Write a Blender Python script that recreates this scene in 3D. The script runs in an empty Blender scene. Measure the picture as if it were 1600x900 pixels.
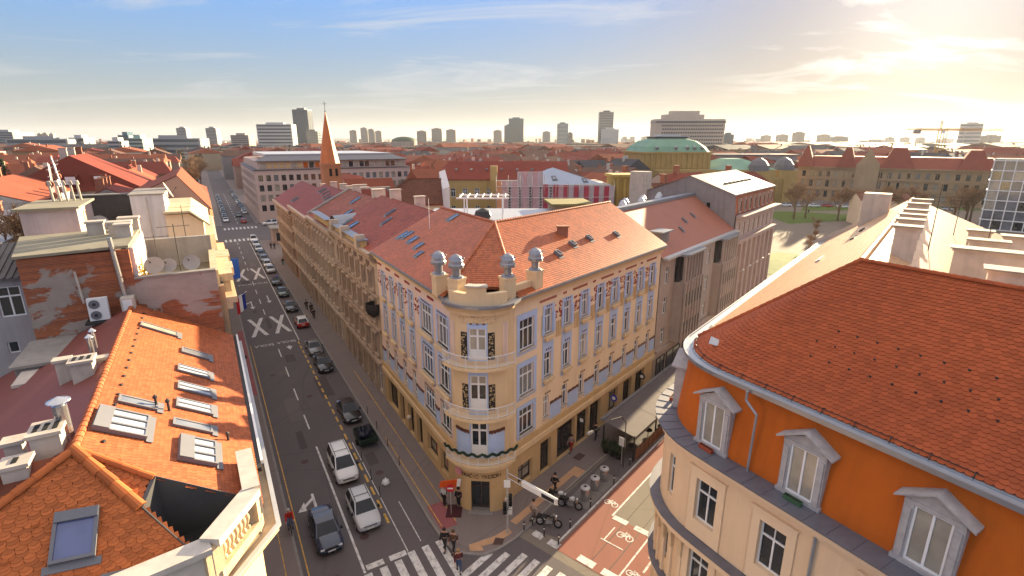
import bpy, math, random
import numpy as np
from mathutils import Vector, Matrix
rad = math.radians
random.seed(7)
scene = bpy.context.scene
col = scene.collection

# ------------------------------------------------------------------ camera, sky, sun, exposure
CAMZ = 28.0
cam = bpy.data.cameras.new("camera")
cam.sensor_width = 36.0
cam.lens = 815.0 / 1600.0 * 36.0
cam.clip_start = 0.5
cam.clip_end = 60000.0
camo = bpy.data.objects.new("camera", cam)
col.objects.link(camo)
camo.location = (0, 0, CAMZ)
camo.rotation_euler = (math.pi / 2 - math.atan(231.0 / 815.0), 0, 0)
scene.camera = camo

SUN_AZ, SUN_EL = rad(36.5), rad(10.0)
sdir = Vector((math.sin(SUN_AZ) * math.cos(SUN_EL), math.cos(SUN_AZ) * math.cos(SUN_EL), math.sin(SUN_EL)))
sun = bpy.data.lights.new("sun", 'SUN')
sun.energy = 5.0
sun.angle = rad(0.6)
sun.color = (1.0, 0.80, 0.50)
suno = bpy.data.objects.new("sun", sun)
col.objects.link(suno)
suno.rotation_euler = (-sdir).to_track_quat('-Z', 'Y').to_euler()

world = bpy.data.worlds.new("World")
scene.world = world
world.use_nodes = True
wn, wl = world.node_tree.nodes, world.node_tree.links
wn.clear()
def wnode(t, **k):
    n = wn.new(t)
    for a, b in k.items():
        setattr(n, a, b)
    return n
w_out = wnode('ShaderNodeOutputWorld')
w_bg = wnode('ShaderNodeBackground')
w_bg.inputs[1].default_value = 0.15
w_sky = wnode('ShaderNodeTexSky', sky_type='NISHITA', sun_disc=False)
w_sky.sun_elevation = SUN_EL
w_sky.sun_rotation = SUN_AZ
w_sky.altitude = 120.0
w_sky.air_density = 1.0
w_sky.dust_density = 0.5
w_sky.ozone_density = 2.5
# clouds: thin streaks laid on a flat layer overhead, brighter towards the sun as thin cloud is
w_tc = wnode('ShaderNodeTexCoord')
w_sep = wnode('ShaderNodeSeparateXYZ')
wl.new(w_tc.outputs['Generated'], w_sep.inputs[0])
def wmath(op, a, b=None, clamp=False):
    n = wnode('ShaderNodeMath', operation=op, use_clamp=clamp)
    for i, v in enumerate((a, b)):
        if v is None:
            continue
        if isinstance(v, (int, float)):
            n.inputs[i].default_value = v
        else:
            wl.new(v, n.inputs[i])
    return n.outputs[0]
zz = wmath('MAXIMUM', wmath('ADD', w_sep.outputs[2], 0.10), 0.02)
cx = wmath('DIVIDE', w_sep.outputs[0], zz)
cy = wmath('DIVIDE', w_sep.outputs[1], zz)
w_cmb = wnode('ShaderNodeCombineXYZ')
wl.new(cx, w_cmb.inputs[0]); wl.new(cy, w_cmb.inputs[1])
w_map = wnode('ShaderNodeMapping')
w_map.inputs['Location'].default_value = (-3.0, 4.4, 0)
w_map.inputs['Rotation'].default_value = (0, 0, rad(-28))
w_map.inputs['Scale'].default_value = (0.55, 1.15, 1)
wl.new(w_cmb.outputs[0], w_map.inputs[0])
w_n1 = wnode('ShaderNodeTexNoise', noise_dimensions='2D')
w_n1.inputs['Scale'].default_value = 0.9
w_n1.inputs['Detail'].default_value = 9
w_n1.inputs['Roughness'].default_value = 0.6
w_n1.inputs['Distortion'].default_value = 0.5
wl.new(w_map.outputs[0], w_n1.inputs['Vector'])
w_r1 = wnode('ShaderNodeValToRGB')
w_r1.color_ramp.elements[0].position = 0.52
w_r1.color_ramp.elements[1].position = 0.66
wl.new(w_n1.outputs[0], w_r1.inputs[0])
w_dot = wnode('ShaderNodeVectorMath', operation='DOT_PRODUCT')
wl.new(w_tc.outputs['Generated'], w_dot.inputs[0])
w_dot.inputs[1].default_value = sdir
fwd = wmath('POWER', wmath('MAXIMUM', w_dot.outputs['Value'], 0.0), 24.0)
w_cc = wnode('ShaderNodeMix', data_type='RGBA')
w_cc.inputs[6].default_value = (0.95, 0.96, 0.98, 1)
w_cc.inputs[7].default_value = (1.7, 1.6, 1.45, 1)
wl.new(fwd, w_cc.inputs[0])
w_mix = wnode('ShaderNodeMix', data_type='RGBA')
# the camera's own shoulder: very bright sky is held back and loses colour, as in the photograph
w_hsv = wnode('ShaderNodeHueSaturation')
w_hsv.inputs['Saturation'].default_value = 1.25
w_wb = wnode('ShaderNodeMix', data_type='RGBA', blend_type='MULTIPLY')      # white balance of the camera
w_wb.inputs[0].default_value = 1.0
w_wb.inputs[7].default_value = (1.02, 0.97, 1.15, 1)
wl.new(w_sky.outputs[0], w_wb.inputs[6])
wl.new(w_wb.outputs[2], w_hsv.inputs['Color'])
w_lum = wnode('ShaderNodeRGBToBW')
wl.new(w_hsv.outputs[0], w_lum.inputs[0])
w_den = wmath('DIVIDE', wmath('ADD', 0.57, wmath('MULTIPLY', wmath('MAXIMUM', w_sep.outputs[2], 0.0), 0.3)), wmath('ADD', 0.22, w_lum.outputs[0]))  # sky evened out and raised with height, added to lift the fill
w_sc = wnode('ShaderNodeVectorMath', operation='SCALE')
wl.new(w_hsv.outputs[0], w_sc.inputs[0]); wl.new(w_den, w_sc.inputs['Scale'])
# pale ground haze that whitens the sky towards the horizon all round, warmer on the sun's side
w_hz = wnode('ShaderNodeMix', data_type='RGBA')
w_hz.inputs[6].default_value = (0.76, 0.78, 0.78, 1)
w_hz.inputs[7].default_value = (0.82, 0.79, 0.755, 1)
wl.new(wmath('POWER', wmath('MAXIMUM', w_dot.outputs['Value'], 0.0), 6.0), w_hz.inputs[0])
w_hm = wnode('ShaderNodeMix', data_type='RGBA')
hz_f = wmath('MULTIPLY', wmath('POWER', 2.718, wmath('MULTIPLY', wmath('MAXIMUM', w_sep.outputs[2], 0.0), -10.5)), 0.94)
wl.new(hz_f, w_hm.inputs[0])
wl.new(w_sc.outputs[0], w_hm.inputs[6]); wl.new(w_hz.outputs[2], w_hm.inputs[7])
wl.new(w_hm.outputs[2], w_mix.inputs[6])
wl.new(wmath('MULTIPLY', w_r1.outputs[0], wmath('SUBTRACT', 0.85, hz_f, True)), w_mix.inputs[0])
wl.new(w_cc.outputs[2], w_mix.inputs[7])
# bright warm veil added above the frame to lift the fill light
w_fill_veil = wnode('ShaderNodeMapRange', interpolation_type='SMOOTHSTEP')
w_fill_veil.inputs['From Min'].default_value = 0.26; w_fill_veil.inputs['From Max'].default_value = 0.62
w_fill_veil.inputs['To Max'].default_value = 0.88
wl.new(w_sep.outputs[2], w_fill_veil.inputs['Value'])
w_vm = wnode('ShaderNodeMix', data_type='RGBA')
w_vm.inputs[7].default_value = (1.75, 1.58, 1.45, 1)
wl.new(w_fill_veil.outputs[0], w_vm.inputs[0]); wl.new(w_mix.outputs[2], w_vm.inputs[6])
# aureole of the veiled sun
w_au = wnode('ShaderNodeVectorMath', operation='SCALE')
w_au.inputs[0].default_value = (0.5, .47, .41)
wl.new(wmath('POWER', wmath('MAXIMUM', w_dot.outputs['Value'], 0.0), 120.0), w_au.inputs['Scale'])
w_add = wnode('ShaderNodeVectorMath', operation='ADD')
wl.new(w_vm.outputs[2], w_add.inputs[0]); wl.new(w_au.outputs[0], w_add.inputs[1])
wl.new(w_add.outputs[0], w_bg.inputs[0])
wl.new(w_bg.outputs[0], w_out.inputs[0])

scene.view_settings.view_transform = 'Standard'
scene.view_settings.look = 'None'
scene.view_settings.gamma = 1.0
scene.view_settings.use_curve_mapping = False
scene.view_settings.exposure = 2.32
scene.cycles.max_bounces = 8
scene.cycles.diffuse_bounces = 5
scene.cycles.glossy_bounces = 2
scene.cycles.transmission_bounces = 2
scene.cycles.volume_bounces = 0
scene.cycles.sample_clamp_indirect = 6.0

# ------------------------------------------------------------------ materials
MATS = {}
def _mixcol(nt, fac, a, b):
    n = nt.nodes.new('ShaderNodeMix'); n.data_type = 'RGBA'
    for i, v in ((0, fac), (6, a), (7, b)):
        if isinstance(v, (int, float)):
            n.inputs[i].default_value = v
        elif isinstance(v, tuple):
            n.inputs[i].default_value = (*v[:3], 1)
        else:
            nt.links.new(v, n.inputs[i])
    return n.outputs[2]
def _noise(nt, vec, scale, detail=4, rough=0.55, dist=0.0):
    n = nt.nodes.new('ShaderNodeTexNoise')
    n.inputs['Scale'].default_value = scale
    n.inputs['Detail'].default_value = detail
    n.inputs['Roughness'].default_value = rough
    n.inputs['Distortion'].default_value = dist
    if vec is not None:
        nt.links.new(vec, n.inputs['Vector'])
    return n.outputs[0]
def _ramp(nt, fac, p0, p1, c0=(0, 0, 0), c1=(1, 1, 1)):
    n = nt.nodes.new('ShaderNodeValToRGB')
    n.color_ramp.elements[0].position = p0
    n.color_ramp.elements[1].position = p1
    n.color_ramp.elements[0].color = (*c0, 1)
    n.color_ramp.elements[1].color = (*c1, 1)
    nt.links.new(fac, n.inputs[0])
    return n.outputs[0]
def _base(name):
    m = bpy.data.materials.new(name)
    m.use_nodes = True
    nt = m.node_tree
    bs = nt.nodes['Principled BSDF']
    geo = nt.nodes.new('ShaderNodeNewGeometry')
    return m, nt, bs, geo
def _map(nt, vec, scale=(1, 1, 1), rotz=0.0):
    n = nt.nodes.new('ShaderNodeMapping')
    n.inputs['Scale'].default_value = scale
    n.inputs['Rotation'].default_value = (0, 0, rotz)
    nt.links.new(vec, n.inputs[0])
    return n.outputs[0]
def _bump(nt, bs, h, strength, dist=0.05):
    n = nt.nodes.new('ShaderNodeBump')
    n.inputs['Strength'].default_value = strength
    n.inputs['Distance'].default_value = dist
    nt.links.new(h, n.inputs['Height'])
    nt.links.new(n.outputs[0], bs.inputs['Normal'])
def mat(name, c, rough=0.8, var=0.18, scale=0.6, bump=0.0, bscale=12.0, spec=0.3, metal=0.0, stain=0.0, island=0.0, coat=0.0, dark=None):
    """plain surface with blotchy wear; stain adds vertical run marks; island varies each separate piece"""
    if name in MATS:
        return MATS[name]
    m, nt, bs, geo = _base(name)
    pos = geo.outputs['Position']
    d = tuple(x * (1 - 1.6 * var) for x in c) if dark is None else dark
    l = tuple(min(1, x * (1 + 0.9 * var)) for x in c)
    out = _mixcol(nt, _noise(nt, pos, scale, 6, 0.62), d, l)
    if stain:
        s = _ramp(nt, _noise(nt, _map(nt, pos, (1.6, 1.6, 0.10)), 1.3, 5), 0.48, 0.72)
        sm = nt.nodes.new('ShaderNodeMath'); sm.operation = 'MULTIPLY'; sm.inputs[1].default_value = stain
        nt.links.new(s, sm.inputs[0])
        out = _mixcol(nt, sm.outputs[0], out, tuple(x * 0.55 for x in c))
    if island:
        oi = nt.nodes.new('ShaderNodeObjectInfo')
        ad = nt.nodes.new('ShaderNodeMath'); ad.operation = 'ADD'
        nt.links.new(geo.outputs['Random Per Island'], ad.inputs[0]); nt.links.new(oi.outputs['Random'], ad.inputs[1])
        fr = nt.nodes.new('ShaderNodeMath'); fr.operation = 'FRACT'
        nt.links.new(ad.outputs[0], fr.inputs[0])
        hsv = nt.nodes.new('ShaderNodeHueSaturation')
        mr = nt.nodes.new('ShaderNodeMapRange')
        mr.inputs['To Min'].default_value = 1 - island; mr.inputs['To Max'].default_value = 1 + island
        nt.links.new(fr.outputs[0], mr.inputs[0]); nt.links.new(mr.outputs[0], hsv.inputs['Value'])
        nt.links.new(out, hsv.inputs['Color'])
        out = hsv.outputs[0]
    nt.links.new(out, bs.inputs['Base Color'])
    bs.inputs['Roughness'].default_value = rough
    bs.inputs['Metallic'].default_value = metal
    bs.inputs['Specular IOR Level'].default_value = spec
    if coat:
        bs.inputs['Coat Weight'].default_value = coat
        bs.inputs['Coat Roughness'].default_value = 0.06
    if bump:
        _bump(nt, bs, _noise(nt, pos, bscale, 5), bump)
    MATS[name] = m
    return m
def paint(name, c, rough=0.25, metal=0.0):
    return mat(name, c, rough, 0.03, 2.0, spec=0.5, metal=metal, coat=0.7)
def glass(name, c=(0.02, 0.025, 0.03), rough=0.06, spec=0.8):
    if name in MATS:
        return MATS[name]
    m, nt, bs, geo = _base(name)
    n = _noise(nt, geo.outputs['Position'], 0.9, 2)
    nt.links.new(_mixcol(nt, n, tuple(x * 0.5 for x in c), tuple(x * 1.6 for x in c)), bs.inputs['Base Color'])
    bs.inputs['Roughness'].default_value = rough
    bs.inputs['Specular IOR Level'].default_value = spec
    MATS[name] = m
    return m
def brickwall_mat(name, plaster, peel, rot):
    """old plaster that has fallen off in patches and shows the bricks"""
    m, nt, bs, geo = _base(name)
    v = _map(nt, geo.outputs['Position'], (1, 1, 1), rot)
    sp = nt.nodes.new('ShaderNodeSeparateXYZ'); nt.links.new(v, sp.inputs[0])
    cb = nt.nodes.new('ShaderNodeCombineXYZ')
    nt.links.new(sp.outputs[0], cb.inputs[0]); nt.links.new(sp.outputs[2], cb.inputs[1])
    br = nt.nodes.new('ShaderNodeTexBrick')
    nt.links.new(cb.outputs[0], br.inputs['Vector'])
    br.inputs['Scale'].default_value = 1.0
    br.inputs['Brick Width'].default_value = 0.27
    br.inputs['Row Height'].default_value = 0.085
    br.inputs['Mortar Size'].default_value = 0.010
    br.inputs['Color1'].default_value = (0.42, 0.12, 0.045, 1)
    br.inputs['Color2'].default_value = (0.26, 0.075, 0.035, 1)
    br.inputs['Mortar'].default_value = (0.28, 0.20, 0.15, 1)
    pos = geo.outputs['Position']
    dirt = _mixcol(nt, _noise(nt, pos, 2.2, 6, 0.7), (0.5, 0.5, 0.5), (1.25, 1.2, 1.15))
    mu = nt.nodes.new('ShaderNodeMix'); mu.data_type = 'RGBA'; mu.blend_type = 'MULTIPLY'; mu.inputs[0].default_value = 1
    nt.links.new(br.outputs['Color'], mu.inputs[6]); nt.links.new(dirt, mu.inputs[7])
    pl = _mixcol(nt, _noise(nt, _map(nt, pos, (1, 1, 2.2)), 1.1, 7, 0.7), tuple(x * 0.55 for x in plaster), plaster)
    mask = _ramp(nt, _noise(nt, _map(nt, pos, (1, 1, 1.5)), 0.33, 8, 0.62, 0.6), peel, peel + 0.03)
    nt.links.new(_mixcol(nt, mask, mu.outputs[2], pl), bs.inputs['Base Color'])
    bs.inputs['Roughness'].default_value = 0.95
    bs.inputs['Specular IOR Level'].default_value = 0.15
    hm = nt.nodes.new('ShaderNodeMath'); hm.operation = 'ADD'
    nt.links.new(mask, hm.inputs[0]); nt.links.new(_noise(nt, pos, 9, 5), hm.inputs[1])
    _bump(nt, bs, hm.outputs[0], 0.5, 0.04)
    MATS[name] = m
    return m
def asphalt_mat(name, c, rough=0.85):
    m, nt, bs, geo = _base(name)
    pos = geo.outputs['Position']
    a = _mixcol(nt, _noise(nt, pos, 0.22, 7, 0.65), tuple(x * 0.72 for x in c), tuple(x * 1.2 for x in c))
    # worn wheel tracks and patches run along the street
    t = _ramp(nt, _noise(nt, _map(nt, pos, (1.0, 0.05, 1), rad(-30.1)), 0.9, 4), 0.45, 0.75)
    a = _mixcol(nt, t, a, tuple(x * 0.78 for x in c))
    p = nt.nodes.new('ShaderNodeTexVoronoi'); p.feature = 'DISTANCE_TO_EDGE'; p.inputs['Scale'].default_value = 0.16
    nt.links.new(_map(nt, pos, (1, 1, 1), 0.4), p.inputs['Vector'])
    k = _ramp(nt, p.outputs[0], 0.0, 0.012, (1, 1, 1), (0, 0, 0))
    a = _mixcol(nt, k, a, tuple(x * 0.6 for x in c))
    a = _mixcol(nt, _noise(nt, pos, 18, 3), a, tuple(x * 1.1 for x in c))
    nt.links.new(a, bs.inputs['Base Color'])
    bs.inputs['Roughness'].default_value = rough
    bs.inputs['Specular IOR Level'].default_value = 0.3
    _bump(nt, bs, _noise(nt, pos, 30, 3), 0.15, 0.02)
    MATS[name] = m
    return m
def marking_mat(name, c):
    """road paint worn through in places"""
    m, nt, bs, geo = _base(name)
    pos = geo.outputs['Position']
    w = _ramp(nt, _noise(nt, pos, 2.6, 7, 0.72), 0.36, 0.52)
    nt.links.new(_mixcol(nt, w, tuple(x * 0.45 for x in c), c), bs.inputs['Base Color'])
    bs.inputs['Roughness'].default_value = 0.7
    MATS[name] = m
    return m
def tile_mat(name, c, rough=0.6, island=0.22, var=0.25, spec=0.35, old=None, scale=0.35):
    m = mat(name, c, rough, var, scale, spec=spec, island=island, dark=old)
    return m

# ------------------------------------------------------------------ mesh helpers
class Frame:
    """a local ground frame: a runs along the azimuth, b to its right"""
    def __init__(self, x, y, az):
        self.o = Vector((x, y)); self.az = rad(az)
        self.u = Vector((math.sin(self.az), math.cos(self.az)))
        self.n = Vector((self.u.y, -self.u.x))
    def __call__(self, a, b, z=0.0):
        p = self.o + self.u * a + self.n * b
        return Vector((p.x, p.y, z))
    def dir(self, a, b):
        p = self.u * a + self.n * b
        return Vector((p.x, p.y, 0))
FL = Frame(0, 0, -30.1)      # along the street on the left of the corner house
FR = Frame(0, 0, 39.6)       # along the street on its right
WORLD = Frame(0, 0, 90)      # a = x, b = -y
class XY:
    def __call__(self, a, b, z=0.0):
        return Vector((a, b, z))
    def dir(self, a, b):
        return Vector((a, b, 0))
FW = XY()

class MB:
    def __init__(self, frame=None):
        self.v = []; self.f = []; self.m = []; self.fr = frame
        self.smooth = False
    def P(self, p):
        return tuple(self.fr(*p)) if self.fr else tuple(p)
    def face(self, pts, m=0):
        k = len(self.v)
        self.v += [self.P(p) for p in pts]
        self.f.append(tuple(range(k, k + len(pts)))); self.m.append(m)
        return self
    def box(self, x0, x1, y0, y1, z0, z1, m=0, top=None):
        k = len(self.v)
        for z in (z0, z1):
            for (x, y) in ((x0, y0), (x1, y0), (x1, y1), (x0, y1)):
                self.v.append(self.P((x, y, z)))
        for q in ((0, 3, 2, 1), (4, 5, 6, 7), (0, 1, 5, 4), (1, 2, 6, 5), (2, 3, 7, 6), (3, 0, 4, 7)):
            self.f.append(tuple(k + i for i in q)); self.m.append(m)
        if top is not None:
            self.m[-5] = top
        return self
    def prism(self, poly, z0, z1, m=0, top=None):
        """poly: list of (x, y); z1 may be a list with one height for each corner"""
        n = len(poly); k = len(self.v)
        zt = z1 if isinstance(z1, (list, tuple)) else [z1] * n
        zb = z0 if isinstance(z0, (list, tuple)) else [z0] * n
        self.v += [self.P((p[0], p[1], zb[i])) for i, p in enumerate(poly)]
        self.v += [self.P((p[0], p[1], zt[i])) for i, p in enumerate(poly)]
        self.f.append(tuple(range(k + n - 1, k - 1, -1))); self.m.append(m)
        self.f.append(tuple(range(k + n, k + 2 * n))); self.m.append(m if top is None else top)
        for i in range(n):
            j = (i + 1) % n
            self.f.append((k + i, k + j, k + n + j, k + n + i)); self.m.append(m)
        return self
    def tube(self, p0, p1, r0, r1=None, n=8, m=0, caps=True):
        p0 = Vector(self.P(p0)); p1 = Vector(self.P(p1)); r1 = r0 if r1 is None else r1
        d = (p1 - p0)
        if d.length < 1e-6:
            return self
        d.normalize()
        a = d.orthogonal().normalized(); b = d.cross(a)
        k = len(self.v)
        for (p, r) in ((p0, r0), (p1, r1)):
            for i in range(n):
                t = 2 * math.pi * i / n
                self.v.append(tuple(p + (a * math.cos(t) + b * math.sin(t)) * r))
        for i in range(n):
            j = (i + 1) % n
            self.f.append((k + i, k + j, k + n + j, k + n + i)); self.m.append(m)
        if caps:
            self.f.append(tuple(k + i for i in range(n))[::-1]); self.m.append(m)
            self.f.append(tuple(k + n + i for i in range(n))); self.m.append(m)
        return self
    def path(self, pts, r, n=6, m=0):
        for a, b in zip(pts[:-1], pts[1:]):
            self.tube(a, b, r, r, n, m)
        return self
    def lathe(self, cx, cy, prof, n=12, m=0):
        """prof: list of (radius, z)"""
        k = len(self.v)
        for (r, z) in prof:
            for i in range(n):
                t = 2 * math.pi * i / n
                self.v.append(self.P((cx + r * math.cos(t), cy + r * math.sin(t), z)))
        for j in range(len(prof) - 1):
            for i in range(n):
                i2 = (i + 1) % n
                self.f.append((k + j * n + i, k + j * n + i2, k + (j + 1) * n + i2, k + (j + 1) * n + i)); self.m.append(m)
        self.f.append(tuple(k + (len(prof) - 1) * n + i for i in range(n))); self.m.append(m)
        self.f.append(tuple(k + i for i in range(n))[::-1]); self.m.append(m)
        return self
    def loft(self, rings, m=0, close=True, caps=True):
        k = len(self.v); n = len(rings[0])
        for r in rings:
            self.v += [self.P(p) for p in r]
        for j in range(len(rings) - 1):
            for i in range(n if close else n - 1):
                i2 = (i + 1) % n
                self.f.append((k + j * n + i, k + j * n + i2, k + (j + 1) * n + i2, k + (j + 1) * n + i)); self.m.append(m)
        if caps:
            self.f.append(tuple(k + i for i in range(n))[::-1]); self.m.append(m)
            self.f.append(tuple(k + (len(rings) - 1) * n + i for i in range(n))); self.m.append(m)
        return self
    def mesh(self, name, mats, smooth=False):
        me = bpy.data.meshes.new(name)
        me.from_pydata(self.v, [], self.f)
        for mm in (mats if isinstance(mats, (list, tuple)) else [mats]):
            me.materials.append(mm)
        if len(me.materials) > 1:
            me.polygons.foreach_set('material_index', np.array(self.m, dtype=np.int32))
        if smooth:
            me.polygons.foreach_set('use_smooth', np.ones(len(me.polygons), dtype=bool))
        me.update()
        return me
    def build(self, name, mats, parent=None, smooth=False, **tags):
        return link(name, self.mesh(name, mats, smooth), parent, **tags)
def link(name, me, parent=None, mw=None, **tags):
    """link a mesh under its thing; parents are never rotated, so the world matrix is set through the parent inverse"""
    o = bpy.data.objects.new(name, me)
    col.objects.link(o)
    if parent is not None:
        o.parent = parent
        o.matrix_parent_inverse = Matrix.Translation(-WLOC.get(parent.name, Vector((0, 0, 0))))
    if mw is not None:
        o.matrix_basis = mw
        WLOC[o.name] = mw.to_translation()
    for k, v in tags.items():
        o[k] = v
    return o
WLOC = {}
PINV = {}
def link2(name, me, parent, **tags):
    """a sub-part with the same local coordinates as its part"""
    o = bpy.data.objects.new(name, me)
    col.objects.link(o)
    o.parent = parent
    for k, v in tags.items():
        o[k] = v
    return o
def thing(name, label, category, loc=(0, 0, 0), group=None, kind=None):
    o = bpy.data.objects.new(name, None)
    col.objects.link(o)
    o.empty_display_size = 0.3
    o.location = loc
    WLOC[o.name] = Vector(loc)
    tag(o, label, category, group, kind)
    return o
def tag(o, label, category=None, group=None, kind=None):
    o['label'] = label
    if category:
        o['category'] = category
    if group:
        o['group'] = group
    if kind:
        o['kind'] = kind
    return o
def copy_tree(o, parent=None):
    c = o.copy()
    col.objects.link(c)
    if parent is not None:
        c.parent = parent
    for ch in o.children:
        copy_tree(ch, c)
    return c
def basis(x, y, z, p):
    """matrix with the three axes as columns and p as origin"""
    return Matrix(((x.x, y.x, z.x, p.x), (x.y, y.y, z.y, p.y), (x.z, y.z, z.z, p.z), (0, 0, 0, 1)))
UP = Vector((0, 0, 1))
# ------------------------------------------------------------------ ground, streets, pavements, markings
m_ground = mat('city_ground', (0.16, 0.145, 0.135), 0.95, 0.3, 0.02)
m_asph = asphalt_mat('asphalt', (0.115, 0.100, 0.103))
m_asph2 = asphalt_mat('asphalt_sunlit', (0.19, 0.165, 0.135))  # paler, yellower asphalt: sunlight of the side street put into its colour
m_pave = asphalt_mat('pavement_asphalt', (0.19, 0.155, 0.145))
m_kerb = mat('kerb_stone', (0.26, 0.24, 0.225), 0.85, 0.25, 1.5)
m_white = marking_mat('road_white', (0.62, 0.60, 0.58))
m_yellow = marking_mat('road_yellow', (0.62, 0.36, 0.06))
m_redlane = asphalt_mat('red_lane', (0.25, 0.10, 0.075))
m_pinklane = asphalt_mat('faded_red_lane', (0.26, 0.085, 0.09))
m_tan = mat('guide_paving', (0.50, 0.30, 0.17), 0.85, 0.2, 2.0)
m_grass = mat('lawn', (0.10, 0.14, 0.02), 0.95, 0.35, 0.6, bump=0.4, bscale=9)
m_gravel = mat('gravel_path', (0.19, 0.15, 0.115), 0.95, 0.2, 0.4)

g = MB(); g.face([(-9200, -300, -0.05), (9200, -300, -0.05), (9200, 9300, -0.05), (-9200, 9300, -0.05)])
g.build('ground', m_ground, kind='structure', label='flat city ground reaching to the horizon')

def strip(mb, fr, a0, a1, b0, b1, z, m=0):
    mb.face([fr(a0, b0, z), fr(a1, b0, z), fr(a1, b1, z), fr(a0, b1, z)], m)
road = MB()
strip(road, FL, -30, 620, 1.0, 14.0, 0.0)
road_o = road.build('road', m_asph, kind='structure', label='long straight grey street with parked cars')
road = MB()
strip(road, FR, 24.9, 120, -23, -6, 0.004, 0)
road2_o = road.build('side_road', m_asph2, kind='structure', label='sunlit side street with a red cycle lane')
road = MB()
strip(road, FL, 166, 198, -200, 260, 0.004)
road3_o = road.build('cross_road', m_asph, kind='structure', label='cross street beyond the row of ornate houses')
road = MB()
road.face([FL(14, 11, 0.006), FL(29.9, 11, 0.006), FR(24.9, -23, 0.006), FR(24.9, -6, 0.006), FR(5, -6, 0.006)])
road4_o = road.build('junction', m_asph, kind='structure', label='dark asphalt of the street junction')

def slab(name, label, kerb_line, inner, z=0.13):
    """raised pavement with a kerb strip along kerb_line"""
    mb = MB()
    mb.prism([(p.x, p.y) for p in kerb_line + inner], -0.04, z)
    o = mb.build(name, m_pave, kind='structure', label=label)
    kb = MB()
    k = len(kerb_line)
    L_, R_ = [], []
    for i, p in enumerate(kerb_line):
        d = (kerb_line[min(k - 1, i + 1)] - kerb_line[max(0, i - 1)]); d.z = 0; d.normalize()
        n = Vector((d.y, -d.x, 0))
        c = sum(((q - p) for q in inner), Vector())
        if n.dot(c) < 0:
            n = -n
        L_.append(p - n * 0.02); R_.append(p + n * 0.16)
    for i in range(k - 1):
        kb.prism([(q.x, q.y) for q in (L_[i], L_[i + 1], R_[i + 1], R_[i])], -0.03, z + 0.012)
    kb.build('kerb', m_kerb, o)
    return o
corner_k = [FL(165, 11.4)] + [FL(s, 11.35) for s in (120, 80, 50, 40)] + [Vector((x, y, 0)) for x, y in
            ((-6.25, 33.3), (-4.9, 31.2), (-4.2, 30.45), (-3.37, 30.08), (-2.01, 29.95), (-0.91, 30.54), (0.23, 31.5), (1.44, 32.9))] + [FR(s, -20.1) for s in (31, 38, 60, 100, 112)]
pave_corner = slab('pavement', 'grey pavement round the corner house', corner_k, [FR(112, -60), FL(165, 60)])
pave_left = slab('pavement', 'narrow pavement along the street with a faded cycle strip', [FL(14, 2.1), FL(80, 2.1), FL(164, 2.1)], [FL(164, -25), FL(14, -25)])
pave_right = slab('pavement', 'pavement in front of the orange mansard house', [FR(118, -10.9), FR(60, -10.9), FR(34, -10.9), FR(28, -10.4), FR(24.5, -8), FL(14, 21.5), FL(5, 21.5)], [FL(5, 60), FR(118, 20)])
far_l = slab('pavement', 'far pavement beyond the crossing on the parked car side', [FL(200, 3.2), FL(600, 3.2)], [FL(600, -30), FL(200, -30)])
far_r = slab('pavement', 'far pavement below the pink office block', [FL(600, 13.6), FL(200, 13.6)], [FL(200, 40), FL(600, 40)])

def marks(name, mtl, parent, polys, z):
    mb = MB()
    for p in polys:
        mb.face([(q[0], q[1], z) for q in p])
    return mb.build(name, mtl, parent)
def rect(fr, a0, a1, b0, b1):
    return [fr(a0, b0), fr(a1, b0), fr(a1, b1), fr(a0, b1)]
def each(name, mtl, parent, polys, z):
    for i, p in enumerate(polys):
        marks(name, mtl, parent, [p], z + .0007 * (i % 5))
# lines along the street
each('lane_line', m_white, road_o, [rect(FL, 29.6, 47, 5.68, 5.84)], 0.008)
each('lane_dash', m_white, road_o, [rect(FL, s, s + 3.3, 5.68, 5.82) for s in (50.6, 57.6, 64.6, 71.6, 92, 99, 106, 113, 127, 134, 141, 148, 155, 162)], 0.008)
each('lane_dash', m_white, road_o, [rect(FL, s, s + 3.3, 8.0, 8.2) for s in range(205, 330, 9)], 0.008)
each('parking_dash', m_yellow, road_o, [rect(FL, s, s + 1.15, 8.50, 8.68) for s in np.arange(33.5, 76, 1.9)], 0.008)
each('parking_line', m_white, road_o, [rect(FL, 77, 164, 8.72, 8.86), rect(FL, 30.0, 46, 8.86, 8.93), rect(FL, 30.5, 35.5, 10.0, 10.07)], 0.008)
each('kerb_line', m_yellow, road_o, [rect(FL, 14, 78, 2.42, 2.50)], 0.008)
each('stop_line', m_white, road_o, [rect(FL, 29.75, 30.25, 5.95, 7.15), rect(FL, 29.75, 30.25, 7.55, 8.75)], 0.010)
each('zebra_stripe', m_white, road_o, [rect(FL, 26.0, 29.9 if i > 3 else 29.6 - 0.05 * (4 - i), t, t + 0.52) for i, t in enumerate((4.6, 5.65, 6.7, 7.75, 8.8, 9.85, 10.9))], 0.012)
def big_x(s0, s1, t0, t1, w=0.55):
    return [[FL(s0, t0), FL(s0, t0 + w), FL(s1, t1), FL(s1, t1 - w)], [FL(s0, t1 - w), FL(s0, t1), FL(s1, t0 + w), FL(s1, t0)]]
for (s0, s1) in ((81.5, 90.5), (118, 129)):
    for t0, t1, z in ((2.9, 5.3, 0.008), (6.1, 8.5, 0.008)):
        a, b = big_x(s0, s1, t0, t1)
        marks('cross_mark', m_white, road_o, [a], z)
        marks('cross_mark', m_white, road_o, [b], z + 0.004)
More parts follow.
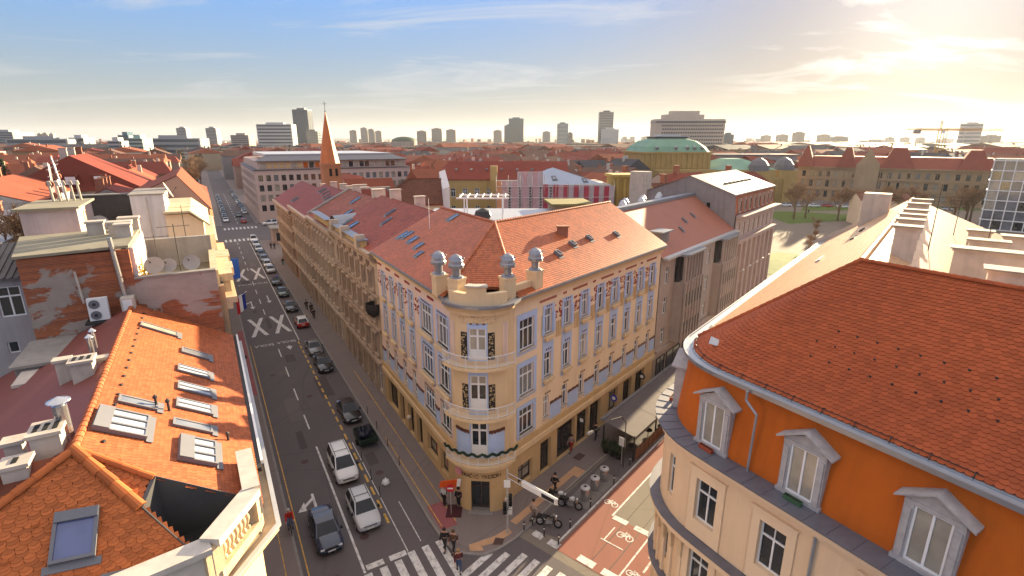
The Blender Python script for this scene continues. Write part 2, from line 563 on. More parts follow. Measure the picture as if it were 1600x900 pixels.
def arrow(s, t, turn=None, L=4.0):
    out = [[FL(s + L, t - 0.10), FL(s + L, t + 0.10), FL(s + 1.1, t + 0.10), FL(s + 1.1, t - 0.10)], [FL(s + 1.1, t - 0.42), FL(s + 1.1, t + 0.42), FL(s - 0.3, t)]]
    if turn:
        e = t + turn * 0.85
        out += [[FL(s + L - 0.5, t + turn * .1), FL(s + L - 0.9, t + turn * .1), FL(s + L - 1.7, e), FL(s + L - 1.3, e)],
                [FL(s + L - 2.0, e - turn * .15), FL(s + L - 0.8, e - turn * 0.1), FL(s + L - 1.9, e + turn * 0.5)]]
    for k, p in enumerate(out):
        marks('arrow_mark', m_white, road_o, [p], 0.008 + 0.003 * k)
arrow(36.0, 4.15, -1)
arrow(99, 7.2, None, 5); arrow(96.5, 4.3, -1, 5)
arrow(74, 7.2, None, 1.5)
def text_object(name, cu, parent):
    """lettering as a flat mesh"""
    t = bpy.data.objects.new('tmp', cu)
    me = bpy.data.meshes.new_from_object(t)
    bpy.data.objects.remove(t)
    o = bpy.data.objects.new(name, me); col.objects.link(o); o.parent = parent
    return o
def road_text(txt, s, t, size, stretch):
    cu = bpy.data.curves.new('lettering', 'FONT')
    cu.body = txt; cu.size = size; cu.align_x = 'CENTER'; cu.align_y = 'CENTER'
    cu.materials.append(m_white)
    o = text_object('lettering', cu, road_o)
    x = FL.dir(0, -1); y = FL.dir(-1, 0)
    o.matrix_basis = basis(x, y * stretch, UP, FL(s, t, 0.009))
for (s, st) in ((77.2, 1.5), (114.3, 1.8)):
    road_text('\u0160KOLA', s, 4.2, 0.82, st)
    road_text('\u0160KOLA', s, 7.1, 0.82, st)
# far crossing
each('zebra_stripe', m_white, road3_o, [rect(FL, 167.5, 171.5, t, t + 0.55) for t in np.arange(2.8, 12, 1.15)], 0.010)
each('zebra_stripe', m_white, road3_o, [rect(FL, 191, 195.5, t, t + 0.55) for t in np.arange(3.4, 13.5, 1.15)], 0.010)
# side street
each('cycle_lane', m_redlane, road2_o, [[FR(25.6, -17.15), FR(100, -17.5), FR(100, -15.9), FR(31.2, -15.66), FR(31.2, -11.0), FR(25.6, -11.0)]], 0.010)
each('edge_line', m_white, road2_o, [rect(FR, 25.6, 100, -17.45, -17.30), rect(FR, 31.2, 100, -15.80, -15.66), rect(FR, 25.6, 100, -12.55, -12.43)], 0.014)
each('stop_line', m_white, road2_o, [rect(FR, 30.9, 31.4, -15.6, -14.4), rect(FR, 30.9, 31.4, -13.8, -12.6), rect(FR, 25.7, 26.3, -15.5, -14.2), rect(FR, 25.7, 26.3, -13.6, -12.4)], 0.018)
each('guide_dash', m_white, road2_o, [rect(FR, 25.6, 26.2, -19.35, -18.5), rect(FR, 25.6, 26.2, -17.95, -17.05)], 0.018)
each('tram_rail', mat('rail_steel', (0.10, 0.08, 0.07), 0.5, 0.2, 2, metal=0.6), road2_o, [rect(FR, 25.6, 100, -14.65, -14.58), rect(FR, 25.6, 100, -13.30, -13.23)], 0.016)
def cycle_symbol(s, t, k=1.0):
    for c in (-0.33, 0.33):
        mb = MB()
        for i in range(14):
            a0, a1 = 2 * math.pi * i / 14, 2 * math.pi * (i + 1) / 14
            mb.face([FR(s + k * r * math.sin(a) * 1.1, t + k * (c + r * math.cos(a)), 0.018) for r, a in ((0.27, a0), (0.27, a1), (0.19, a1), (0.19, a0))])
        mb.build('cycle_mark', m_white, road2_o)
    for (a, b) in (((0, -.33), (.35, -.1)), ((.35, -.1), (.35, .2)), ((.35, .2), (0, .33)), ((0, -.33), (0, 0)), ((0, 0), (.35, .2)), ((0, 0), (.45, -.1))):
        d = Vector((b[0] - a[0], b[1] - a[1])); n = Vector((-d.y, d.x)).normalized() * 0.035
        mb = MB(); mb.face([FR(s + k * (p[0] + q * n.x), t + k * (p[1] + q * n.y), 0.020) for p, q in ((a, -1), (b, -1), (b, 1), (a, 1))])
        mb.build('cycle_mark', m_white, road2_o)
cycle_symbol(32.4, -16.5, 1.0); cycle_symbol(29.8, -13.9, 1.1); cycle_symbol(27.0, -11.8, 0.9)
each('arrow_mark', m_white, road2_o, [[FR(28.6, -15.0), FR(28.6, -14.9), FR(30.2, -14.9), FR(30.2, -15.0)], [FR(28.5, -15.2), FR(28.5, -13.4), FR(28.6, -13.4), FR(28.6, -15.2)],
      [FR(27.6, -11.45), FR(27.6, -11.3), FR(29, -11.3), FR(29, -11.45)], [FR(29, -11.75), FR(29, -11.0), FR(29.8, -11.375)]], 0.019)
for i, p in enumerate([[FR(26.0, -20.1 + 0.2), FR(60, -19.9), FR(60, -17.5), FR(26.6, -17.5)]]):
    marks('parking_bay', m_asph, road2_o, [p], 0.012)
each('bin_plate', mat('concrete_plate', (0.20, 0.185, 0.17), 0.9, 0.2, 1.2), road2_o, [[FR(30.5, -19.4), FR(33.0, -19.5), FR(33.0, -17.6), FR(30.5, -17.6)], [FR(33.1, -19.5), FR(35.7, -19.6), FR(35.7, -17.6), FR(33.1, -17.6)]], 0.020)
each('zebra_stripe', m_white, road4_o, [rect(FR, 18.6 + .1 * i, 22.4 + min(i, 2) * .6 + .1 * i, t, t + .5) for i, t in enumerate(np.arange(-20.75, -11.5, 1.0))], 0.014)
rngp = random.Random(9)
m_patch = asphalt_mat('asphalt_patch', (0.078, 0.066, 0.066)); m_patch2 = asphalt_mat('asphalt_patch_pale', (0.135, 0.118, 0.112))
for i in range(22):
    s_ = rngp.uniform(28, 150); t_ = rngp.uniform(2.6, 10.2); w_ = rngp.uniform(.5, 1.6); l_ = rngp.uniform(1, 6)
    marks('asphalt_patch', rngp.choice((m_patch, m_patch2)), road_o, [rect(FL, s_, s_ + l_, t_, min(11.2, t_ + w_))], 0.0015 + .0002 * i)
for (s_, t_) in ((33, 6.6), (45, 4.4), (58, 7.0), (66, 4.0), (88, 5.0), (40, 9.8)):
    mb = MB(); mb.face([tuple(FL(s_ + .33 * math.cos(a), t_ + .33 * math.sin(a), .0065)) for a in [2 * math.pi * k / 16 for k in range(16)]]); mb.build('manhole', mat('manhole_iron', (0.09, 0.055, 0.05), 0.7, 0.3, 3), road_o)
# pavement details
each('guide_paving', m_tan, pave_corner, [rect(FR, 25.6, 34.0, -21.35, -20.75), rect(FR, 33.4, 34.0, -20.75, -20.2), rect(FR, 34.0, 34.6, -21.35, -20.2)], 0.137)
each('guide_paving', m_tan, pave_corner, [[(-3.1, 30.9), (-2.7, 30.55), (-1.0, 31.2), (0.0, 32.1), (-0.25, 32.6), (-1.3, 31.75)], [(-3.1, 30.95), (-2.95, 30.3), (-2.0, 30.35), (-2.1, 30.7), (-2.6, 30.75)]], 0.145)
each('cycle_strip', m_pinklane, pave_corner, [rect(FL, 30.6, 33.6, 11.7, 13.0)], 0.137)
each('pavement_line', m_yellow, pave_corner, [rect(FL, 31, 62, 13.0, 13.07), rect(FL, 31, 45, 11.85, 11.92)], 0.141)
each('manhole', mat('manhole_iron', (0.09, 0.055, 0.05), 0.7, 0.3, 3), pave_corner, [rect(FR, 35.5, 36.6, -22.2, -21.5), [(-1.4, 30.9), (-.7, 30.9), (-.55, 31.5), (-1.2, 31.6)]], 0.152)
each('cycle_strip', m_pinklane, pave_left, [rect(FL, 61, 85, 1.25, 2.0), rect(FL, 14, 30, 1.7, 2.0)], 0.137)
each('pavement_line', m_yellow, pave_left, [rect(FL, 14, 60, 1.1, 1.16)], 0.137)

# square beyond the stone house: lawn, gravel, road
sq = MB(); sq.face([(40, 106, 0.02), (110, 106, 0.02), (260, 230, 0.02), (150, 275, 0.02), (88, 262, 0.02)])
sq_o = sq.build('square', m_gravel, kind='structure', label='pale paved square before the theatre')
for p in ([(50, 108), (66, 112), (78, 124), (70, 133), (60, 128), (53, 118)], [(96, 180), (122, 188), (132, 204), (110, 214), (98, 206)], [(118, 214), (150, 218), (200, 216), (190, 228), (128, 230)]):
    mb = MB(); mb.face([(x, y, 0.06) for x, y in p]); mb.build('lawn', m_grass, sq_o)
mb = MB(); mb.face([(105, 236, 0.05), (220, 212, 0.05), (230, 232, 0.05), (112, 256, 0.05)]); mb.build('roadway', m_asph, sq_o)
# ------------------------------------------------------------------ building kit
m_frame_w = mat('window_white', (0.78, 0.77, 0.75), 0.5, 0.08, 2)
m_frame_d = mat('window_dark', (0.06, 0.045, 0.04), 0.5, 0.1, 2)
m_frame_g = mat('window_grey', (0.15, 0.15, 0.165), 0.45, 0.1, 2)
m_glass = glass('glass_dark')
m_glass_b = glass('glass_blue', (0.06, 0.09, 0.16), 0.05)
m_curtain = glass('glass_curtain', (0.30, 0.27, 0.22), 0.18, 0.6)
m_glass_l = glass('glass_light', (0.14, 0.15, 0.17), 0.08)
m_zinc = mat('zinc_sheet', (0.27, 0.28, 0.31), 0.42, 0.2, 1.2, metal=0.55, spec=0.5)
m_zinc_l = mat('zinc_pale', (0.50, 0.50, 0.50), 0.4, 0.15, 1.5, metal=0.4)
m_lead = mat('sheet_cornice', (0.17, 0.165, 0.19), 0.55, 0.25, 1.5, metal=0.3)
m_conc = mat('old_concrete', (0.30, 0.27, 0.24), 0.92, 0.3, 0.7, bump=0.3, stain=0.5)
m_brick_ch = mat('chimney_brick', (0.32, 0.13, 0.08), 0.9, 0.3, 2.5, bump=0.3)
m_plaster_ch = mat('chimney_plaster', (0.52, 0.45, 0.38), 0.9, 0.25, 1.5, stain=0.4)
m_steel = mat('bright_steel', (0.55, 0.55, 0.56), 0.25, 0.1, 3, metal=0.9)
m_iron = mat('dark_iron', (0.035, 0.033, 0.033), 0.55, 0.2, 3)
m_whitepaint = mat('white_paint', (0.72, 0.71, 0.69), 0.55, 0.08, 2)
m_dark = mat('dark_opening', (0.012, 0.011, 0.011), 0.9, 0.2, 2)

WIN_CACHE = {}
def window_meshes(w, h, style):
    """frame and pane meshes: x across, y outwards, z up from the sill"""
    key = (round(w, 2), round(h, 2), style)
    if key in WIN_CACHE:
        return WIN_CACHE[key]
    w, h = key[0], key[1]
    fm = {'d': m_frame_d, 'g': m_frame_g}.get(style[-1], m_frame_w)
    fr = MB(); b = 0.075 if w > 0.9 else 0.055
    fr.box(-w / 2, -w / 2 + b, -0.06, 0.02, 0, h); fr.box(w / 2 - b, w / 2, -0.06, 0.02, 0, h)
    fr.box(-w / 2 + b, w / 2 - b, -0.06, 0.018, 0, b); fr.box(-w / 2 + b, w / 2 - b, -0.06, 0.018, h - b, h)
    n = {'1': 1, '2': 2, '3': 3, '4': 4}.get(style[0], 2)
    tr = h * 0.68 if 't' in style else None
    for i in range(1, n):
        x = -w / 2 + w * i / n
        fr.box(x - b * 0.55, x + b * 0.55, -0.055, 0.015, b, tr if tr else h - b)
        if tr:
            fr.box(x - b * 0.3, x + b * 0.3, -0.055, 0.012, tr, h - b)
    if tr:
        fr.box(-w / 2 + b, w / 2 - b, -0.058, 0.03, tr - 0.04, tr + 0.045)
    pn = MB(); pn.face([(-w / 2 + b * .5, -0.035, b * .5), (w / 2 - b * .5, -0.035, b * .5), (w / 2 - b * .5, -0.035, h - b * .5), (-w / 2 + b * .5, -0.035, h - b * .5)])
    sl = MB(); sl.box(-w / 2 - 0.12, w / 2 + 0.12, 0.0, 0.30, -0.10, 0.0)
    fme = fr.mesh('window', fm)
    pm = {}
    for k, mm in (('dark', m_glass), ('curtain', m_curtain), ('light', m_glass_l), ('blue', m_glass_b)):
        pm[k] = pn.mesh('pane', mm)
    lite = MB(); lite.v = list(fr.v); lite.f = list(fr.f); lite.m = [0] * len(fr.f)
    k0 = len(lite.v); lite.v += pn.v; lite.f.append(tuple(k0 + i for i in range(4))); lite.m.append(1)
    lm = [lite.mesh('window', [fm, mm]) for mm in (m_glass, m_glass, m_curtain, m_glass_l)]
    WIN_CACHE[key] = (fme, pm, sl.mesh('sill', m_plaster_ch), lm)
    return WIN_CACHE[key]
def put_window(parent, p0, dx, out, x, z, w, h, style='2t', recess=0.14, lite=False, sill=False, pane=None):
    fme, pm, sl, lm = window_meshes(w, h, style)
    p = Vector((p0.x, p0.y, 0)) + dx * x - out * recess + UP * z
    mw = basis(dx, out, UP, p)
    if lite:
        return link('window', random.choice(lm), parent, mw)
    o = link('window', fme, parent, mw)
    link2('pane', pm[pane or random.choice(('dark', 'dark', 'curtain', 'light', 'light'))], o)
    if sill:
        link2('sill', sl, o)
    return o
def wall_grid(mb, p0, dx, out, length, z0, z1, ops, depth=0.2, m=0, mr=None, off=0.0):
    """one flat wall face with real openings and reveals; ops: (x0, x1, za, zb)"""
    xs = sorted({0.0, length, *[o[0] for o in ops], *[o[1] for o in ops]})
    zs = sorted({z0, z1, *[max(z0, o[2]) for o in ops], *[min(z1, o[3]) for o in ops]})
    base = Vector((p0.x, p0.y, 0)) + out * off
    P = lambda x, z, d=0.0: tuple(base + dx * x - out * d + UP * z)
    fr, mb.fr = mb.fr, None
    for j in range(len(zs) - 1):
        za, zb = zs[j], zs[j + 1]; zc = (za + zb) / 2
        run = None
        for i in range(len(xs) - 1):
            xc = (xs[i] + xs[i + 1]) / 2
            hole = any(o[0] < xc < o[1] and o[2] < zc < o[3] for o in ops)
            if hole:
                if run is not None:
                    mb.face([P(run, za), P(xs[i], za), P(xs[i], zb), P(run, zb)], m); run = None
            elif run is None:
                run = xs[i]
        if run is not None:
            mb.face([P(run, za), P(length, za), P(length, zb), P(run, zb)], m)
    mr = m if mr is None else mr
    for (x0, x1, a, b) in ops:
        mb.face([P(x0, a), P(x1, a), P(x1, a, depth), P(x0, a, depth)], mr)
        mb.face([P(x0, b), P(x1, b), P(x1, b, depth), P(x0, b, depth)], mr)
        mb.face([P(x0, a), P(x0, b), P(x0, b, depth), P(x0, a, depth)], mr)
        mb.face([P(x1, a), P(x1, b), P(x1, b, depth), P(x1, a, depth)], mr)
    mb.fr = fr
def fbox(mb, p0, dx, out, x0, x1, y0, y1, z0, z1, m=0):
    """box laid on a facade: x along it, y outwards"""
    fr, mb.fr = mb.fr, None
    k = len(mb.v)
    base = Vector((p0.x, p0.y, 0))
    for z in (z0, z1):
        for (x, y) in ((x0, y0), (x1, y0), (x1, y1), (x0, y1)):
            mb.v.append(tuple(base + dx * x + out * y + UP * z))
    for q in ((0, 3, 2, 1), (4, 5, 6, 7), (0, 1, 5, 4), (1, 2, 6, 5), (2, 3, 7, 6), (3, 0, 4, 7)):
        mb.f.append(tuple(k + i for i in q)); mb.m.append(m)
    mb.fr = fr
def edge(a, b):
    """start point, direction, outward normal (left of the way), length"""
    d = Vector((b.x - a.x, b.y - a.y, 0)); L = d.length; d.normalize()
    return a, d, Vector((-d.y, d.x, 0)), L

# ---- tiled roof surfaces -------------------------------------------------------------
def tile_grid(eave, ridge, tw, rh, jitter=0.0):
    """eave and ridge: equally long polylines (world points) that span the slope; returns arrays of tile frames (origin at lower edge centre, x, up-slope, normal, width)"""
    eave = [np.array(p) for p in eave]; ridge = [np.array(p) for p in ridge]
    sl = max(np.linalg.norm(r - e) for e, r in zip(eave, ridge))
    N = max(1, int(sl / rh))
    O, X, Y, W = [], [], [], []
    for j in range(N):
        v = j / N
        line = np.array([e + (r - e) * v for e, r in zip(eave, ridge)])
        upv = np.array([r - e for e, r in zip(eave, ridge)])
        seg = np.linalg.norm(np.diff(line, axis=0), axis=1)
        cum = np.concatenate([[0], np.cumsum(seg)])
        n = int(cum[-1] / tw + (0.5 if j % 2 else 0.0))
        if n < 1:
            continue
        d = (np.arange(n) + 0.5 + (0.0 if j % 2 else 0.25)) * cum[-1] / n
        d = np.clip(d, 0, cum[-1] - 1e-4)
        k = np.clip(np.searchsorted(cum, d, side='right') - 1, 0, len(seg) - 1)
        f = (d - cum[k]) / np.maximum(seg[k], 1e-9)
        p = line[k] + (line[k + 1] - line[k]) * f[:, None]
        x = (line[k + 1] - line[k]) / np.maximum(seg[k], 1e-9)[:, None]
        y = upv[k] + (upv[k + 1] - upv[k]) * f[:, None]
        y = y - (y * x).sum(1)[:, None] * x
        y /= np.linalg.norm(y, axis=1)[:, None]
        O.append(p); X.append(x); Y.append(y); W.append(np.full(n, cum[-1] / n))
    O, X, Y, W = np.concatenate(O), np.concatenate(X), np.concatenate(Y), np.concatenate(W)
    Z = np.cross(X, Y); flip = Z[:, 2] < 0
    Z[flip] *= -1
    return O, X, Y, Z, W
def tile_shape(kind, rh, thick):
    """unit-width tile outline in (x, y) and faces; lower edge lifted off the row below"""
    L = rh * 1.25
    if kind == 'hex':
        out = [(-.49, L), (-.49, .28 * rh), (-.22, 0.0), (.22, 0.0), (.49, .28 * rh), (.49, L)]
    elif kind == 'scallop':
        out = [(-.48, L), (-.48, .42 * rh), (-.36, .16 * rh), (-.15, .02 * rh), (.15, .02 * rh), (.36, .16 * rh), (.48, .42 * rh), (.48, L)]
    else:
        out = [(-.48, L), (-.48, 0), (.48, 0), (.48, L)]
    n = len(out)
    lo = 0.012 if thick > .01 else 0.003
    verts = [(x, y, thick * (1 - y / L) + lo) for x, y in out] + [(x, y, -lo * .8) for x, y in out[1:-1]]
    faces = [tuple(range(n))]
    for i in range(n - 3):
        faces.append((1 + i, n + i, n + i + 1, 2 + i))
    return np.array(verts), faces
def tiles(name, parent, mtl, eave, ridge, tw, rh, kind='flat', thick=0.03, single=0, single_at=None, crop=None, holes=()):
    O, X, Y, Z, W = tile_grid(eave, ridge, tw, rh)
    keep = np.ones(len(O), bool)
    for (hx, hy, r) in holes:
        keep &= ~(((O[:, 0] - hx) ** 2 + (O[:, 1] - hy) ** 2) < r * r)
    if crop is not None:
        keep &= crop(O)
    O, X, Y, Z, W = O[keep], X[keep], Y[keep], Z[keep], W[keep]
    tv, tf = tile_shape(kind, rh, thick)
    idx = np.arange(len(O))
    if single:
        c = np.array([camo.location.x, camo.location.y, camo.location.z])
        dist = np.linalg.norm(O - c, axis=1)
        vis = single_at(O) if single_at is not None else np.ones(len(O), bool)
        order = np.argsort(np.where(vis, dist, 1e9))
        one = order[:single]; idx = order[single:]
        w0 = float(np.median(W))
        tvm = tv.copy(); tvm[:, 0] *= w0
        me = bpy.data.meshes.new('tile'); me.from_pydata([tuple(q) for q in tvm], [], tf); me.materials.append(mtl); me.update()
        for i in one:
            link('tile', me, parent, basis(Vector(X[i]), Vector(Y[i]), Vector(Z[i]), Vector(O[i])))
    if len(idx) == 0:
        return
    O, X, Y, Z, W = O[idx], X[idx], Y[idx], Z[idx], W[idx]
    n, k = len(O), len(tv)
    V = (O[:, None, :] + X[:, None, :] * (tv[None, :, 0:1] * W[:, None, None]) + Y[:, None, :] * tv[None, :, 1:2] + Z[:, None, :] * tv[None, :, 2:3]).reshape(-1, 3)
    loops = np.concatenate([np.array(f) for f in tf]); sizes = np.array([len(f) for f in tf])
    LI = (loops[None, :] + (np.arange(n) * k)[:, None]).reshape(-1)
    SZ = np.tile(sizes, n)
    me = bpy.data.meshes.new(name)
    me.vertices.add(len(V)); me.vertices.foreach_set('co', V.astype(np.float32).ravel())
    me.loops.add(len(LI)); me.loops.foreach_set('vertex_index', LI.astype(np.int32))
    me.polygons.add(len(SZ)); st = np.concatenate([[0], np.cumsum(SZ)[:-1]])
    me.polygons.foreach_set('loop_start', st.astype(np.int32)); me.polygons.foreach_set('loop_total', SZ.astype(np.int32))
    me.polygons.foreach_set('use_smooth', np.zeros(len(SZ), dtype=bool))
    me.materials.append(mtl); me.update(calc_edges=True)
    return link(name, me, parent, kind='stuff')
def ridge_caps(parent, p0, p1, r, mtl, n=None, seg=0.36, name='ridge_tile', joined=True):
    """half-round tiles along a ridge or hip"""
    p0, p1 = Vector(p0), Vector(p1); d = p1 - p0; L = d.length; d.normalize()
    n = max(1, int(L / seg)); side = d.cross(UP).normalized(); up = side.cross(d)
    mb = MB()
    for i in range(n):
        a = p0 + d * (L * i / n); b = p0 + d * (L * (i + 1.12) / n)
        rings = []
        for (p, rr) in ((a, r * 1.12), (b, r * 0.94)):
            rings.append([tuple(p + side * (rr * math.cos(t)) + up * (rr * math.sin(t) - r * 0.25)) for t in [math.pi * q / 6 for q in range(7)]])
        if not joined:
            mb = MB()
        mb.loft(rings, 0, close=False, caps=True)
        if not joined:
            mb.build(name, mtl, parent)
    if joined:
        return mb.build('ridge_tiles', mtl, parent, kind='stuff')
def roof_plane(parent, pts, mtl, drop=0.02, name='roof', thick=0.12):
    mb = MB(); P = [Vector(p) - UP * drop for p in pts]
    mb.face([tuple(p) for p in P]); mb.face([tuple(p - UP * thick) for p in P][::-1])
    for i in range(len(P)):
        a, b = P[i], P[(i + 1) % len(P)]
        mb.face([tuple(a), tuple(a - UP * thick), tuple(b - UP * thick), tuple(b)])
    return mb.build(name, mtl, parent)
def bil(A, B, C, D, u, v):
    """point on a slope: A eave start, B eave end, C ridge end, D ridge start"""
    A, B, C, D = (Vector(q) for q in (A, B, C, D))
    e = A.lerp(B, u); r = D.lerp(C, u)
    return e.lerp(r, v)
SKY_CACHE = {}
def skylight(parent, p, x, y, w, h, lift=0.10, pane=None, split=1, fm=None, shutter=0.0):
    """roof window: p lower edge centre on the slope, x across, y up the slope"""
    x = Vector(x).normalized(); y = Vector(y).normalized(); z = x.cross(y)
    if z.z < 0:
        x = -x; z = -z
    key = (round(w, 2), round(h, 2), split, shutter, pane.name if pane else '', fm.name if fm else '')
    if key not in SKY_CACHE:
        mb = MB(); b = 0.09
        mb.box(-w / 2, -w / 2 + b, 0, h, 0, lift); mb.box(w / 2 - b, w / 2, 0, h, 0, lift)
        mb.box(-w / 2 + b, w / 2 - b, 0, b, 0, lift); mb.box(-w / 2 + b, w / 2 - b, h - b, h, 0, lift)
        for i in range(1, split):
            xx = -w / 2 + w * i / split
            mb.box(xx - b * .6, xx + b * .6, b, h - b, 0, lift * 1.05)
        if shutter:
            mb.box(-w / 2 + 0.02, w / 2 - 0.02, h * (1 - shutter), h - 0.02, lift * 0.6, lift * 1.25)
        mb.box(-w / 2 - 0.14, w / 2 + 0.14, -0.22, 0.0, 0.0, 0.035)
        pn = MB(); pn.face([(-w / 2 + b, b, lift * .7), (w / 2 - b, b, lift * .7), (w / 2 - b, h - b, lift * .7), (-w / 2 + b, h - b, lift * .7)])
        SKY_CACHE[key] = (mb.mesh('skylight', fm or m_frame_g), pn.mesh('pane', pane or m_glass_b))
    a, b_ = SKY_CACHE[key]
    o = link('skylight', a, parent, basis(x, y, z, Vector(p) + z * 0.03))
    link2('pane', b_, o)
    return o
def chimney(parent, fr, a, b, z0, z1, wa=0.6, wb=1.2, mtl=None, pots=0, name='chimney'):
    mb = MB(fr)
    mb.box(a - wa / 2, a + wa / 2, b - wb / 2, b + wb / 2, z0, z1 - 0.12)
    mb.box(a - wa / 2 - .08, a + wa / 2 + .08, b - wb / 2 - .08, b + wb / 2 + .08, z1 - 0.12, z1)
    o = mb.build(name, mtl or m_plaster_ch, parent)
    for i in range(pots):
        q = MB(fr); bb = b + wb * ((i + 0.5) / pots - 0.5)
        q.lathe(a, bb, [(0.10, z1), (0.12, z1 + 0.3), (0.14, z1 + 0.32)], 8)
        q.build('chimney_pot', m_brick_ch, o)
    return o
# ------------------------------------------------------------------ corner house
m_peach = mat('peach_plaster', (0.78, 0.60, 0.41), 0.88, 0.10, 0.7, stain=0.18, bump=0.08)
m_pinkp = mat('pale_pink_plaster', (0.72, 0.55, 0.46), 0.88, 0.10, 0.7, stain=0.18)
m_blue = mat('blue_plaster', (0.42, 0.52, 0.74), 0.88, 0.14, 0.8, stain=0.15)
m_ochre = mat('ochre_plaster', (0.56, 0.38, 0.19), 0.88, 0.12, 0.7, stain=0.2)
m_ochre_l = mat('ochre_light', (0.68, 0.50, 0.30), 0.88, 0.12, 0.7, stain=0.2)
m_brown_orn = mat('brown_glazed_tile', (0.15, 0.055, 0.035), 0.4, 0.3, 3)
m_red_orn = mat('red_glazed_tile', (0.32, 0.035, 0.025), 0.35, 0.2, 3)
m_roof_ch = tile_mat('roof_corner_tiles', (0.40, 0.105, 0.035), 0.5, 0.22, 0.25, 0.4)
m_roof_base = mat('roof_boarding', (0.16, 0.05, 0.03), 0.9, 0.2, 1)
m_orn_lat = mat('lattice_dark', (0.03, 0.022, 0.02), 0.6, 0.2, 2)
m_orn_gold = mat('lattice_gilt', (0.45, 0.34, 0.18), 0.6, 0.2, 2)

corner = thing('corner_house', 'pastel corner house with curved balconies, blue window strips and red tiled roof', 'house', FL(33, 15))
EAVE = 17.1
aL = FL(52.6, 14.3); aL2 = FL(33.8, 14.3)
aR = FR(28.1, -23.0); aR2 = FR(53.3, -23.0)
# tower centre from both facade lines
def meet(tl, tr):
    A = np.array([[FL.n.x, FL.n.y], [FR.n.x, FR.n.y]])
    return np.linalg.solve(A, np.array([tl, tr]))
TR = 2.6
TC = meet(13.95 + TR, -22.6 - TR)
def tower_pt(az, r=TR, z=0.0):
    a = rad(az)
    return Vector((TC[0] + r * math.sin(a), TC[1] + r * math.cos(a), z))
AX = 184.75
def tower_ring(r, a0=-55, a1=55, step=5):
    return [tower_pt(AX - d, r) for d in np.arange(a0, a1 + .1, step)]   # left to right seen from outside
# clockwise walk (outside on the left): right facade far end -> tower -> left facade far end
def house_path(off):
    """outline seen from above from the right end to the left end, moved outwards by off"""
    return [FR(53.3, -23.0 + off), FR(28.1, -23.0 + off)] + [tower_pt(a, TR + off) for a in np.arange(AX - 52, AX + 52.1, 8)] + [FL(33.8, 14.3 - off), FL(52.6, 14.3 - off)]
def band(name, mtl, o0, o1, z0, z1, parent=corner, path=house_path):
    a, b = path(o0), path(o1)
    mb = MB()
    for i in range(len(a) - 1):
        mb.prism([(q.x, q.y) for q in (a[i], a[i + 1], b[i + 1], b[i])], z0, z1)
    return mb.build(name, mtl, parent)

# --- right facade
p0, dx, out, LR = edge(aR2, aR)          # walks from far end to tower, outside on the left
def xr(s):
    return 53.3 - s
cols_r = [31.9 + 2.72 * k for k in range(8)]
ops = []; wins = []
for k, s in enumerate(cols_r):
    for (z, h) in ((5.45, 2.0), (9.2, 2.15), (13.0, 2.1)):
        w = 0.98 if z > 6 else 0.78
        ops.append((xr(s + w), xr(s), z, z + h)); wins.append((xr(s + w / 2), z, w, h, '2t'))
for (z, h) in ((5.35, 2.2), (8.7, 2.45), (12.55, 2.45)):
    ops.append((xr(30.5), xr(28.7), z, z + h)); wins.append((xr(29.6), z, 1.8, h, '3t'))
mb = MB(); wall_grid(mb, p0, dx, out, LR, 4.9, EAVE, ops, 0.2, 0, 1)
mb.build('wall', [m_peach, m_pinkp], corner)
for w in wins:
    put_window(corner, p0, dx, out, w[0], w[1], w[2], w[3], w[4], 0.15, sill=True)
RT = (p0, dx, out)
# blue strips behind the window columns, one panel each with its own openings
for k, s in enumerate(cols_r):
    mb = MB(); q0 = p0 + dx * (xr(s + 0.98) - 0.28)
    wall_grid(mb, q0, dx, out, 1.54, 8.55, 15.45, [(0.28, 1.26, 9.2, 11.35), (0.28, 1.26, 13.0, 15.1)], 0.03, off=0.03)
    fbox(mb, q0, dx, out, 0.0, 1.54, 0.0, 0.028, 8.45, 8.55)
    mb.build('window_strip', m_blue, corner)
    mb = MB()
    for z in (12.62, 8.82):      # bracketed sills
        fbox(mb, p0, dx, out, xr(s + 1.15), xr(s - 0.17), 0.031, 0.34, z, z + 0.22)
        fbox(mb, p0, dx, out, xr(s + 0.95), xr(s + 0.03), 0.031, 0.2, z - 0.25, z)
    mb.build('sill_bracket', m_ochre_l, corner, kind='stuff')
    mb = MB()
    for z in (11.55, 7.62, 15.25):
        for q in range(3):
            fbox(mb, p0, dx, out, xr(s + 0.2 + 0.29 * q + 0.13), xr(s + 0.2 + 0.29 * q), 0.031, 0.06, z, z + 0.14)
    mb.build('glazed_studs', m_brown_orn, corner, kind='stuff')
for (za, zb, z0, z1) in ((8.4, 11.6, 8.7, 11.15), (12.2, 15.5, 12.55, 15.0), (5.0, 7.9, 5.35, 7.55)):
    mb = MB(); wall_grid(mb, p0 + dx * xr(30.85), dx, out, 2.5, za, zb, [(.35, 2.15, z0, z1)], .03, off=.03); mb.build('window_strip', m_blue, corner)
# lavender band of the first floor with its wavy brown edge, between windows
for k in range(8):
    s = cols_r[k] + 0.9; e = (cols_r[k + 1] - 0.12) if k < 7 else 53.2
    mb = MB(); q0 = p0 + dx * xr(e); Lb = e - s
    fbox(mb, p0, dx, out, xr(e), xr(s), 0.0, 0.03, 4.96, 6.55)
    mb.build('lavender_panel', m_blue, corner)
    mb = MB()
    for i in range(9):
        x = xr(e) + Lb * i / 9; hh = 0.16 + 0.10 * (0.5 + 0.5 * math.sin(i * 1.9))
        fbox(mb, p0, dx, out, x, x + Lb / 9 - 0.02, 0.031, 0.09, 6.42 + 0.05 * (i % 2), 6.42 + hh)
    mb.build('brown_garland', m_brown_orn, corner, kind='stuff')
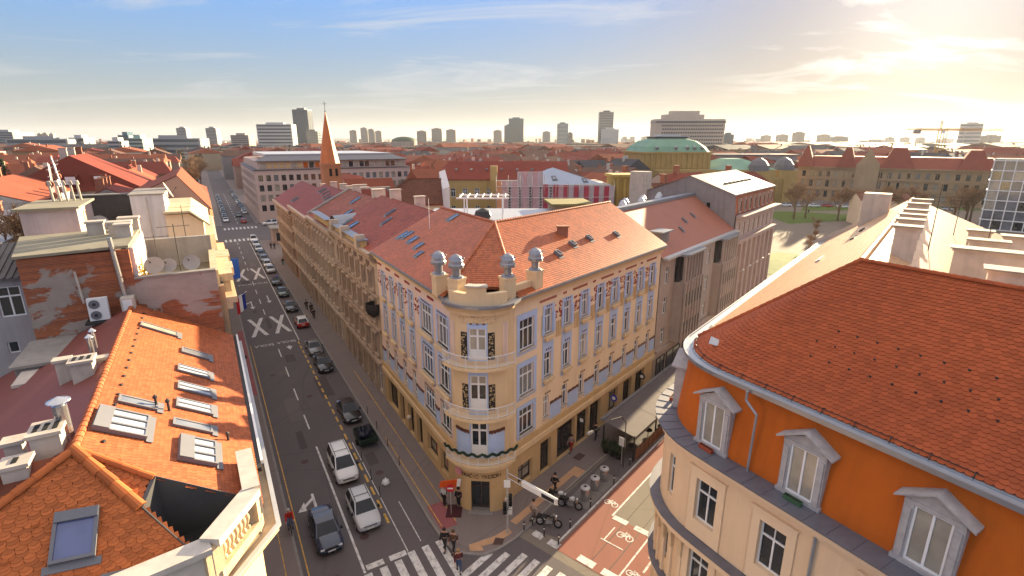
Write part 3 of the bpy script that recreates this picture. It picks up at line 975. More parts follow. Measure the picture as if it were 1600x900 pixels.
# red flower panels between the top windows
for k in range(7):
    mb = MB(); s = cols_r[k] + 1.35
    for i in range(26):
        a = random.uniform(0, 1.05); b = 13.9 + random.uniform(0, 1.35)
        w = random.uniform(.06, .16)
        fbox(mb, p0, dx, out, xr(s + a + w), xr(s + a), 0.005 + 0.002 * (i % 9), 0.045 + 0.004 * (i % 9), b, b + w * 1.1)
    mb.build('flower_panel', m_red_orn, corner, kind='stuff')
    mb = MB()
    for i in range(3):
        fbox(mb, p0, dx, out, xr(s + 0.25 + 0.26 * i + 0.12), xr(s + 0.25 + 0.26 * i), 0.004, 0.05, 12.3, 13.7)
    mb.build('fluted_strip', m_ochre, corner, kind='stuff')
    # open shutters of the top floor
for k in range(8):
    for side in (-0.40, 1.04):
        mb = MB(); s = cols_r[k] + side
        fbox(mb, p0, dx, out, xr(s + 0.34), xr(s), 0.04, 0.085, 13.0, 14.7)
        for i in range(7):
            fbox(mb, p0, dx, out, xr(s + 0.30), xr(s + 0.04), 0.085, 0.105, 13.1 + i * 0.22, 13.22 + i * 0.22)
        mb.build('shutter', m_blue, corner)
mb = MB()
for i in range(120):
    s = 31.2 + i * 0.18
    if int(i / 13) % 2 == 0 or (i % 13) in (5, 6, 7):
        fbox(mb, p0, dx, out, xr(s + 0.1), xr(s), 0.0, 0.03, 15.78, 15.98)
mb.build('frieze_studs', m_red_orn, corner, kind='stuff')
# ground floor right
shops_r = [(28.55, 30.5, 0.65, 2.5), (31.6, 33.15, 0.15, 3.2), (34.1, 36.9, 0.15, 3.5), (37.3, 39.3, 0.15, 3.5), (39.6, 41.6, 0.15, 3.5), (43.2, 45.1, 0.9, 3.4), (46.3, 48.2, 0.15, 3.4), (49.1, 51.2, 0.15, 3.4)]
mb = MB(); wall_grid(mb, p0, dx, out, LR, 0.0, 3.9, [(xr(b), xr(a), z0, z1) for a, b, z0, z1 in shops_r], 0.45)
mb.build('ground_floor_wall', m_ochre, corner)
def shopfront(parent, p0, dx, out, x0, x1, z0, z1, frame=m_frame_d, depth=0.40, door=True, lit=None):
    mb = MB(); b = 0.09
    fbox(mb, p0, dx, out, x0, x0 + b, -depth, -depth + .08, z0, z1); fbox(mb, p0, dx, out, x1 - b, x1, -depth, -depth + .08, z0, z1)
    fbox(mb, p0, dx, out, x0 + b, x1 - b, -depth, -depth + .075, z1 - b, z1); fbox(mb, p0, dx, out, x0 + b, x1 - b, -depth, -depth + .075, z0, z0 + 0.25)
    xm = (x0 + x1) / 2
    fbox(mb, p0, dx, out, xm - b / 2, xm + b / 2, -depth, -depth + .07, z0 + .25, z1 - b)
    fbox(mb, p0, dx, out, x0 + b, x1 - b, -depth, -depth + .07, z1 - 0.8, z1 - 0.72)
    o = mb.build('shopfront', frame, parent)
    pn = MB(); fbox(pn, p0, dx, out, x0 + b, x1 - b, -depth - 0.02, -depth + .02, z0 + .25, z1 - b)
    pn.build('pane', lit or m_glass, o)
    return o
for i, (a, b, z0, z1) in enumerate(shops_r):
    shopfront(corner, p0, dx, out, xr(b), xr(a), z0, z1, lit=(m_curtain if i in (0, 5) else m_glass))
# --- left facade
p0, dx, out, LL = edge(aL2, aL)
def xl(s):
    return s - 33.8
cols_l = [(34.25, 2.1, '3t'), (37.5, 2.5, '4t'), (42.0, 1.0, '2t'), (44.7, 1.0, '2t'), (47.4, 1.0, '2t'), (50.1, 1.0, '2t')]
ops = []; wins = []
for (s, w, st) in cols_l:
    for (z, h) in ((5.35, 2.1), (8.9, 2.35), (12.65, 2.4)):
        ops.append((xl(s), xl(s + w), z, z + h)); wins.append((xl(s + w / 2), z, w, h, st))
mb = MB(); wall_grid(mb, p0, dx, out, LL, 4.9, EAVE, ops, 0.2)
mb.build('wall', m_pinkp, corner)
for w in wins:
    put_window(corner, p0, dx, out, w[0], w[1], w[2], w[3], w[4], 0.15, sill=True, pane=random.choice(('dark', 'blue', 'light', 'light')))
for (s, w, st) in cols_l:
    mb = MB(); q0 = p0 + dx * (xl(s) - 0.28)
    wall_grid(mb, q0, dx, out, w + 0.56, 8.3, 15.4, [(0.28, 0.28 + w, 8.9, 11.25), (0.28, 0.28 + w, 12.65, 15.05)], 0.03, off=0.03)
    mb.build('window_strip', m_blue, corner)
    mb = MB()
    for z in (12.3, 8.5):
        fbox(mb, p0, dx, out, xl(s) - .2, xl(s + w) + .2, 0.031, 0.36, z, z + 0.22)
        fbox(mb, p0, dx, out, xl(s), xl(s + w), 0.031, 0.2, z - 0.22, z)
    mb.build('sill_bracket', m_ochre_l, corner, kind='stuff')
    mb = MB()
    n = int(w / 0.28)
    for z in (11.45, 15.2, 7.6):
        for q in range(n):
            fbox(mb, p0, dx, out, xl(s) + 0.15 + 0.28 * q, xl(s) + 0.28 + 0.28 * q, 0.031, 0.06, z, z + 0.14)
    mb.build('glazed_studs', m_brown_orn, corner, kind='stuff')
gaps = [(36.5, 37.4), (40.15, 41.9), (43.1, 44.6), (45.8, 47.3), (48.5, 50.0), (51.2, 52.5)]
for (a, b) in gaps:
    mb = MB(); fbox(mb, p0, dx, out, xl(a), xl(b), 0.0, 0.03, 4.96, 6.6)
    mb.build('lavender_panel', m_blue, corner)
    mb = MB()
    for i in range(6):
        x = xl(a) + (b - a) * i / 6
        fbox(mb, p0, dx, out, x, x + (b - a) / 6 - .02, 0.031, 0.10, 6.5 - 0.10 * math.sin(math.pi * (i + .5) / 6), 6.72 - 0.10 * math.sin(math.pi * (i + .5) / 6))
    mb.build('brown_garland', m_brown_orn, corner, kind='stuff')
    if b - a > 1.2:
        mb = MB()
        for i in range(18):
            xx = random.uniform(0.05, b - a - 0.2); zz_ = 13.7 + random.uniform(0, 1.4); w = random.uniform(.07, .17)
            fbox(mb, p0, dx, out, xl(a) + xx, xl(a) + xx + w, 0.005 + 0.002 * (i % 9), 0.045 + 0.004 * (i % 9), zz_, zz_ + w)
        mb.build('flower_panel', m_red_orn, corner, kind='stuff')
mb = MB()
for i in range(100):
    s = 37 + i * 0.155
    if int(i / 9) % 2 == 0:
        fbox(mb, p0, dx, out, xl(s), xl(s + 0.09), 0.0, 0.03, 15.78, 15.98)
mb.build('frieze_studs', m_red_orn, corner, kind='stuff')
shops_l = [(35.2, 36.9, 0.75, 2.9), (37.5, 39.95, 0.95, 2.8), (41.2, 42.7, 0.15, 3.3), (43.5, 45.1, 0.15, 3.3), (46.2, 47.6, 0.15, 3.3), (48.3, 51.5, 0.35, 3.3)]
mb = MB(); wall_grid(mb, p0, dx, out, LL, 0.0, 3.9, [(xl(a), xl(b), z0, z1) for a, b, z0, z1 in shops_l], 0.45)
mb.build('ground_floor_wall', m_ochre, corner)
m_poster = mat('window_poster_red', (0.45, 0.05, 0.04), 0.5, 0.5, 2.5)
for i, (a, b, z0, z1) in enumerate(shops_l):
    shopfront(corner, p0, dx, out, xl(a), xl(b), z0, z1, lit=(m_curtain if i in (0, 1) else m_glass))
    if i < 2:
        mb = MB(); fbox(mb, p0, dx, out, xl(a) + 0.45, xl(a) + 1.15, -0.37, -0.36, z0 + .45, z1 - .45); mb.build('window_poster', m_poster, corner)
# --- tower: flat centre bay with doors, curved flanks
azs = [AX - 52, AX - 44, AX - 36, AX - 28, AX - 16, AX + 16, AX + 28, AX + 36, AX + 44, AX + 52]
tw_pts = [aR] + [tower_pt(a) for a in azs] + [aL2]
doors = [(5.05, 8.0), (8.95, 11.7), (12.95, 15.3)]
mbU = MB(); mbG = MB()
for i in range(len(tw_pts) - 1):
    q0, d, o_, L = edge(tw_pts[i], tw_pts[i + 1])
    centre = (i == 5)
    if centre:
        wall_grid(mbU, q0, d, o_, L, 4.9, EAVE, [(L / 2 - .62, L / 2 + .62, a, b) for a, b in doors], 0.25)
        wall_grid(mbG, q0, d, o_, L, 0.0, 3.9, [(L / 2 - .78, L / 2 + .78, 0.15, 2.9)], 0.6)
        TQ = (q0, d, o_, L)
    else:
        wall_grid(mbU, q0, d, o_, L, 4.9, EAVE, []); wall_grid(mbG, q0, d, o_, L, 0.0, 3.9, [])
    if i in (4, 6):
        for (z0, z1) in ((8.95, 11.0), (12.95, 15.0)):
            if True:
                lt = MB(); fbox(lt, q0, d, o_, 0.02, L - 0.02, 0.0, 0.03, z0, z1)
                lo = lt.build('lattice_panel', m_orn_lat, corner)
                lt = MB()
                for q in range(34):
                    x = random.uniform(.04, L - .12); z = random.uniform(z0 + .03, z1 - .14); w = random.uniform(.05, .12)
                    fbox(lt, q0, d, o_, x, x + w, 0.031 + .001 * (q % 8), 0.05 + .002 * (q % 8), z, z + w)
                lt.build('lattice_leaves', m_orn_gold, lo, kind='stuff')
    if 2 <= i <= 8:
        mb = MB(); fbox(mb, q0, d, o_, 0.0, L, 0.0, 0.035, 5.0, 7.1); mb.build('lavender_panel', m_blue, corner) if not centre else None
        if not centre:
            mb = MB()
            for k in range(4):
                xx = L * k / 4; up = 0.5 * abs(AX - (azs[i - 1] + azs[min(i, 9)]) / 2) / 52
                fbox(mb, q0, d, o_, xx, xx + L / 4 - .01, 0.036, 0.12, 6.95 + 0.35 * up + 0.05 * (k % 2), 7.2 + 0.35 * up)
            mb.build('brown_garland', m_brown_orn, corner, kind='stuff')
mbU.build('tower_wall', m_ochre_l, corner); mbG.build('ground_floor_wall', m_ochre, corner)
q0, d, o_, L = TQ
for (z0, z1) in doors:
    mb = MB()
    wall_grid(mb, q0, d, o_, L, z0 - 0.1, z1 + 0.75, [(L / 2 - .62, L / 2 + .62, z0, z1)], 0.03, off=0.03)
    mb.build('door_surround', m_blue, corner)
    mb = MB(); h = z1 - z0
    x0, x1 = L / 2 - .62, L / 2 + .62
    for (xa, xb) in ((x0, x0 + .1), (L / 2 - .07, L / 2 + .07), (x1 - .1, x1)):
        fbox(mb, q0, d, o_, xa, xb, -0.16, -0.08, z0, z1)
    for (za, zb) in ((z0, z0 + h * .32), (z0 + h * .72, z0 + h * .77), (z1 - .1, z1)):
        fbox(mb, q0, d, o_, x0 + .1, x1 - .1, -0.15, -0.085, za, zb)
    dd = mb.build('balcony_door', m_whitepaint, corner)
    mb = MB(); fbox(mb, q0, d, o_, x0 + .1, x1 - .1, -.15, -.12, z0 + h * .32, z0 + h * .72); mb.build('pane', m_curtain if z0 > 12 else m_glass, dd)
    mb = MB(); fbox(mb, q0, d, o_, x0 + .1, x1 - .1, -.15, -.12, z0 + h * .77, z1 - .1); mb.build('transom_pane', m_curtain if z0 > 8.5 else m_glass, dd)
    mb = MB()
    for k in range(3):
        fbox(mb, q0, d, o_, L / 2 - .55 + .46 * k, L / 2 - .55 + .46 * k + .17, .031, .06, z1 + .3, z1 + .44)
    mb.build('glazed_studs', m_brown_orn, corner, kind='stuff')
shopfront(corner, q0, d, o_, L / 2 - .78, L / 2 + .78, 0.15, 2.9, depth=0.55)
mb = MB(); fbox(mb, q0, d, o_, L / 2 - .95, L / 2 + .95, -0.55, 0.35, 0.13, 0.19); mb.build('doorstep', m_kerb, corner)
# relief panel high on the tower
a_, b_ = [tower_pt(a, TR + 0.05) for a in np.arange(AX + 30, AX - 30.1, -6)], None
mb = MB()
for i in range(len(a_) - 1):
    q0_, d_, oo, L_ = edge(a_[i + 1], a_[i])
    fbox(mb, q0_, d_, oo, 0, L_, 0, .03, 15.75, 16.75)
rp = mb.build('relief_panel', m_ochre_l, corner)
mb = MB()
for i in range(len(a_) - 1):
    q0_, d_, oo, L_ = edge(a_[i + 1], a_[i])
    for k in range(16):
        x = random.uniform(.01, L_ - .06); z = random.uniform(15.8, 16.66); fbox(mb, q0_, d_, oo, x, x + random.uniform(.03, .08), .031, .04 + .003 * (k % 9), z, z + random.uniform(.03, .08))
mb.build('relief_ornament', m_ochre, rp, kind='stuff')
# fluted pilasters beside the tower
for base in (tower_pt(AX - 46), tower_pt(AX + 46)):
    dirn = (base - Vector((TC[0], TC[1], 0))).normalized(); tdir = Vector((dirn.y, -dirn.x, 0))
    for k in (-1, 0, 1):
        mb = MB(); fbox(mb, base + tdir * (0.14 * k), tdir, dirn, -.05, .05, -.06, .09, 12.6, 15.6); mb.build('pilaster_flute', m_pinkp, corner)
# string courses, cornice, gutter
band('belt_course', m_ochre_l, -0.15, 0.28, 3.9, 4.35)
band('belt_course', m_ochre, -0.15, 0.16, 4.35, 4.9)
band('cornice', m_ochre_l, -0.2, 0.30, EAVE - 0.75, EAVE - 0.45)
band('cornice', m_ochre, -0.2, 0.50, EAVE - 0.45, EAVE - 0.2)
band('gutter', m_zinc, 0.42, 0.66, EAVE - 0.2, EAVE)
band('gutter_top', m_zinc_l, 0.0, 0.42, EAVE - 0.2, EAVE - 0.08)
# balconies
m_rail = mat('balcony_white_iron', (0.62, 0.60, 0.58), 0.5, 0.1, 3)
for zb, rr in ((4.55, .8), (8.35, .8), (12.35, .8)):
    az_r = np.arange(AX - 52, AX + 52.1, 6.5)
    r1 = TR + rr
    mb = MB(); mb.prism([(p.x, p.y) for p in [tower_pt(a, r1) for a in az_r] + [tower_pt(a, TR - .05) for a in az_r[::-1]]], zb, zb + 0.22)
    bal = mb.build('balcony', m_ochre_l, corner)
    mb = MB()
    for a0, a1 in zip(az_r[:-1], az_r[1:]):
        for z in (zb + 1.12, zb + 0.36):
            mb.tube(tower_pt(a0, r1 - .06, z), tower_pt(a1, r1 - .06, z), .035, n=5)
    mb.build('handrail', m_rail, bal, kind='stuff')
    for a in az_r[::2]:
        mb = MB(); mb.tube(tower_pt(a, r1 - .06, zb + .2), tower_pt(a, r1 - .06, zb + 1.15), .035, n=5); mb.build('post', m_rail, bal)
    mb = MB()
    for a in np.arange(AX - 51, AX + 51, 1.6):
        mb.tube(tower_pt(a, r1 - .06, zb + .36), tower_pt(a, r1 - .06, zb + 1.12), .012, n=4, caps=False)
    mb.build('balusters', m_rail, bal, kind='stuff')
    if zb < 5:
        mb = MB()
        pts = [tower_pt(a, r1 - .02, zb + 1.16 + 0.10 * math.sin(a * 0.5) ) for a in np.arange(AX - 56, AX + 56, 3)]
        for a, b in zip(pts[:-1], pts[1:]):
            mb.tube(a, b, .10, n=6)
            for k in range(5):
                q = a.lerp(b, random.random()); v = Vector((random.uniform(-1, 1), random.uniform(-1, 1), random.uniform(-1, 1))).normalized()
                mb.tube(q, q + v * .2, .03, .005, n=3)
        mb.build('evergreen_garland', mat('garland_green', (0.015, 0.035, 0.02), 0.9, 0.3, 6), bal)
# lettering over the corner door and round sign
m_letter = mat('sign_letter', (0.09, 0.05, 0.035), 0.6, 0.1, 2)
def facade_text(txt, p, xdir, size, mtl, parent, name='lettering', ext=0.01):
    cu = bpy.data.curves.new(name, 'FONT'); cu.body = txt; cu.size = size; cu.align_x = 'CENTER'; cu.align_y = 'CENTER'; cu.extrude = ext
    cu.materials.append(mtl)
    o = text_object(name, cu, parent)
    o.matrix_parent_inverse = Matrix.Translation(-WLOC.get(parent.name, Vector()))
    x = Vector(xdir).normalized(); zc = x.cross(UP)
    o.matrix_basis = basis(x, UP, zc, Vector(p))
    return o
for i, ch in enumerate('DRA\u010cI\u0106 TREZORI'):
    a = AX + 30 - i * 60 / 12
    p = tower_pt(a, TR + 0.06, 3.35); o_ = (p - Vector((TC[0], TC[1], 3.35))).normalized()
    if ch != ' ':
        facade_text(ch, p, Vector((-o_.y, o_.x, 0)), 0.42, m_letter, corner)
mb = MB(); pr_ = tower_pt(AX + 40, TR + .12, 3.45); o_ = (pr_ - Vector((TC[0], TC[1], 3.45))).normalized()
mb.tube(pr_ - o_ * .1, pr_ + o_ * .06, .33, n=20); mb.build('round_sign', mat('pink_sign', (0.65, 0.28, 0.32), 0.4, 0.2, 3), corner)
# --- roof
RZ, RTL, RTR = 21.0, 21.7, -30.5
AP = Vector((*[float(v) for v in meet(RTL, RTR)], RZ))
eL0, eL1 = FL(52.6, 13.75, EAVE), Vector((-3.9, 38.3, EAVE + .0)); rL0 = FL(52.6, RTL, RZ)
eR0, eR1 = FR(53.5, -22.45, EAVE), Vector((-0.2, 38.6, EAVE)); rR0 = FR(54.9, RTR, RZ)
eL1 = FL(33.6, 13.75, EAVE); eR1 = FR(28.0, -22.45, EAVE)
hipL = FL(34.6, 14.7, EAVE + .95 * (RZ - EAVE) / (RTL - 13.75)); hipR = FR(28.6, -23.4, EAVE + .95 * (RZ - EAVE) / (-22.45 - RTR))
rf = roof_plane(corner, [eL0, eL1, hipL, AP, rL0], m_roof_base, 0.06)
rf2 = roof_plane(corner, [eR0, rR0, AP, hipR, eR1], m_roof_base, 0.06)
rf3 = roof_plane(corner, [hipL, hipR, AP], m_roof_base, 0.06)
tiles('tiles', rf, m_roof_ch, [eL1, eL0], [AP, rL0], 0.20, 0.26, 'flat', 0.035)
tiles('tiles', rf2, m_roof_ch, [eR0, eR1], [rR0, AP], 0.20, 0.26, 'flat', 0.035)
tiles('tiles', rf3, m_roof_ch, [hipL, hipR], [AP, AP], 0.20, 0.26, 'flat', 0.035)
for a, b in ((hipL, AP), (hipR, AP), (AP, rL0), (AP, rR0)):
    ridge_caps(rf, a + UP * .05, b + UP * .05, 0.14, m_roof_ch)
# back slopes and gable ends
roof_plane(corner, [rL0, AP, FL(46, 29.6, EAVE), FL(52.6, 29.6, EAVE)], m_roof_ch)
roof_plane(corner, [AP, rR0, FR(53.5, -38.5, EAVE), FR(46, -38.5, EAVE)], m_roof_ch)
mb = MB(); mb.prism([(q.x, q.y) for q in (FL(52.55, 14.4), FL(52.55, 27), FL(42, 30), FR(41, -35), FR(53.2, -35), FR(53.2, -23.1))], 0, EAVE - .1); mb.build('rear_wall', m_plaster_ch, corner)
for fr_, a0, b0, b1, b2 in ((FL, 52.5, 13.8, RTL, 29.6), (FR, 53.4, -22.5, RTR, -38.5)):
    mb = MB(); mb.face([fr_(a0, b0, EAVE - .2), fr_(a0, b2, EAVE - .2), fr_(a0, b1, RZ - .1)]); mb.build('gable', m_plaster_ch, corner)
ROOF_L = (eL1, eL0, rL0, AP); ROOF_R = (eR0, eR1, AP, rR0)
def roof_thing(fn, corners, u, v, *a, **k):
    p = bil(*corners, u, v); x = bil(*corners, min(1, u + .02), v) - bil(*corners, max(0, u - .02), v); y = bil(*corners, u, 1) - bil(*corners, u, 0)
    x = x.normalized(); y = (y - x * y.dot(x)).normalized()
    return fn(a[0], p + y * 0, x, y, *a[1:], **k)
for (u, v, w, h) in ((.62, .83, .9, 1.2), (.87, .35, .8, 1.3), (.92, .32, .8, 1.3), (.74, .33, 1.0, 1.1), (.60, .30, .8, 1.0), (.50, .22, .7, .8)):
    roof_thing(skylight, ROOF_L, u, v, rf, w, h)
for (u, v) in ((.27, .35), (.47, .40), (.60, .38), (.72, .30)):
    roof_thing(skylight, ROOF_R, u, v, rf2, .5, .7, lift=.3, pane=m_zinc)
p = bil(*ROOF_R, .62, .60); mb = MB(); mb.box(p.x - .5, p.x + .5, p.y - .25, p.y + .25, p.z - .5, p.z + .75); mb.box(p.x - .62, p.x + .62, p.y - .36, p.y + .36, p.z + .75, p.z + .87)
mb.build('chimney', m_brick_ch, corner)
mb = MB(); p = bil(*ROOF_L, .72, .62); mb.tube(p, p + Vector((0, 0, 3.0)), .03, .02); mb.build('mast', m_whitepaint, corner)
# attic parapet with pedestals and metal finials
mb = MB()
for i, (a0, a1) in enumerate(zip(np.arange(AX - 50, AX + 50, 5), np.arange(AX - 45, AX + 55, 5))):
    mid = (a0 + a1) / 2 - AX
    zt = EAVE + (1.25 if abs(mid) < 17 else 0.75)
    mb.prism([(q.x, q.y) for q in (tower_pt(a0, TR + .1), tower_pt(a1, TR + .1), tower_pt(a1, TR - .35), tower_pt(a0, TR - .35))], EAVE - .1, zt)
pa = mb.build('parapet', m_ochre_l, corner)
mb = MB()
for a0 in np.arange(AX - 17, AX + 16, 4.25):
    mb.prism([(q.x, q.y) for q in (tower_pt(a0, TR + .2), tower_pt(a0 + 4.25, TR + .2), tower_pt(a0 + 4.25, TR - .45), tower_pt(a0, TR - .45))], EAVE + 1.25, EAVE + 1.36)
mb.build('coping', m_plaster_ch, pa)
for (x, y, aim) in ((-5.35, 37.0, 240), (-3.95, 35.9, 215), (-0.3, 36.2, 155), (1.75, 38.2, 129.6)):
    f = Frame(x, y, aim); ped = MB(f); ped.box(-.5, .42, -.45, .45, EAVE - .1, EAVE + 1.35); ped.box(-.56, .48, -.51, .51, EAVE + 1.35, EAVE + 1.5)
    po = ped.build('pedestal', m_ochre_l, corner)
    fn = MB(); zp = EAVE + 1.5
    fn.lathe(x, y, [(r * 1.2, zp + (q - 1.28) * 1.35) for r, q in ((.42, 1.28), (.40, 1.36), (.24, 1.42), (.24, 1.75), (.46, 1.82), (.47, 1.98), (.42, 2.05), (.41, 2.2), (.30, 2.42), (.12, 2.52), (.03, 2.56))], 12)
    for t in (0, math.pi):
        fn.tube((x + .3 * math.cos(t), y + .3 * math.sin(t), EAVE + 2.85), (x + .6 * math.cos(t), y + .6 * math.sin(t), EAVE + 2.92), .07, .05, 6)
    fn.build('finial', m_zinc, po, smooth=False)
# attic walls along the first metres of both facades
for fr_, s0, s1, b in ((FL, 33.9, 36.0, 14.3), (FR, 28.2, 31.0, -23.0)):
    sg = 1 if fr_ is FL else -1
    mb = MB(fr_); mb.box(s0, s1, b, b + sg * .4, EAVE - .1, EAVE + .75); mb.build('parapet', m_ochre_l, corner)
# ------------------------------------------------------------------ orange mansard house (right)
m_orange = mat('orange_mansard_tile', (0.52, 0.115, 0.008), 0.8, 0.2, 0.5, bump=0.12, bscale=5, stain=0.35)
m_cream = mat('cream_plaster', (0.78, 0.565, 0.36), 0.88, 0.08, 0.5, stain=0.15, bump=0.06)
m_cream_l = mat('cream_light', (0.80, 0.595, 0.39), 0.88, 0.08, 0.5, stain=0.1)
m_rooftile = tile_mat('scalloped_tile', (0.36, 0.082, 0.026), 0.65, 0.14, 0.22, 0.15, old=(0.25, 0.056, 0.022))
m_gutter = mat('gutter_zinc', (0.42, 0.44, 0.47), 0.35, 0.15, 2, metal=0.6)
m_greywood = mat('weathered_grey_paint', (0.44, 0.41, 0.40), 0.8, 0.3, 3, stain=0.3)
rh_ = thing('mansard_house', 'orange mansard house with curved cream front and scalloped red roof', 'house', (16, 22, 0))
# eave line: straight front along the left street, curve, straight side along the right street
def rpath(off, n=9):
    """outline from the front's near end round the curve to the far side; off moves it outwards"""
    pts = [FL(1.0, 19.6 - off), FL(8.0, 19.5 - off), FL(13.5, 19.4 - off)]
    # arc between the two facade lines
    A = np.array([[FL.n.x, FL.n.y], [FR.n.x, FR.n.y]])
    r = 5.0
    c = np.linalg.solve(A, np.array([19.4 + r, -10.6 + r]))
    for a in np.linspace(239.9, 309.6, n):
        pts.append(Vector((c[0] + (r + off) * math.sin(rad(a)), c[1] + (r + off) * math.cos(rad(a)), 0)))
    pts += [FR(36.0, -10.6 - off), FR(46, -10.6 - off), FR(58, -10.6 - off), FR(66, -10.6 - off)]
    return pts
def rband(name, mtl, o0, o1, z0, z1, parent=rh_, i0=0, i1=None):
    a, b = rpath(o0), rpath(o1); mb = MB()
    i1 = len(a) - 1 if i1 is None else i1
    for i in range(i0, i1):
        mb.prism([(q.x, q.y) for q in (a[i], a[i + 1], b[i + 1], b[i])], z0, z1)
    return mb.build(name, mtl, parent)
ZC, ZE = 13.3, 17.2
# cream wall, one face for each straight piece; the front piece and the curve carry windows
w_ = rpath(0.0); mb = MB()
seglen = [(w_[i + 1] - w_[i]).length for i in range(len(w_) - 1)]
fl_z = [(9.35, 11.75), (5.2, 7.6), (1.0, 3.4)]
outer = MB()
for i in range(len(w_) - 1):
    q0, d, o_, L = edge(w_[i], w_[i + 1])
    ops = []
    if i in (0, 1, 2):
        n = max(1, int(L / 3.1))
        for k in range(n):
            xc = L * (k + .5) / n
            for z0, z1 in fl_z:
                ops.append((xc - .62, xc + .62, z0, z1))
    if i in (5, 8):
        ops = [(max(.02, L / 2 - .3), min(L - .02, L / 2 + .3), z0, z1) for z0, z1 in fl_z]
    if i >= 11:
        n = max(1, int(L / 3.0))
        for k in range(n):
            xc = L * (k + .5) / n
            for z0, z1 in fl_z:
                ops.append((xc - .6, xc + .6, z0, z1))
    wall_grid(outer, q0, d, o_, L, 0.0, ZC, ops, 0.25)
    for (x0, x1, z0, z1) in ops:
        put_window(rh_, q0, d, o_, (x0 + x1) / 2, z0, x1 - x0, z1 - z0, '2t' if x1 - x0 > 1 else '1t', 0.18, pane=random.choice(('dark', 'dark', 'light')))
        if i < 3:
            mb = MB()
            wall_grid(mb, q0 + d * (x0 - .42), d, o_, x1 - x0 + .84, z0 - .9, z1 + .5, [(.42, .42 + x1 - x0, z0, z1), (0.0, .001, z0 - .9, z0 - .89)], .06, off=.07)
            fbox(mb, q0, d, o_, x0 - .48, x1 + .48, 0.0, .16, z1 + .5, z1 + .6)
            fbox(mb, q0, d, o_, x0 - .42, x0 - .40, 0, .07, z0 - .9, z1 + .5); fbox(mb, q0, d, o_, x1 + .40, x1 + .42, 0, .07, z0 - .9, z1 + .5)
            mb.build('window_surround', m_cream_l, rh_)
outer.build('wall', m_cream, rh_)
# ledges with dark sheet covering
rband('ledge', m_cream_l, 0.0, 0.55, 8.0, 8.35); rband('ledge_sheet', m_lead, 0.02, 0.62, 8.35, 8.40)
rband('moulding', m_cream_l, 0.0, 0.25, 7.7, 8.0); rband('moulding', m_cream_l, 0.0, 0.12, 12.55, 12.75)
rband('cornice', m_cream_l, 0.0, 0.45, ZC - .35, ZC - .05); rband('cornice', m_cream, 0.0, 0.25, ZC - .6, ZC - .35)
rband('cornice_sheet', m_lead, -1.1, 0.62, ZC - .05, ZC + .03)
rband('ledge', m_cream_l, 0.0, 0.4, 4.0, 4.25); rband('ledge_sheet', m_lead, 0.02, 0.45, 4.25, 4.29)
# seams of the sheet covering
pa, pb = rpath(-.5), rpath(.63)
for i in range(len(pa) - 1):
    n = max(1, int((pa[i + 1] - pa[i]).length / 0.9))
    for k in range(n):
        f = (k + .5) / n
        a = pa[i].lerp(pa[i + 1], f); b = pb[i].lerp(pb[i + 1], f)
        mb = MB(); mb.tube((a.x, a.y, ZC + .04), (b.x, b.y, ZC + .04), .02, n=4); mb.build('sheet_seam', m_lead, rh_)
# ornament brackets under the ledge on the curve
for i in range(3, 11):
    p = (w_[i] + w_[i + 1]) * .5; q0, d, o_, L = edge(w_[i], w_[i + 1])
    mb = MB(); fbox(mb, q0, d, o_, L / 2 - .12, L / 2 + .12, 0, .22, 6.6, 7.7); fbox(mb, q0, d, o_, L / 2 - .17, L / 2 + .17, 0, .3, 7.4, 7.7); mb.build('bracket', m_ochre_l, rh_)
    mb = MB(); fbox(mb, q0, d, o_, L / 2 - .1, L / 2 + .1, 0, .14, .2, 6.6); mb.build('pilaster', m_cream_l, rh_)
# mansard: steep orange slope from the cornice to the eave
bo, to = rpath(-0.55), rpath(-1.0)
mb = MB()
for i in range(len(bo) - 1):
    mb.face([(bo[i].x, bo[i].y, ZC), (bo[i + 1].x, bo[i + 1].y, ZC), (to[i + 1].x, to[i + 1].y, ZE), (to[i].x, to[i].y, ZE)])
mans = mb.build('mansard', m_orange, rh_)
# dormers: pedimented white surrounds standing on the cornice
def dormer(par, p, out_, w=1.8, h=2.4):
    d = Vector((out_.y, -out_.x, 0))            # right of the outward direction; x axis
    d = -d
    base = Vector((p.x, p.y, 0))
    z0 = ZC + .03
    mb = MB()
    for sx in (-1, 1):
        fbox(mb, base, d, out_, sx * (w / 2) - (.32 if sx > 0 else 0), sx * (w / 2) + (0 if sx > 0 else .32), -1.0, .02, z0, z0 + h)
        fbox(mb, base, d, out_, sx * (w / 2 - .16) - .10, sx * (w / 2 - .16) + .10, .02, .08, z0 + .1, z0 + h - .2)
    fbox(mb, base, d, out_, -w / 2, w / 2, -1.0, .05, z0 + h, z0 + h + .16)
    fbox(mb, base, d, out_, -w / 2 - .06, w / 2 + .06, -.8, .10, z0, z0 + .16)
    do = mb.build('dormer', m_greywood, par)
    pd = MB()
    A = lambda x, y, z: tuple(base + d * x + out_ * y + UP * z)
    zt = z0 + h + .16
    pd.face([A(-w / 2 - .05, .02, zt), A(w / 2 + .05, .02, zt), A(0, .02, zt + .5)])
    pd.build('pediment', m_greywood, do)
    rf_ = MB()
    for sx in (-1, 1):
        q = [A(sx * (w / 2 + .28), .22, zt - .06), A(0, .22, zt + .60), A(0, -1.3, zt + .60), A(sx * (w / 2 + .28), -1.3, zt - .06)]
        q2 = [(x, y, z + .09) for x, y, z in q]
        rf_.face(q); rf_.face(q2)
        for i in range(4):
            rf_.face([q[i], q[(i + 1) % 4], q2[(i + 1) % 4], q2[i]])
    rf_.build('dormer_roof', m_greywood, do)
    put_window(par, base, d, out_, 0, z0 + .16, w - .64, h - .16, '2', 0.05, pane='curtain')
    return do
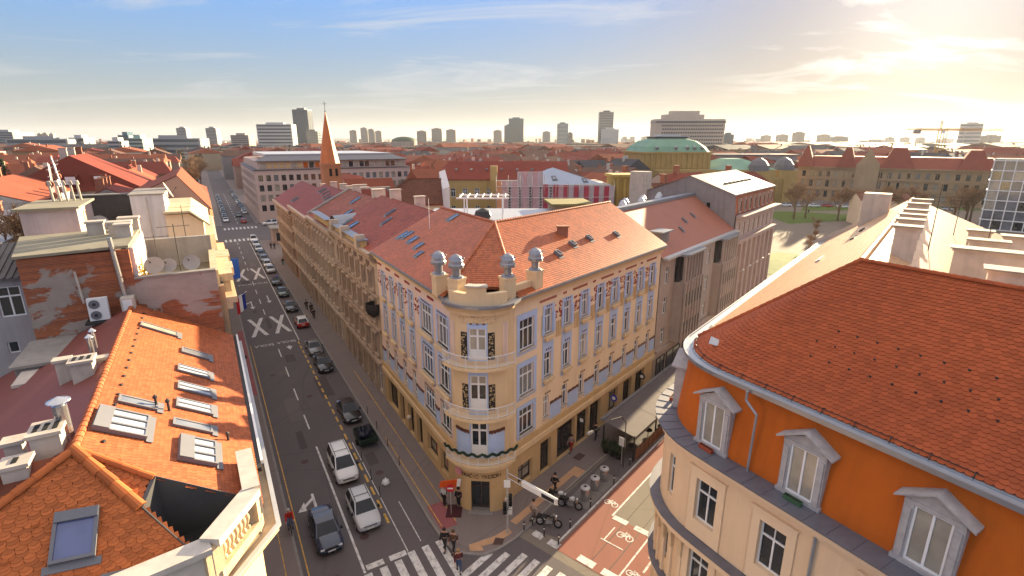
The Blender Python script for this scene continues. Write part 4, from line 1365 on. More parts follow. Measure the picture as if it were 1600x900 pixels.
def on_path(path, dist):
    for i in range(len(path) - 1):
        L = (path[i + 1] - path[i]).length
        if dist <= L:
            q0, d, o_, _ = edge(path[i], path[i + 1])
            return q0 + d * dist, o_
        dist -= L
    return path[-1], o_
mp = rpath(-0.45)
DORM = []
for s in (4.75, 9.25, 13.7, 19.0):
    p, o_ = on_path(mp, s)
    DORM.append((p, o_)); dormer(rh_, p, o_)
# flower boxes on the dormer sills, downpipe
m_box_g = mat('planter_green', (0.05, 0.12, 0.06), 0.6, 0.2, 3); m_box_r = mat('planter_red', (0.35, 0.07, 0.03), 0.6, 0.2, 3)
for k, (p, o_) in enumerate(DORM):
    if k == 0:
        continue
    d = Vector((-o_.y, o_.x, 0)); pl = thing('window_box', ['', 'green flower box on the grey ledge below a pediment window', 'small red flower box at the middle dormer window', 'red flower box at the dormer where the cornice curves away'][k], 'planter', (p.x, p.y, ZC))
    mb = MB(); b0 = p + o_ * .22
    fbox(mb, b0, d, o_, -.38, .38, 0, .2, ZC + .04, ZC + .07); fbox(mb, b0, d, o_, -.38, .38, 0, .02, ZC + .07, ZC + .24); fbox(mb, b0, d, o_, -.38, .38, .18, .2, ZC + .07, ZC + .24)
    fbox(mb, b0, d, o_, -.38, -.36, .02, .18, ZC + .07, ZC + .24); fbox(mb, b0, d, o_, .36, .38, .02, .18, ZC + .07, ZC + .24)
    mb.build('trough', m_box_g if k == 1 else m_box_r, pl)
    mb = MB(); fbox(mb, b0, d, o_, -.36, .36, .02, .18, ZC + .07, ZC + .19); mb.build('soil', mat('soil', (0.03, 0.02, 0.015), 0.95), pl)
p, o_ = on_path(rpath(-.62), 11.6); p2, _ = on_path(rpath(-.4), 12.1)
mb = MB(); mb.path([(p2.x, p2.y, ZE - .05), (p2.x, p2.y, ZE - .5), (p.x - .1, p.y - .1, ZE - 1.0), (p.x + o_.x * .2, p.y + o_.y * .2, ZC)], .06, 7); mb.build('downpipe', m_gutter, rh_)
p, o_ = on_path(rpath(.12), 8.0)
mb = MB(); mb.tube((p.x, p.y, ZC - .3), (p.x, p.y, .2), .07, n=7); mb.build('downpipe', m_gutter, rh_)
# gutter, snow guard hooks
rband('gutter', m_gutter, -1.05, -0.62, ZE - .12, ZE); rband('gutter_lip', m_zinc, -.62, -.55, ZE - .14, ZE + .05)
rband('eave_sheet', m_gutter, -1.55, -1.0, ZE, ZE + .06)
# roof: ruled slope between eave and ridge, rounded at the corner
AP2 = Vector((16.9, 24.6, 22.4))
eo = rpath(-1.1)
ev = [Vector((q.x, q.y, ZE + .06)) for q in eo]
RD0 = Vector((AP2.x + FL.dir(-1, 0).x * 26, AP2.y + FL.dir(-1, 0).y * 26, 22.4))
RS1 = FR(66, FR.n.dot(Vector((AP2.x, AP2.y))), 22.4)
def front_rg(k):
    e = ev[k]; s = FL.u.dot(Vector((e.x, e.y))); sa = FL.u.dot(Vector((AP2.x, AP2.y)))
    if s < sa and k < 3:
        q = FL(s, FL.n.dot(Vector((AP2.x, AP2.y)))); return Vector((q.x, q.y, 22.4))
    return AP2.copy()
kc = 12
ridge_f = [front_rg(k) for k in range(kc)]
ridge_f[2] = AP2.lerp(ridge_f[1], 0.25)
fro = MB()
for k in range(kc - 1):
    fro.face([tuple(ev[k] - UP * .05), tuple(ev[k + 1] - UP * .05), tuple(ridge_f[k + 1] - UP * .05), tuple(ridge_f[k] - UP * .05)])
fr_o = fro.build('roof', m_roof_base, rh_)
inview = lambda O: (O[:, 1] > 8.5) & (np.abs(O[:, 0]) < 0.97 * O[:, 1]) & (O[:, 2] < 21.6)
tiles('tiles', fr_o, m_rooftile, ev[:kc], ridge_f, 0.26, 0.205, 'hex', 0.035, single=300, single_at=inview)
sd = ev[kc - 1:]
n_ = len(sd)
rg = [AP2] + [FR(FR.u.dot(Vector((q.x, q.y))) if i < n_ - 1 else 66, FR.n.dot(Vector((AP2.x, AP2.y))), 22.4) for i, q in enumerate(sd)][1:]
sa_ = FR.u.dot(Vector((AP2.x, AP2.y)))
rg = [AP2 if FR.u.dot(Vector((q.x, q.y))) < sa_ else g_ for q, g_ in zip(sd, rg)]
so = MB()
for k in range(n_ - 1):
    so.face([tuple(sd[k] - UP * .05), tuple(sd[k + 1] - UP * .05), tuple(rg[k + 1] - UP * .05), tuple(rg[k] - UP * .05)])
so_o = so.build('roof', m_roof_base, rh_)
m_tile_sunlit = tile_mat('side_tile_sunlit', (0.62, 0.36, 0.18), 0.30, 0.12, 0.12, 0.9)  # paler, yellower tile: sun on these slopes put into the colour
tiles('tiles', so_o, m_tile_sunlit, sd, rg, 0.30, 0.30, 'hex', 0.03)
ridge_caps(fr_o, ev[kc - 1] + UP * .06, AP2 + UP * .06, .15, m_rooftile)
ridge_caps(fr_o, AP2 + UP * .04, RD0 + UP * .04, .13, m_rooftile); ridge_caps(so_o, AP2 + UP * .04, RS1 + UP * .04, .16, m_tile_sunlit)
# back slopes
BK = FL.n.dot(Vector((AP2.x, AP2.y)))
b1 = FR(66, 7.5, 18.2); b2 = FR(30, 7.5, 18.2)
bk = roof_plane(rh_, [AP2, RS1, b1, FR(34, 7.5, 18.2)], m_roof_base, .05)
tiles('tiles', bk, m_tile_sunlit, [FR(34, 7.5, 18.2), b1], [AP2, RS1], 0.34, 0.36, 'flat', 0.03)
mb = MB(); mb.face([tuple(AP2), tuple(FR(34, 7.5, 18.2)), tuple(FL(sa_ - 40, BK + 9, 18.4)), tuple(RD0)]); mb.build('roof', m_tile_sunlit, rh_)
mb = MB(); mb.prism([(q.x, q.y) for q in (FL(2, 21.6), FL(14, 21.6), FR(33, -8.4), FR(65.8, -8.4), FR(65.8, 8), FR(25, 8), FL(-6, 34))], 0, 17.0); mb.build('rear_wall', m_plaster_ch, rh_)
mb = MB(); mb.face([FR(66, -11, 17), FR(66, 7.5, 17), FR(66, FR.n.dot(Vector((AP2.x, AP2.y))), 22.35)]); mb.build('gable', m_plaster_ch, rh_)
# snow hooks in three rows, vents, snow guards at the eave
for j in range(3):
    for i in range(13):
        f = .10 + .068 * i + .03 * (j % 2)
        e = ev[0].lerp(ev[2], f); r = ridge_f[0].lerp(ridge_f[2], f)
        p = e.lerp(r, .28 + .10 * j)
        mb = MB(); mb.box(p.x - .025, p.x + .025, p.y - .04, p.y + .04, p.z, p.z + .09); mb.build('snow_hook', m_iron, fr_o)
pg = rpath(-1.25)
for s in np.arange(4.2, 21, 1.25):
    p, o_ = on_path(pg, s)
    mb = MB(); mb.path([(p.x + o_.x * .25, p.y + o_.y * .25, ZE + .02), (p.x + o_.x * .1, p.y + o_.y * .1, ZE + .28), (p.x - o_.x * .1, p.y - o_.y * .1, ZE + .2)], .018, 4); mb.build('gutter_hook', m_iron, rh_)
mb = MB()
pp = [Vector((*on_path(rpath(-1.2), s)[0].xy, ZE + .22)) for s in np.arange(4, 21, .8)]
mb.path(pp, .015, 4); mb.build('snow_rail', m_iron, rh_)
p = bil(ev[6], ev[7], AP2, AP2, .5, .12); mb = MB(); mb.face([(p.x - .1, p.y - .35, p.z + .02), (p.x + .35, p.y + .1, p.z + .1), (p.x - .25, p.y + .15, p.z + .35)]); mb.face([(p.x - .1, p.y - .35, p.z + .02), (p.x - .25, p.y + .15, p.z + .35), (p.x - .4, p.y, p.z + .02)]); mb.build('roof_vent', m_zinc_l, fr_o)
for (u, v, w, h) in ((.22, .45, 1.9, .35), (.42, .62, 1.5, .3), (.58, .62, 1.5, .3)):
    k = 1 + int(u * 3.99)
    e = sd[1].lerp(sd[-1], u); r = rg[1].lerp(rg[-1], u); p = e.lerp(r, v); dd = (r - e).normalized()
    mb = MB(); xx = FR.dir(1, 0); zc = xx.cross(dd); zc = zc if zc.z > 0 else -zc
    q = [p + xx * a + dd * b + zc * c for c in (0, .14) for a, b in ((-w / 2, 0), (w / 2, 0), (w / 2, h), (-w / 2, h))]
    mb.v = [tuple(t) for t in q]; mb.f = [(0, 1, 2, 3), (4, 5, 6, 7), (0, 1, 5, 4), (1, 2, 6, 5), (2, 3, 7, 6), (3, 0, 4, 7)]; mb.m = [0] * 6
    mb.build('roof_hatch', m_iron if u > .3 else m_greywood, so_o)
# chimneys behind the ridge
tR = FR.n.dot(Vector((AP2.x, AP2.y)))
for (a, b, w_a, w_b, zt) in ((34.5, tR + 1.3, .55, 1.0, 23.6), (38.5, tR + 1.2, .5, 1.1, 23.5), (43, tR + 1.1, .5, 1.2, 23.3), (47, tR + 1.1, .5, 1.2, 23.2), (52, tR + 1.0, .5, 1.2, 23.2), (57, tR + 1.0, .5, 1.2, 23.1),
                             (30.5, tR + 6.3, .8, 3.4, 22.6), (35.5, tR + 5.2, .7, 3.6, 22.6), (42, tR + 5.0, .7, 1.7, 22.2), (46.5, tR + 6.6, .8, 1.3, 22.0), (48, tR + 4.8, .6, 1.2, 22.0)):
    zb = 22.4 - (b - tR) * .45 - 1.0
    c = chimney(rh_, FR, a, b, zb, zt, w_a, w_b, m_plaster_ch)
    mb = MB(FR); mb.box(a - w_a / 2 - .18, a + w_a / 2 + .18, b - w_b / 2 - .18, b + w_b / 2 + .18, zt, zt + .07); mb.build('cap_slab', m_conc, c)
mb = MB(FR); mb.tube((31, tR + 7.0, 22.6), (31.2, tR + 7.0, 23.9), .16, .16, 10); mb.build('flue', m_iron, rh_)
mb = MB(FR); mb.tube((31.0, tR + 6.2, 22.6), (31.0, tR + 6.2, 23.1), .2, .2, 10); mb.build('flue', m_steel, rh_)
for (a, b, h) in ((40.5, tR + 2.3, 4.2), (52, tR + 3.5, 3.2), (36, tR + 9, 2.2), (46, tR + 5.2, 3.0)):
    mb = MB(FR); z = 22.0 - (b - tR) * .3
    mb.tube((a, b, z), (a, b, z + h), .03, .02, 5)
    for k in range(4):
        mb.tube((a, b - .7 + .1 * k, z + h - .3 - .25 * k), (a, b + .7 - .1 * k, z + h - .3 - .25 * k), .012, n=4)
    mb.build('antenna', m_iron, rh_)
mb = MB(FR); mb.box(62, 63.6, -6.4, -4.2, 19, 23.0); mb.build('firewall', m_plaster_ch, rh_)
# ------------------------------------------------------------------ tile roof house with skylights (left foreground)
m_lt = tile_mat('beaver_tail_tile', (0.36, 0.10, 0.034), 0.65, 0.2, 0.25, 0.2, old=(0.24, 0.066, 0.03))
m_lt2 = tile_mat('orange_scallop_tile', (0.42, 0.12, 0.03), 0.65, 0.22, 0.25, 0.2, old=(0.28, 0.072, 0.025))
m_redsheet = mat('red_sheet_roof', (0.20, 0.055, 0.04), 0.5, 0.2, 0.8)
m_stone_y = mat('worn_yellow_stone', (0.58, 0.44, 0.28), 0.9, 0.28, 1.6, stain=0.45, bump=0.25)
m_pan = mat('stone_cap_painted', (0.56, 0.50, 0.43), 0.7, 0.25, 1.4, stain=0.3)
lh = thing('skylight_house', 'house with orange tiled roof, roof windows and a stone balustrade at its chamfered corner', 'house', FL(25, -4))
ZR, ZV = 18.5, 15.5
rN, rF = FL(19.6, -4.75, ZR), FL(37.5, -4.75, ZR)
eN, eF = FL(17.3, 0.25, ZV), FL(37.5, 0.25, ZV)
cB = FL(16.3, -1.7, ZV)                  # foot of the chamfer slope at the front
fW = FL(14.6, -12.0, ZV)
# right slope towards the street
def on_line(a, b, t):
    ta, tb = FL.n.dot(a.xy), FL.n.dot(b.xy); return a.lerp(b, (t - ta) / (tb - ta))
h2 = on_line(eN, rN, -2.75); h1 = on_line(cB, rN, -3.1)
ro = roof_plane(lh, [FL(18.2, 0.25, ZV), eF, rF, rN, h2], m_roof_base, .06)
nearL = lambda O: (O[:, 1] > 12) & (O[:, 0] > -0.97 * O[:, 1])
def st_of(O):
    return O[:, 0] * FL.u.x + O[:, 1] * FL.u.y, O[:, 0] * FL.n.x + O[:, 1] * FL.n.y
def terrace_cut(O):
    s, t = st_of(O)
    return (t < -2.75) | (s > 18.67 - 0.47 * (t + 2.75) / 3.0)
def chamfer_cut(O):
    s, t = st_of(O); s1, t1 = 17.75, -3.1; s2, t2 = 18.67, -2.75
    return t < t1 + (t2 - t1) * (s - s1) / (s2 - s1)
tiles('tiles', ro, m_lt, [eN, eF], [rN, rF], 0.19, 0.165, 'scallop', 0.022, single=300, single_at=lambda O: nearL(O) & terrace_cut(O) & (O[:, 2] < 18.2), crop=terrace_cut)
# chamfer slope and front slope with the large scallops
ch = roof_plane(lh, [h1, h2, rN], m_roof_base, .06)
tiles('tiles', ch, m_lt2, [cB, eN], [rN, rN], 0.26, 0.20, 'scallop', 0.03, crop=chamfer_cut)
fo = roof_plane(lh, [fW, cB, rN], m_roof_base, .06)
ff = roof_plane(lh, [FL(14.2, -14, ZV), fW, rN, FL(19.6, -9.5, ZR - .1)], m_roof_base, .06)
tiles('tiles', fo, m_lt2, [fW, cB], [rN, rN], 0.27, 0.205, 'scallop', 0.03, single=300, single_at=nearL)
ridge_caps(fo, h1 + UP * .08, rN + UP * .08, .17, m_lt2, joined=False, seg=.5)
ridge_caps(ro, h2 + UP * .07, rN + UP * .07, .12, m_lt2, joined=False, seg=.45)
ridge_caps(ro, rN + UP * .05, rF + UP * .05, .12, m_lt)
ridge_caps(fo, fW + UP * .06, rN + UP * .06, .14, m_lt2, joined=False, seg=.55)
# left slope: flat red sheet
mb = MB(); mb.face([rN, rF, FL(37.5, -12, 14.9), FL(13.5, -14, 14.9), fW]); ls = mb.build('roof', m_redsheet, lh)
RS = (eN, eF, rF, rN); LS = (FL(37.5, -12, 14.9), FL(17, -12, 14.9), rN, rF)
m_blind = glass('skylight_blind', (0.30, 0.34, 0.40), 0.12, 0.6)
for s, t, w, h, sp, shut, pn in ((33.9, -3.3, .75, 1.9, 1, 0, m_curtain), (31.6, -1.7, .8, 1.4, 1, 0, m_glass_l), (28.9, -1.75, .85, 1.5, 2, 0, m_blind), (26.7, -1.7, .9, 1.5, 2, 0, m_blind), (24.8, -1.7, .95, 1.5, 2, 0, m_blind),
                                 (23.9, -3.5, .65, 1.4, 1, 0, m_glass_l), (22.9, -1.75, .62, 1.5, 1, 0, m_glass_l), (21.9, -3.8, 1.75, 1.7, 3, .30, m_blind), (20.9, -1.6, 1.75, 1.35, 3, .38, m_blind)):
    f = (0.25 - t) / 5.0
    p = FL(s, t + h * .4, 15.5 + (0.25 - (t + h * .4)) / 5.0 * 3.0)
    y = (FL(s, t - 1, 0) - FL(s, t, 0)) + UP * .6
    skylight(ro, p + UP * .02, FL.dir(1, 0), y, w, h, 0.09 if sp < 3 else .15, pn, sp, None, shut)
def left_pt(s, t):
    return FL(s, t, 15.5 + (0.25 - t) / 5.0 * 3.0 if t > -4.75 else 18.5 - (-4.75 - t) / 7.25 * 3.6)
for (s0, t0, L) in ((24.5, -7.4, 5.5), (26.0, -8.3, 6.0), (27.5, -9.3, 5.0), (22.0, -8.8, 4.0)):
    mb = MB(); a = left_pt(s0, t0) + UP * .1; b = left_pt(s0 + L, t0) + UP * .1; n = FL.dir(0, 1) * .16
    mb.face([a - n, b - n, b + n, a + n]); mb.face([a - n - UP * .12, b - n - UP * .12, b - n, a - n]); mb.build('roof_rail', m_zinc, ls)
# snow stops along the ridge, flues, chimneys
for i in range(17):
    p = left_pt(20.4 + i * .98, -4.15); mb = MB(); mb.box(p.x - .05, p.x + .05, p.y - .05, p.y + .05, p.z, p.z + .10); mb.build('snow_stop', m_iron, ro)
for (s, t) in ((23.9, -2.55), (24.0, -2.95)):
    p = left_pt(s, t); mb = MB(); mb.lathe(p.x, p.y, [(.05, p.z - .1), (.05, p.z + .42), (.09, p.z + .44), (.09, p.z + .52), (.02, p.z + .6)], 8); mb.build('vent_pipe', m_iron, lh)
p = left_pt(22.4, -.6); mb = MB(); mb.lathe(p.x, p.y, [(.05, p.z - .1), (.05, p.z + .3), (.08, p.z + .35), (.02, p.z + .42)], 8); mb.build('vent_pipe', m_iron, lh)
def slotted(s, t, wa, wb, z0, z1, name='chimney', slots=3):
    c = chimney(lh, FL, s, t, z0, z1, wa, wb, m_plaster_ch)
    for i in range(slots):
        mb = MB(FL); q = t - wb / 2 + wb * (i + .5) / slots; mb.box(s - wa * .28, s + wa * .28, q - .07, q + .07, z1 + .005, z1 + .02); mb.build('flue_slot', m_dark, c)
    return c
slotted(20.5, -5.5, .9, .75, 17.2, 19.1, slots=3); slotted(27.2, -5.6, .8, .75, 17.2, 19.0); slotted(27.9, -6.4, .35, .5, 16.8, 18.9, slots=0); slotted(19.4, -6.1, .6, .6, 17, 18.7, slots=1)
slotted(21.0, -6.5, .4, .45, 17, 18.7, slots=0); slotted(19.0, -6.9, .4, .5, 16.5, 18.4, slots=0); slotted(28.2, -5.0, .3, .5, 17.6, 18.6, slots=0)
for (s, t, h, r) in ((20.9, -5.15, 1.3, .20), (29.3, -5.6, .8, .10), (29.9, -5.55, .9, .09)):
    p = FL(s, t, 0); mb = MB(); z = 18.3; mb.lathe(p.x, p.y, [(r, z - .6), (r, z + h), (r * .7, z + h), (r * .7, z + h + .12), (r * 1.7, z + h + .14), (r * 1.6, z + h + .17), (.02, z + h + .3)], 14)
    mb.build('steel_flue', m_steel, lh, smooth=False)
# roof window on the front slope and a second one at the lower edge
def front_pt(s, t):
    # plane through fW, cB, rN
    A, B, C = fW, cB, rN; n = (B - A).cross(C - A); q = FL(s, t, 0)
    return Vector((q.x, q.y, A.z - (n.x * (q.x - A.x) + n.y * (q.y - A.y)) / n.z))
for (s, t, w, h, sh) in ((16.9, -4.75, 1.05, 1.45, .22), (15.5, -3.7, 1.0, 1.2, .15), (16.4, -7.4, 1.0, 1.2, .2)):
    p = front_pt(s, t); y = front_pt(s + .5, t - .05) - p; x = front_pt(s, t + .5) - p
    y = (y - x.normalized() * y.dot(x.normalized()))
    skylight(fo, p, x, y, w, h, .20, glass('roof_window_blue', (0.07, 0.09, 0.20), 0.08), 1, m_frame_g, sh)
for (s, t) in ((17.9, -5.6), (17.2, -6.2)):
    p = front_pt(s, t); mb = MB(); mb.lathe(p.x, p.y, [(.12, p.z - .02), (.10, p.z + .06), (.03, p.z + .1)], 8); mb.build('vent_tile', m_lt2, fo)
# sunken terrace at the corner
tz = 15.0
T = [h1, h2, FL(18.25, -.35), FL(17.6, -.35), FL(16.3, -1.7)]
mb = MB(); mb.face([(p.x, p.y, tz) for p in T]); tf_ = mb.build('terrace_floor', mat('terrace_decking', (0.035, 0.03, 0.03), 0.7, 0.3, 4), lh)
for i in range(12):
    mb = MB(FL); mb.box(16.9 + i * .11, 16.99 + i * .11, -2.4 if i > 3 else -2.0, -.8, tz + .004, tz + .03); mb.build('deck_board', mat('deck_board', (0.05, 0.042, 0.04), 0.6, 0.3, 3), tf_)
m_anth = mat('anthracite_sheet', (0.09, 0.088, 0.09), 0.45, 0.15, 2, metal=.3)
def wall_between(a, b, z0, za, zb, name, mtl, th=.1):
    d = (b - a).normalized(); n = Vector((-d.y, d.x, 0)) * th
    mb = MB(); P = [a - n, b - n, b + n, a + n]; mb.prism([(q.x, q.y) for q in P], z0, [za, zb, zb, za]); return mb.build(name, mtl, lh)
wall_between(h2.copy(), FL(18.25, -.3), tz, h2.z + .12, ZV + .45, 'terrace_wall', m_anth, .09)
wall_between(h1.copy(), FL(16.45, -1.85), tz, h1.z + .12, ZV + .2, 'terrace_wall', m_anth, .16)
wall_between(h1.copy(), h2.copy(), tz, h1.z + .1, h2.z + .1, 'terrace_wall', m_anth, .07)
mb = MB(FL); mb.box(17.4, 17.9, -1.9, -1.5, tz, tz + .45); mb.build('terrace_bench', m_dark, lh)
# stone parapet: straight piece, chamfer with balusters, front piece
def parapet(a, b, z0, z1, w, name='parapet', mtl=m_pan):
    d = (b - a).normalized(); n = Vector((-d.y, d.x, 0)) * (w / 2)
    mb = MB(); mb.prism([(q.x, q.y) for q in (a - n, b - n, b + n, a + n)], z0, z1); return mb.build(name, mtl, lh)
P1, P2, P3, P4 = FL(20.6, -.12), FL(17.9, -.05), FL(15.9, -1.35), FL(15.3, -5.0)
parapet(P2, P1, 15.3, 16.45, .55, 'pier'); parapet(P2, P3, 16.15, 16.42, .62, 'coping'); parapet(P3, P4, 14.6, 16.1, .5, 'parapet'); parapet(P3, P4, 16.1, 16.3, .7, 'coping')
parapet(P2, P3, 14.9, 15.25, .5, 'plinth', m_stone_y); parapet(P2 + FL.dir(.2, 0), P2 + FL.dir(-.25, -.15), 14.8, 16.2, .5, 'pier', m_stone_y); parapet(P3 + FL.dir(.2, .15), P3 + FL.dir(-.2, -.3), 14.8, 16.2, .5, 'pier', m_stone_y)
for i in range(9):
    p = P2.lerp(P3, (i + 1.3) / 10.6); mb = MB(); mb.lathe(p.x, p.y, [(.10, 15.25), (.10, 15.32), (.05, 15.38), (.115, 15.62), (.11, 15.72), (.05, 15.92), (.06, 16.02), (.10, 16.08), (.10, 16.16)], 10)
    mb.build('baluster', m_stone_y, lh, smooth=True)
# projecting cornice below, street gutter
cq = [FL(38, .62), FL(17.7, .62), FL(15.4, -1.2), FL(14.4, -5.5)]; ci = [FL(38, -.1), FL(18.0, -.1), FL(16.0, -1.6), FL(15.2, -5.5)]
for z0, z1, k in ((14.55, 14.75, 1.0), (14.3, 14.55, .65)):
    mb = MB()
    for i in range(3):
        o0, o1 = ci[i].lerp(cq[i], k), ci[i + 1].lerp(cq[i + 1], k)
        mb.prism([(q.x, q.y) for q in (ci[i], ci[i + 1], o1, o0)], z0, z1)
    mb.build('cornice', m_stone_y, lh)
mb = MB()
for i in range(3):
    a0, a1 = ci[i].lerp(cq[i], .9), ci[i + 1].lerp(cq[i + 1], .9); b0, b1 = ci[i].lerp(cq[i], 1.12), ci[i + 1].lerp(cq[i + 1], 1.12)
    mb.prism([(q.x, q.y) for q in (a0, a1, b1, b0)], 14.75, 14.86)
mb.build('cornice_edge', m_zinc_l, lh)
mb = MB(FL); mb.box(20.6, 37.4, .2, .42, 15.3, 15.48); mb.build('gutter', m_iron, lh)
mb = MB(FL); mb.box(21, 37.4, .42, .52, 15.38, 15.55); mb.build('gutter_board', m_whitepaint, lh)
# street walls
q0, d, o_, L = edge(FL(17.6, 0), FL(37.5, 0)); q0, d, o_, L = edge(FL(37.5, 0), FL(17.6, 0))
ops = []
for k in range(6):
    for z in (1.0, 5.2, 9.6):
        ops.append((1.2 + 3.2 * k, 2.5 + 3.2 * k, z, z + 2.3))
mb = MB()
for a, b, wn_ in ((FL(37.5, 0), FL(17.6, 0), ops), (FL(17.6, 0), FL(15.6, -1.5), []), (FL(15.6, -1.5), FL(14.8, -14), [])):
    d = (b - a); L = d.length; d.normalize(); o_ = Vector((d.y, -d.x, 0)); o_ = o_ if o_.dot(FL.dir(-.3, 1)) > 0 or b is not None and o_.dot(FL.dir(-1, 0)) > .5 else -o_
    wall_grid(mb, a, d, o_, L, 0, 14.4, wn_, .2)
    for (x0, x1, z0, z1) in wn_:
        put_window(lh, a, d, o_, (x0 + x1) / 2, z0, x1 - x0, z1 - z0, '2t', .15, lite=True)
mb.build('wall', m_cream, lh)
# ------------------------------------------------------------------ house with the peeling brick firewall
m_peel = brickwall_mat('peeling_firewall', (0.40, 0.33, 0.28), 0.54, rad(59.9))
m_peel2 = brickwall_mat('peeling_firewall_grey', (0.42, 0.36, 0.32), 0.46, rad(59.9))
m_pinkgrey = mat('dirty_pink_plaster', (0.50, 0.40, 0.38), 0.9, 0.22, 0.6, stain=0.5)
m_darkwall = mat('sooty_wall', (0.10, 0.085, 0.075), 0.95, 0.4, 0.8, stain=0.3)
m_felt = mat('roofing_felt', (0.27, 0.24, 0.17), 0.9, 0.25, 0.7)
m_whitewall = mat('white_rendered_wall', (0.66, 0.60, 0.57), 0.9, 0.14, 0.8, stain=0.55)
bh = thing('firewall_house', 'old house with peeling brick firewall, roof terrace and satellite dishes', 'house', FL(40, -4))
mb = MB(FL); mb.prism([(37.6, -9.5), (37.6, -4.45), (38.0, -4.45), (38.0, -9.5)], 12, 21.75); mb.build('firewall', m_peel, bh)
mb = MB(FL); mb.box(37.6, 38.0, -4.45, -.15, 12, 19.95); mb.build('firewall', m_peel2, bh)
mb = MB(FL); mb.box(37.55, 38.1, -4.45, -.15, 19.95, 20.06); mb.build('coping', m_conc, bh)
mb = MB(FL); mb.box(38, 60, -9.4, 0.2, 0, 18.9, top=1); mb.build('wall', [m_cream, m_felt], bh)
mb = MB(FL); mb.box(38.0, 45.8, -4.2, -.2, 18.9, 18.96); mb.build('terrace_floor', mat('terrace_felt', (0.17, 0.145, 0.10), 0.95, 0.35, 1.2), bh)
mb = MB(FL); mb.box(38, 46, -.45, .0, 18.9, 19.9); mb.build('parapet', m_stone_y, bh)
for k, (s0, s1) in enumerate(((38.5, 40.5), (41.0, 43.2), (43.8, 46.0), (47, 50))):
    mb = MB(FL); mb.box(s0, s1, 0.0, .95 if k % 2 else .8, 19.0 - .2 * k, 19.5 - .15 * k); mb.box(s0 + .2, s1 - .2, .1, .6, 18.2, 19.0 - .2 * k); mb.build('cornice_block', m_stone_y, bh)
mb = MB(FL); mb.box(38, 60, .2, .85, 17.6, 18.0); mb.box(38, 60, .2, .55, 17.2, 17.6); mb.build('cornice', m_stone_y, bh, kind='stuff')
# flat felt roof and attic walls
mb = MB(FL); mb.prism([(37.5, -9.6), (37.5, -4.4), (45.5, -4.4), (45.5, -11)], [21.75, 21.9, 21.9, 21.75], [21.9, 22.05, 22.05, 21.9]); mb.build('flat_roof', m_felt, bh)
mb = MB(FL); mb.box(38.0, 45.4, -9.4, -4.6, 18.9, 21.75); mb.build('attic_wall', m_pinkgrey, bh)
mb = MB(FL); mb.box(38.02, 44.6, -4.6, -4.25, 18.95, 21.8); mb.build('terrace_wall', m_whitewall, bh)
mb = MB(FL); mb.box(45.8, 46.3, -4.3, -.2, 18.9, 21.0); mb.build('terrace_wall', m_conc, bh)
mb = MB(FL); mb.box(40.4, 41.1, -4.28, -4.2, 20.0, 20.7); mb.build('hatch', m_ochre, bh)
for (s, t, w) in ((42.5, -5.2, 1.2), (43.4, -6.6, .9), (44.6, -4.9, 1.1), (41.2, -4.9, .8)):
    chimney(bh, FL, s, t, 21.5, 22.9, .8, w, m_plaster_ch)
mb = MB(FL); mb.tube((37.35, -5.0, 18.6), (37.35, -5.2, 22.6), .13, .13, 10); mb.build('steel_flue', m_steel, bh)
mb = MB(FL); mb.tube((37.4, -7.0, 18.9), (37.4, -7.1, 20.8), .06, .06, 8); mb.build('vent_pipe', m_plaster_ch, bh)
# dishes, aerial, yellow shrub
m_dish = mat('dish_grey', (0.36, 0.31, 0.27), 0.6, 0.12, 2)
def dish(fr, s, t, z, r, az, label, tilt=25):
    th = thing('satellite_dish', label, 'satellite dish', fr(s, t, z))
    c = fr(s, t, z + r * .9); a = rad(az); d = Vector((math.sin(a) * math.cos(rad(tilt)), math.cos(a) * math.cos(rad(tilt)), math.sin(rad(tilt))))
    u = d.orthogonal().normalized(); v = d.cross(u)
    mb = MB(); rings = []
    for k in range(5):
        rr = r * (k + .01) / 4; dep = .16 * r * (k / 4) ** 2
        rings.append([tuple(c + (u * math.cos(q) + v * math.sin(q)) * rr + d * dep) for q in [2 * math.pi * i / 18 for i in range(18)]])
    mb.loft(rings, 0, True, False); mb.build('reflector', m_dish, th, smooth=True)
    mb = MB(); mb.tube(c - d * .03, c - d * .25, .04, n=6); mb.tube(c - d * .22, fr(s, t, z) - d * .22 * 0 + Vector((0, 0, -.05)), .03, n=6); mb.build('mount', m_iron, th)
    mb = MB(); mb.tube(c - v * r * .9, c + d * r * .9 - v * r * .2, .015, n=4); mb.tube(c + d * r * .85 - v * r * .2, c + d * r * 1.05 - v * r * .2, .05, n=8); mb.build('feed_arm', m_iron, th)
dish(FL, 38.5, -3.4, 20.0, .55, 160, 'larger satellite dish by the yellow shrub on the roof terrace'); dish(FL, 38.6, -2.65, 20.0, .45, 160, 'middle satellite dish of three on the peeling firewall coping'); dish(FL, 38.5, -1.4, 20.0, .5, 160, 'satellite dish nearest the street on the peeling firewall coping')
dish(FL, 45.0, -6.6, 22.0, .55, 150, 'white satellite dish on the felt roof beside the pale roof hut'); dish(FL, 56.5, -3.0, 23.0, .75, 60, 'big pale dish on top of the white rendered wall')
def aerial(fr, s, t, z, h, label, bars=4):
    th = thing('roof_aerial', label, 'aerial', fr(s, t, z))
    mb = MB(fr); mb.tube((s, t, z), (s, t, z + h), .035, .025, 6); mb.build('mast', m_iron, th)
    mb = MB(fr)
    mb.tube((s, t - .9, z + h - .15), (s, t + .9, z + h - .15), .02, n=4)
    for k in range(bars):
        mb.tube((s - .35, t - .8 + 1.6 * k / max(1, bars - 1), z + h - .15), (s + .35, t - .8 + 1.6 * k / max(1, bars - 1), z + h - .15), .012, n=4)
    mb.build('elements', m_iron, th, kind='stuff')
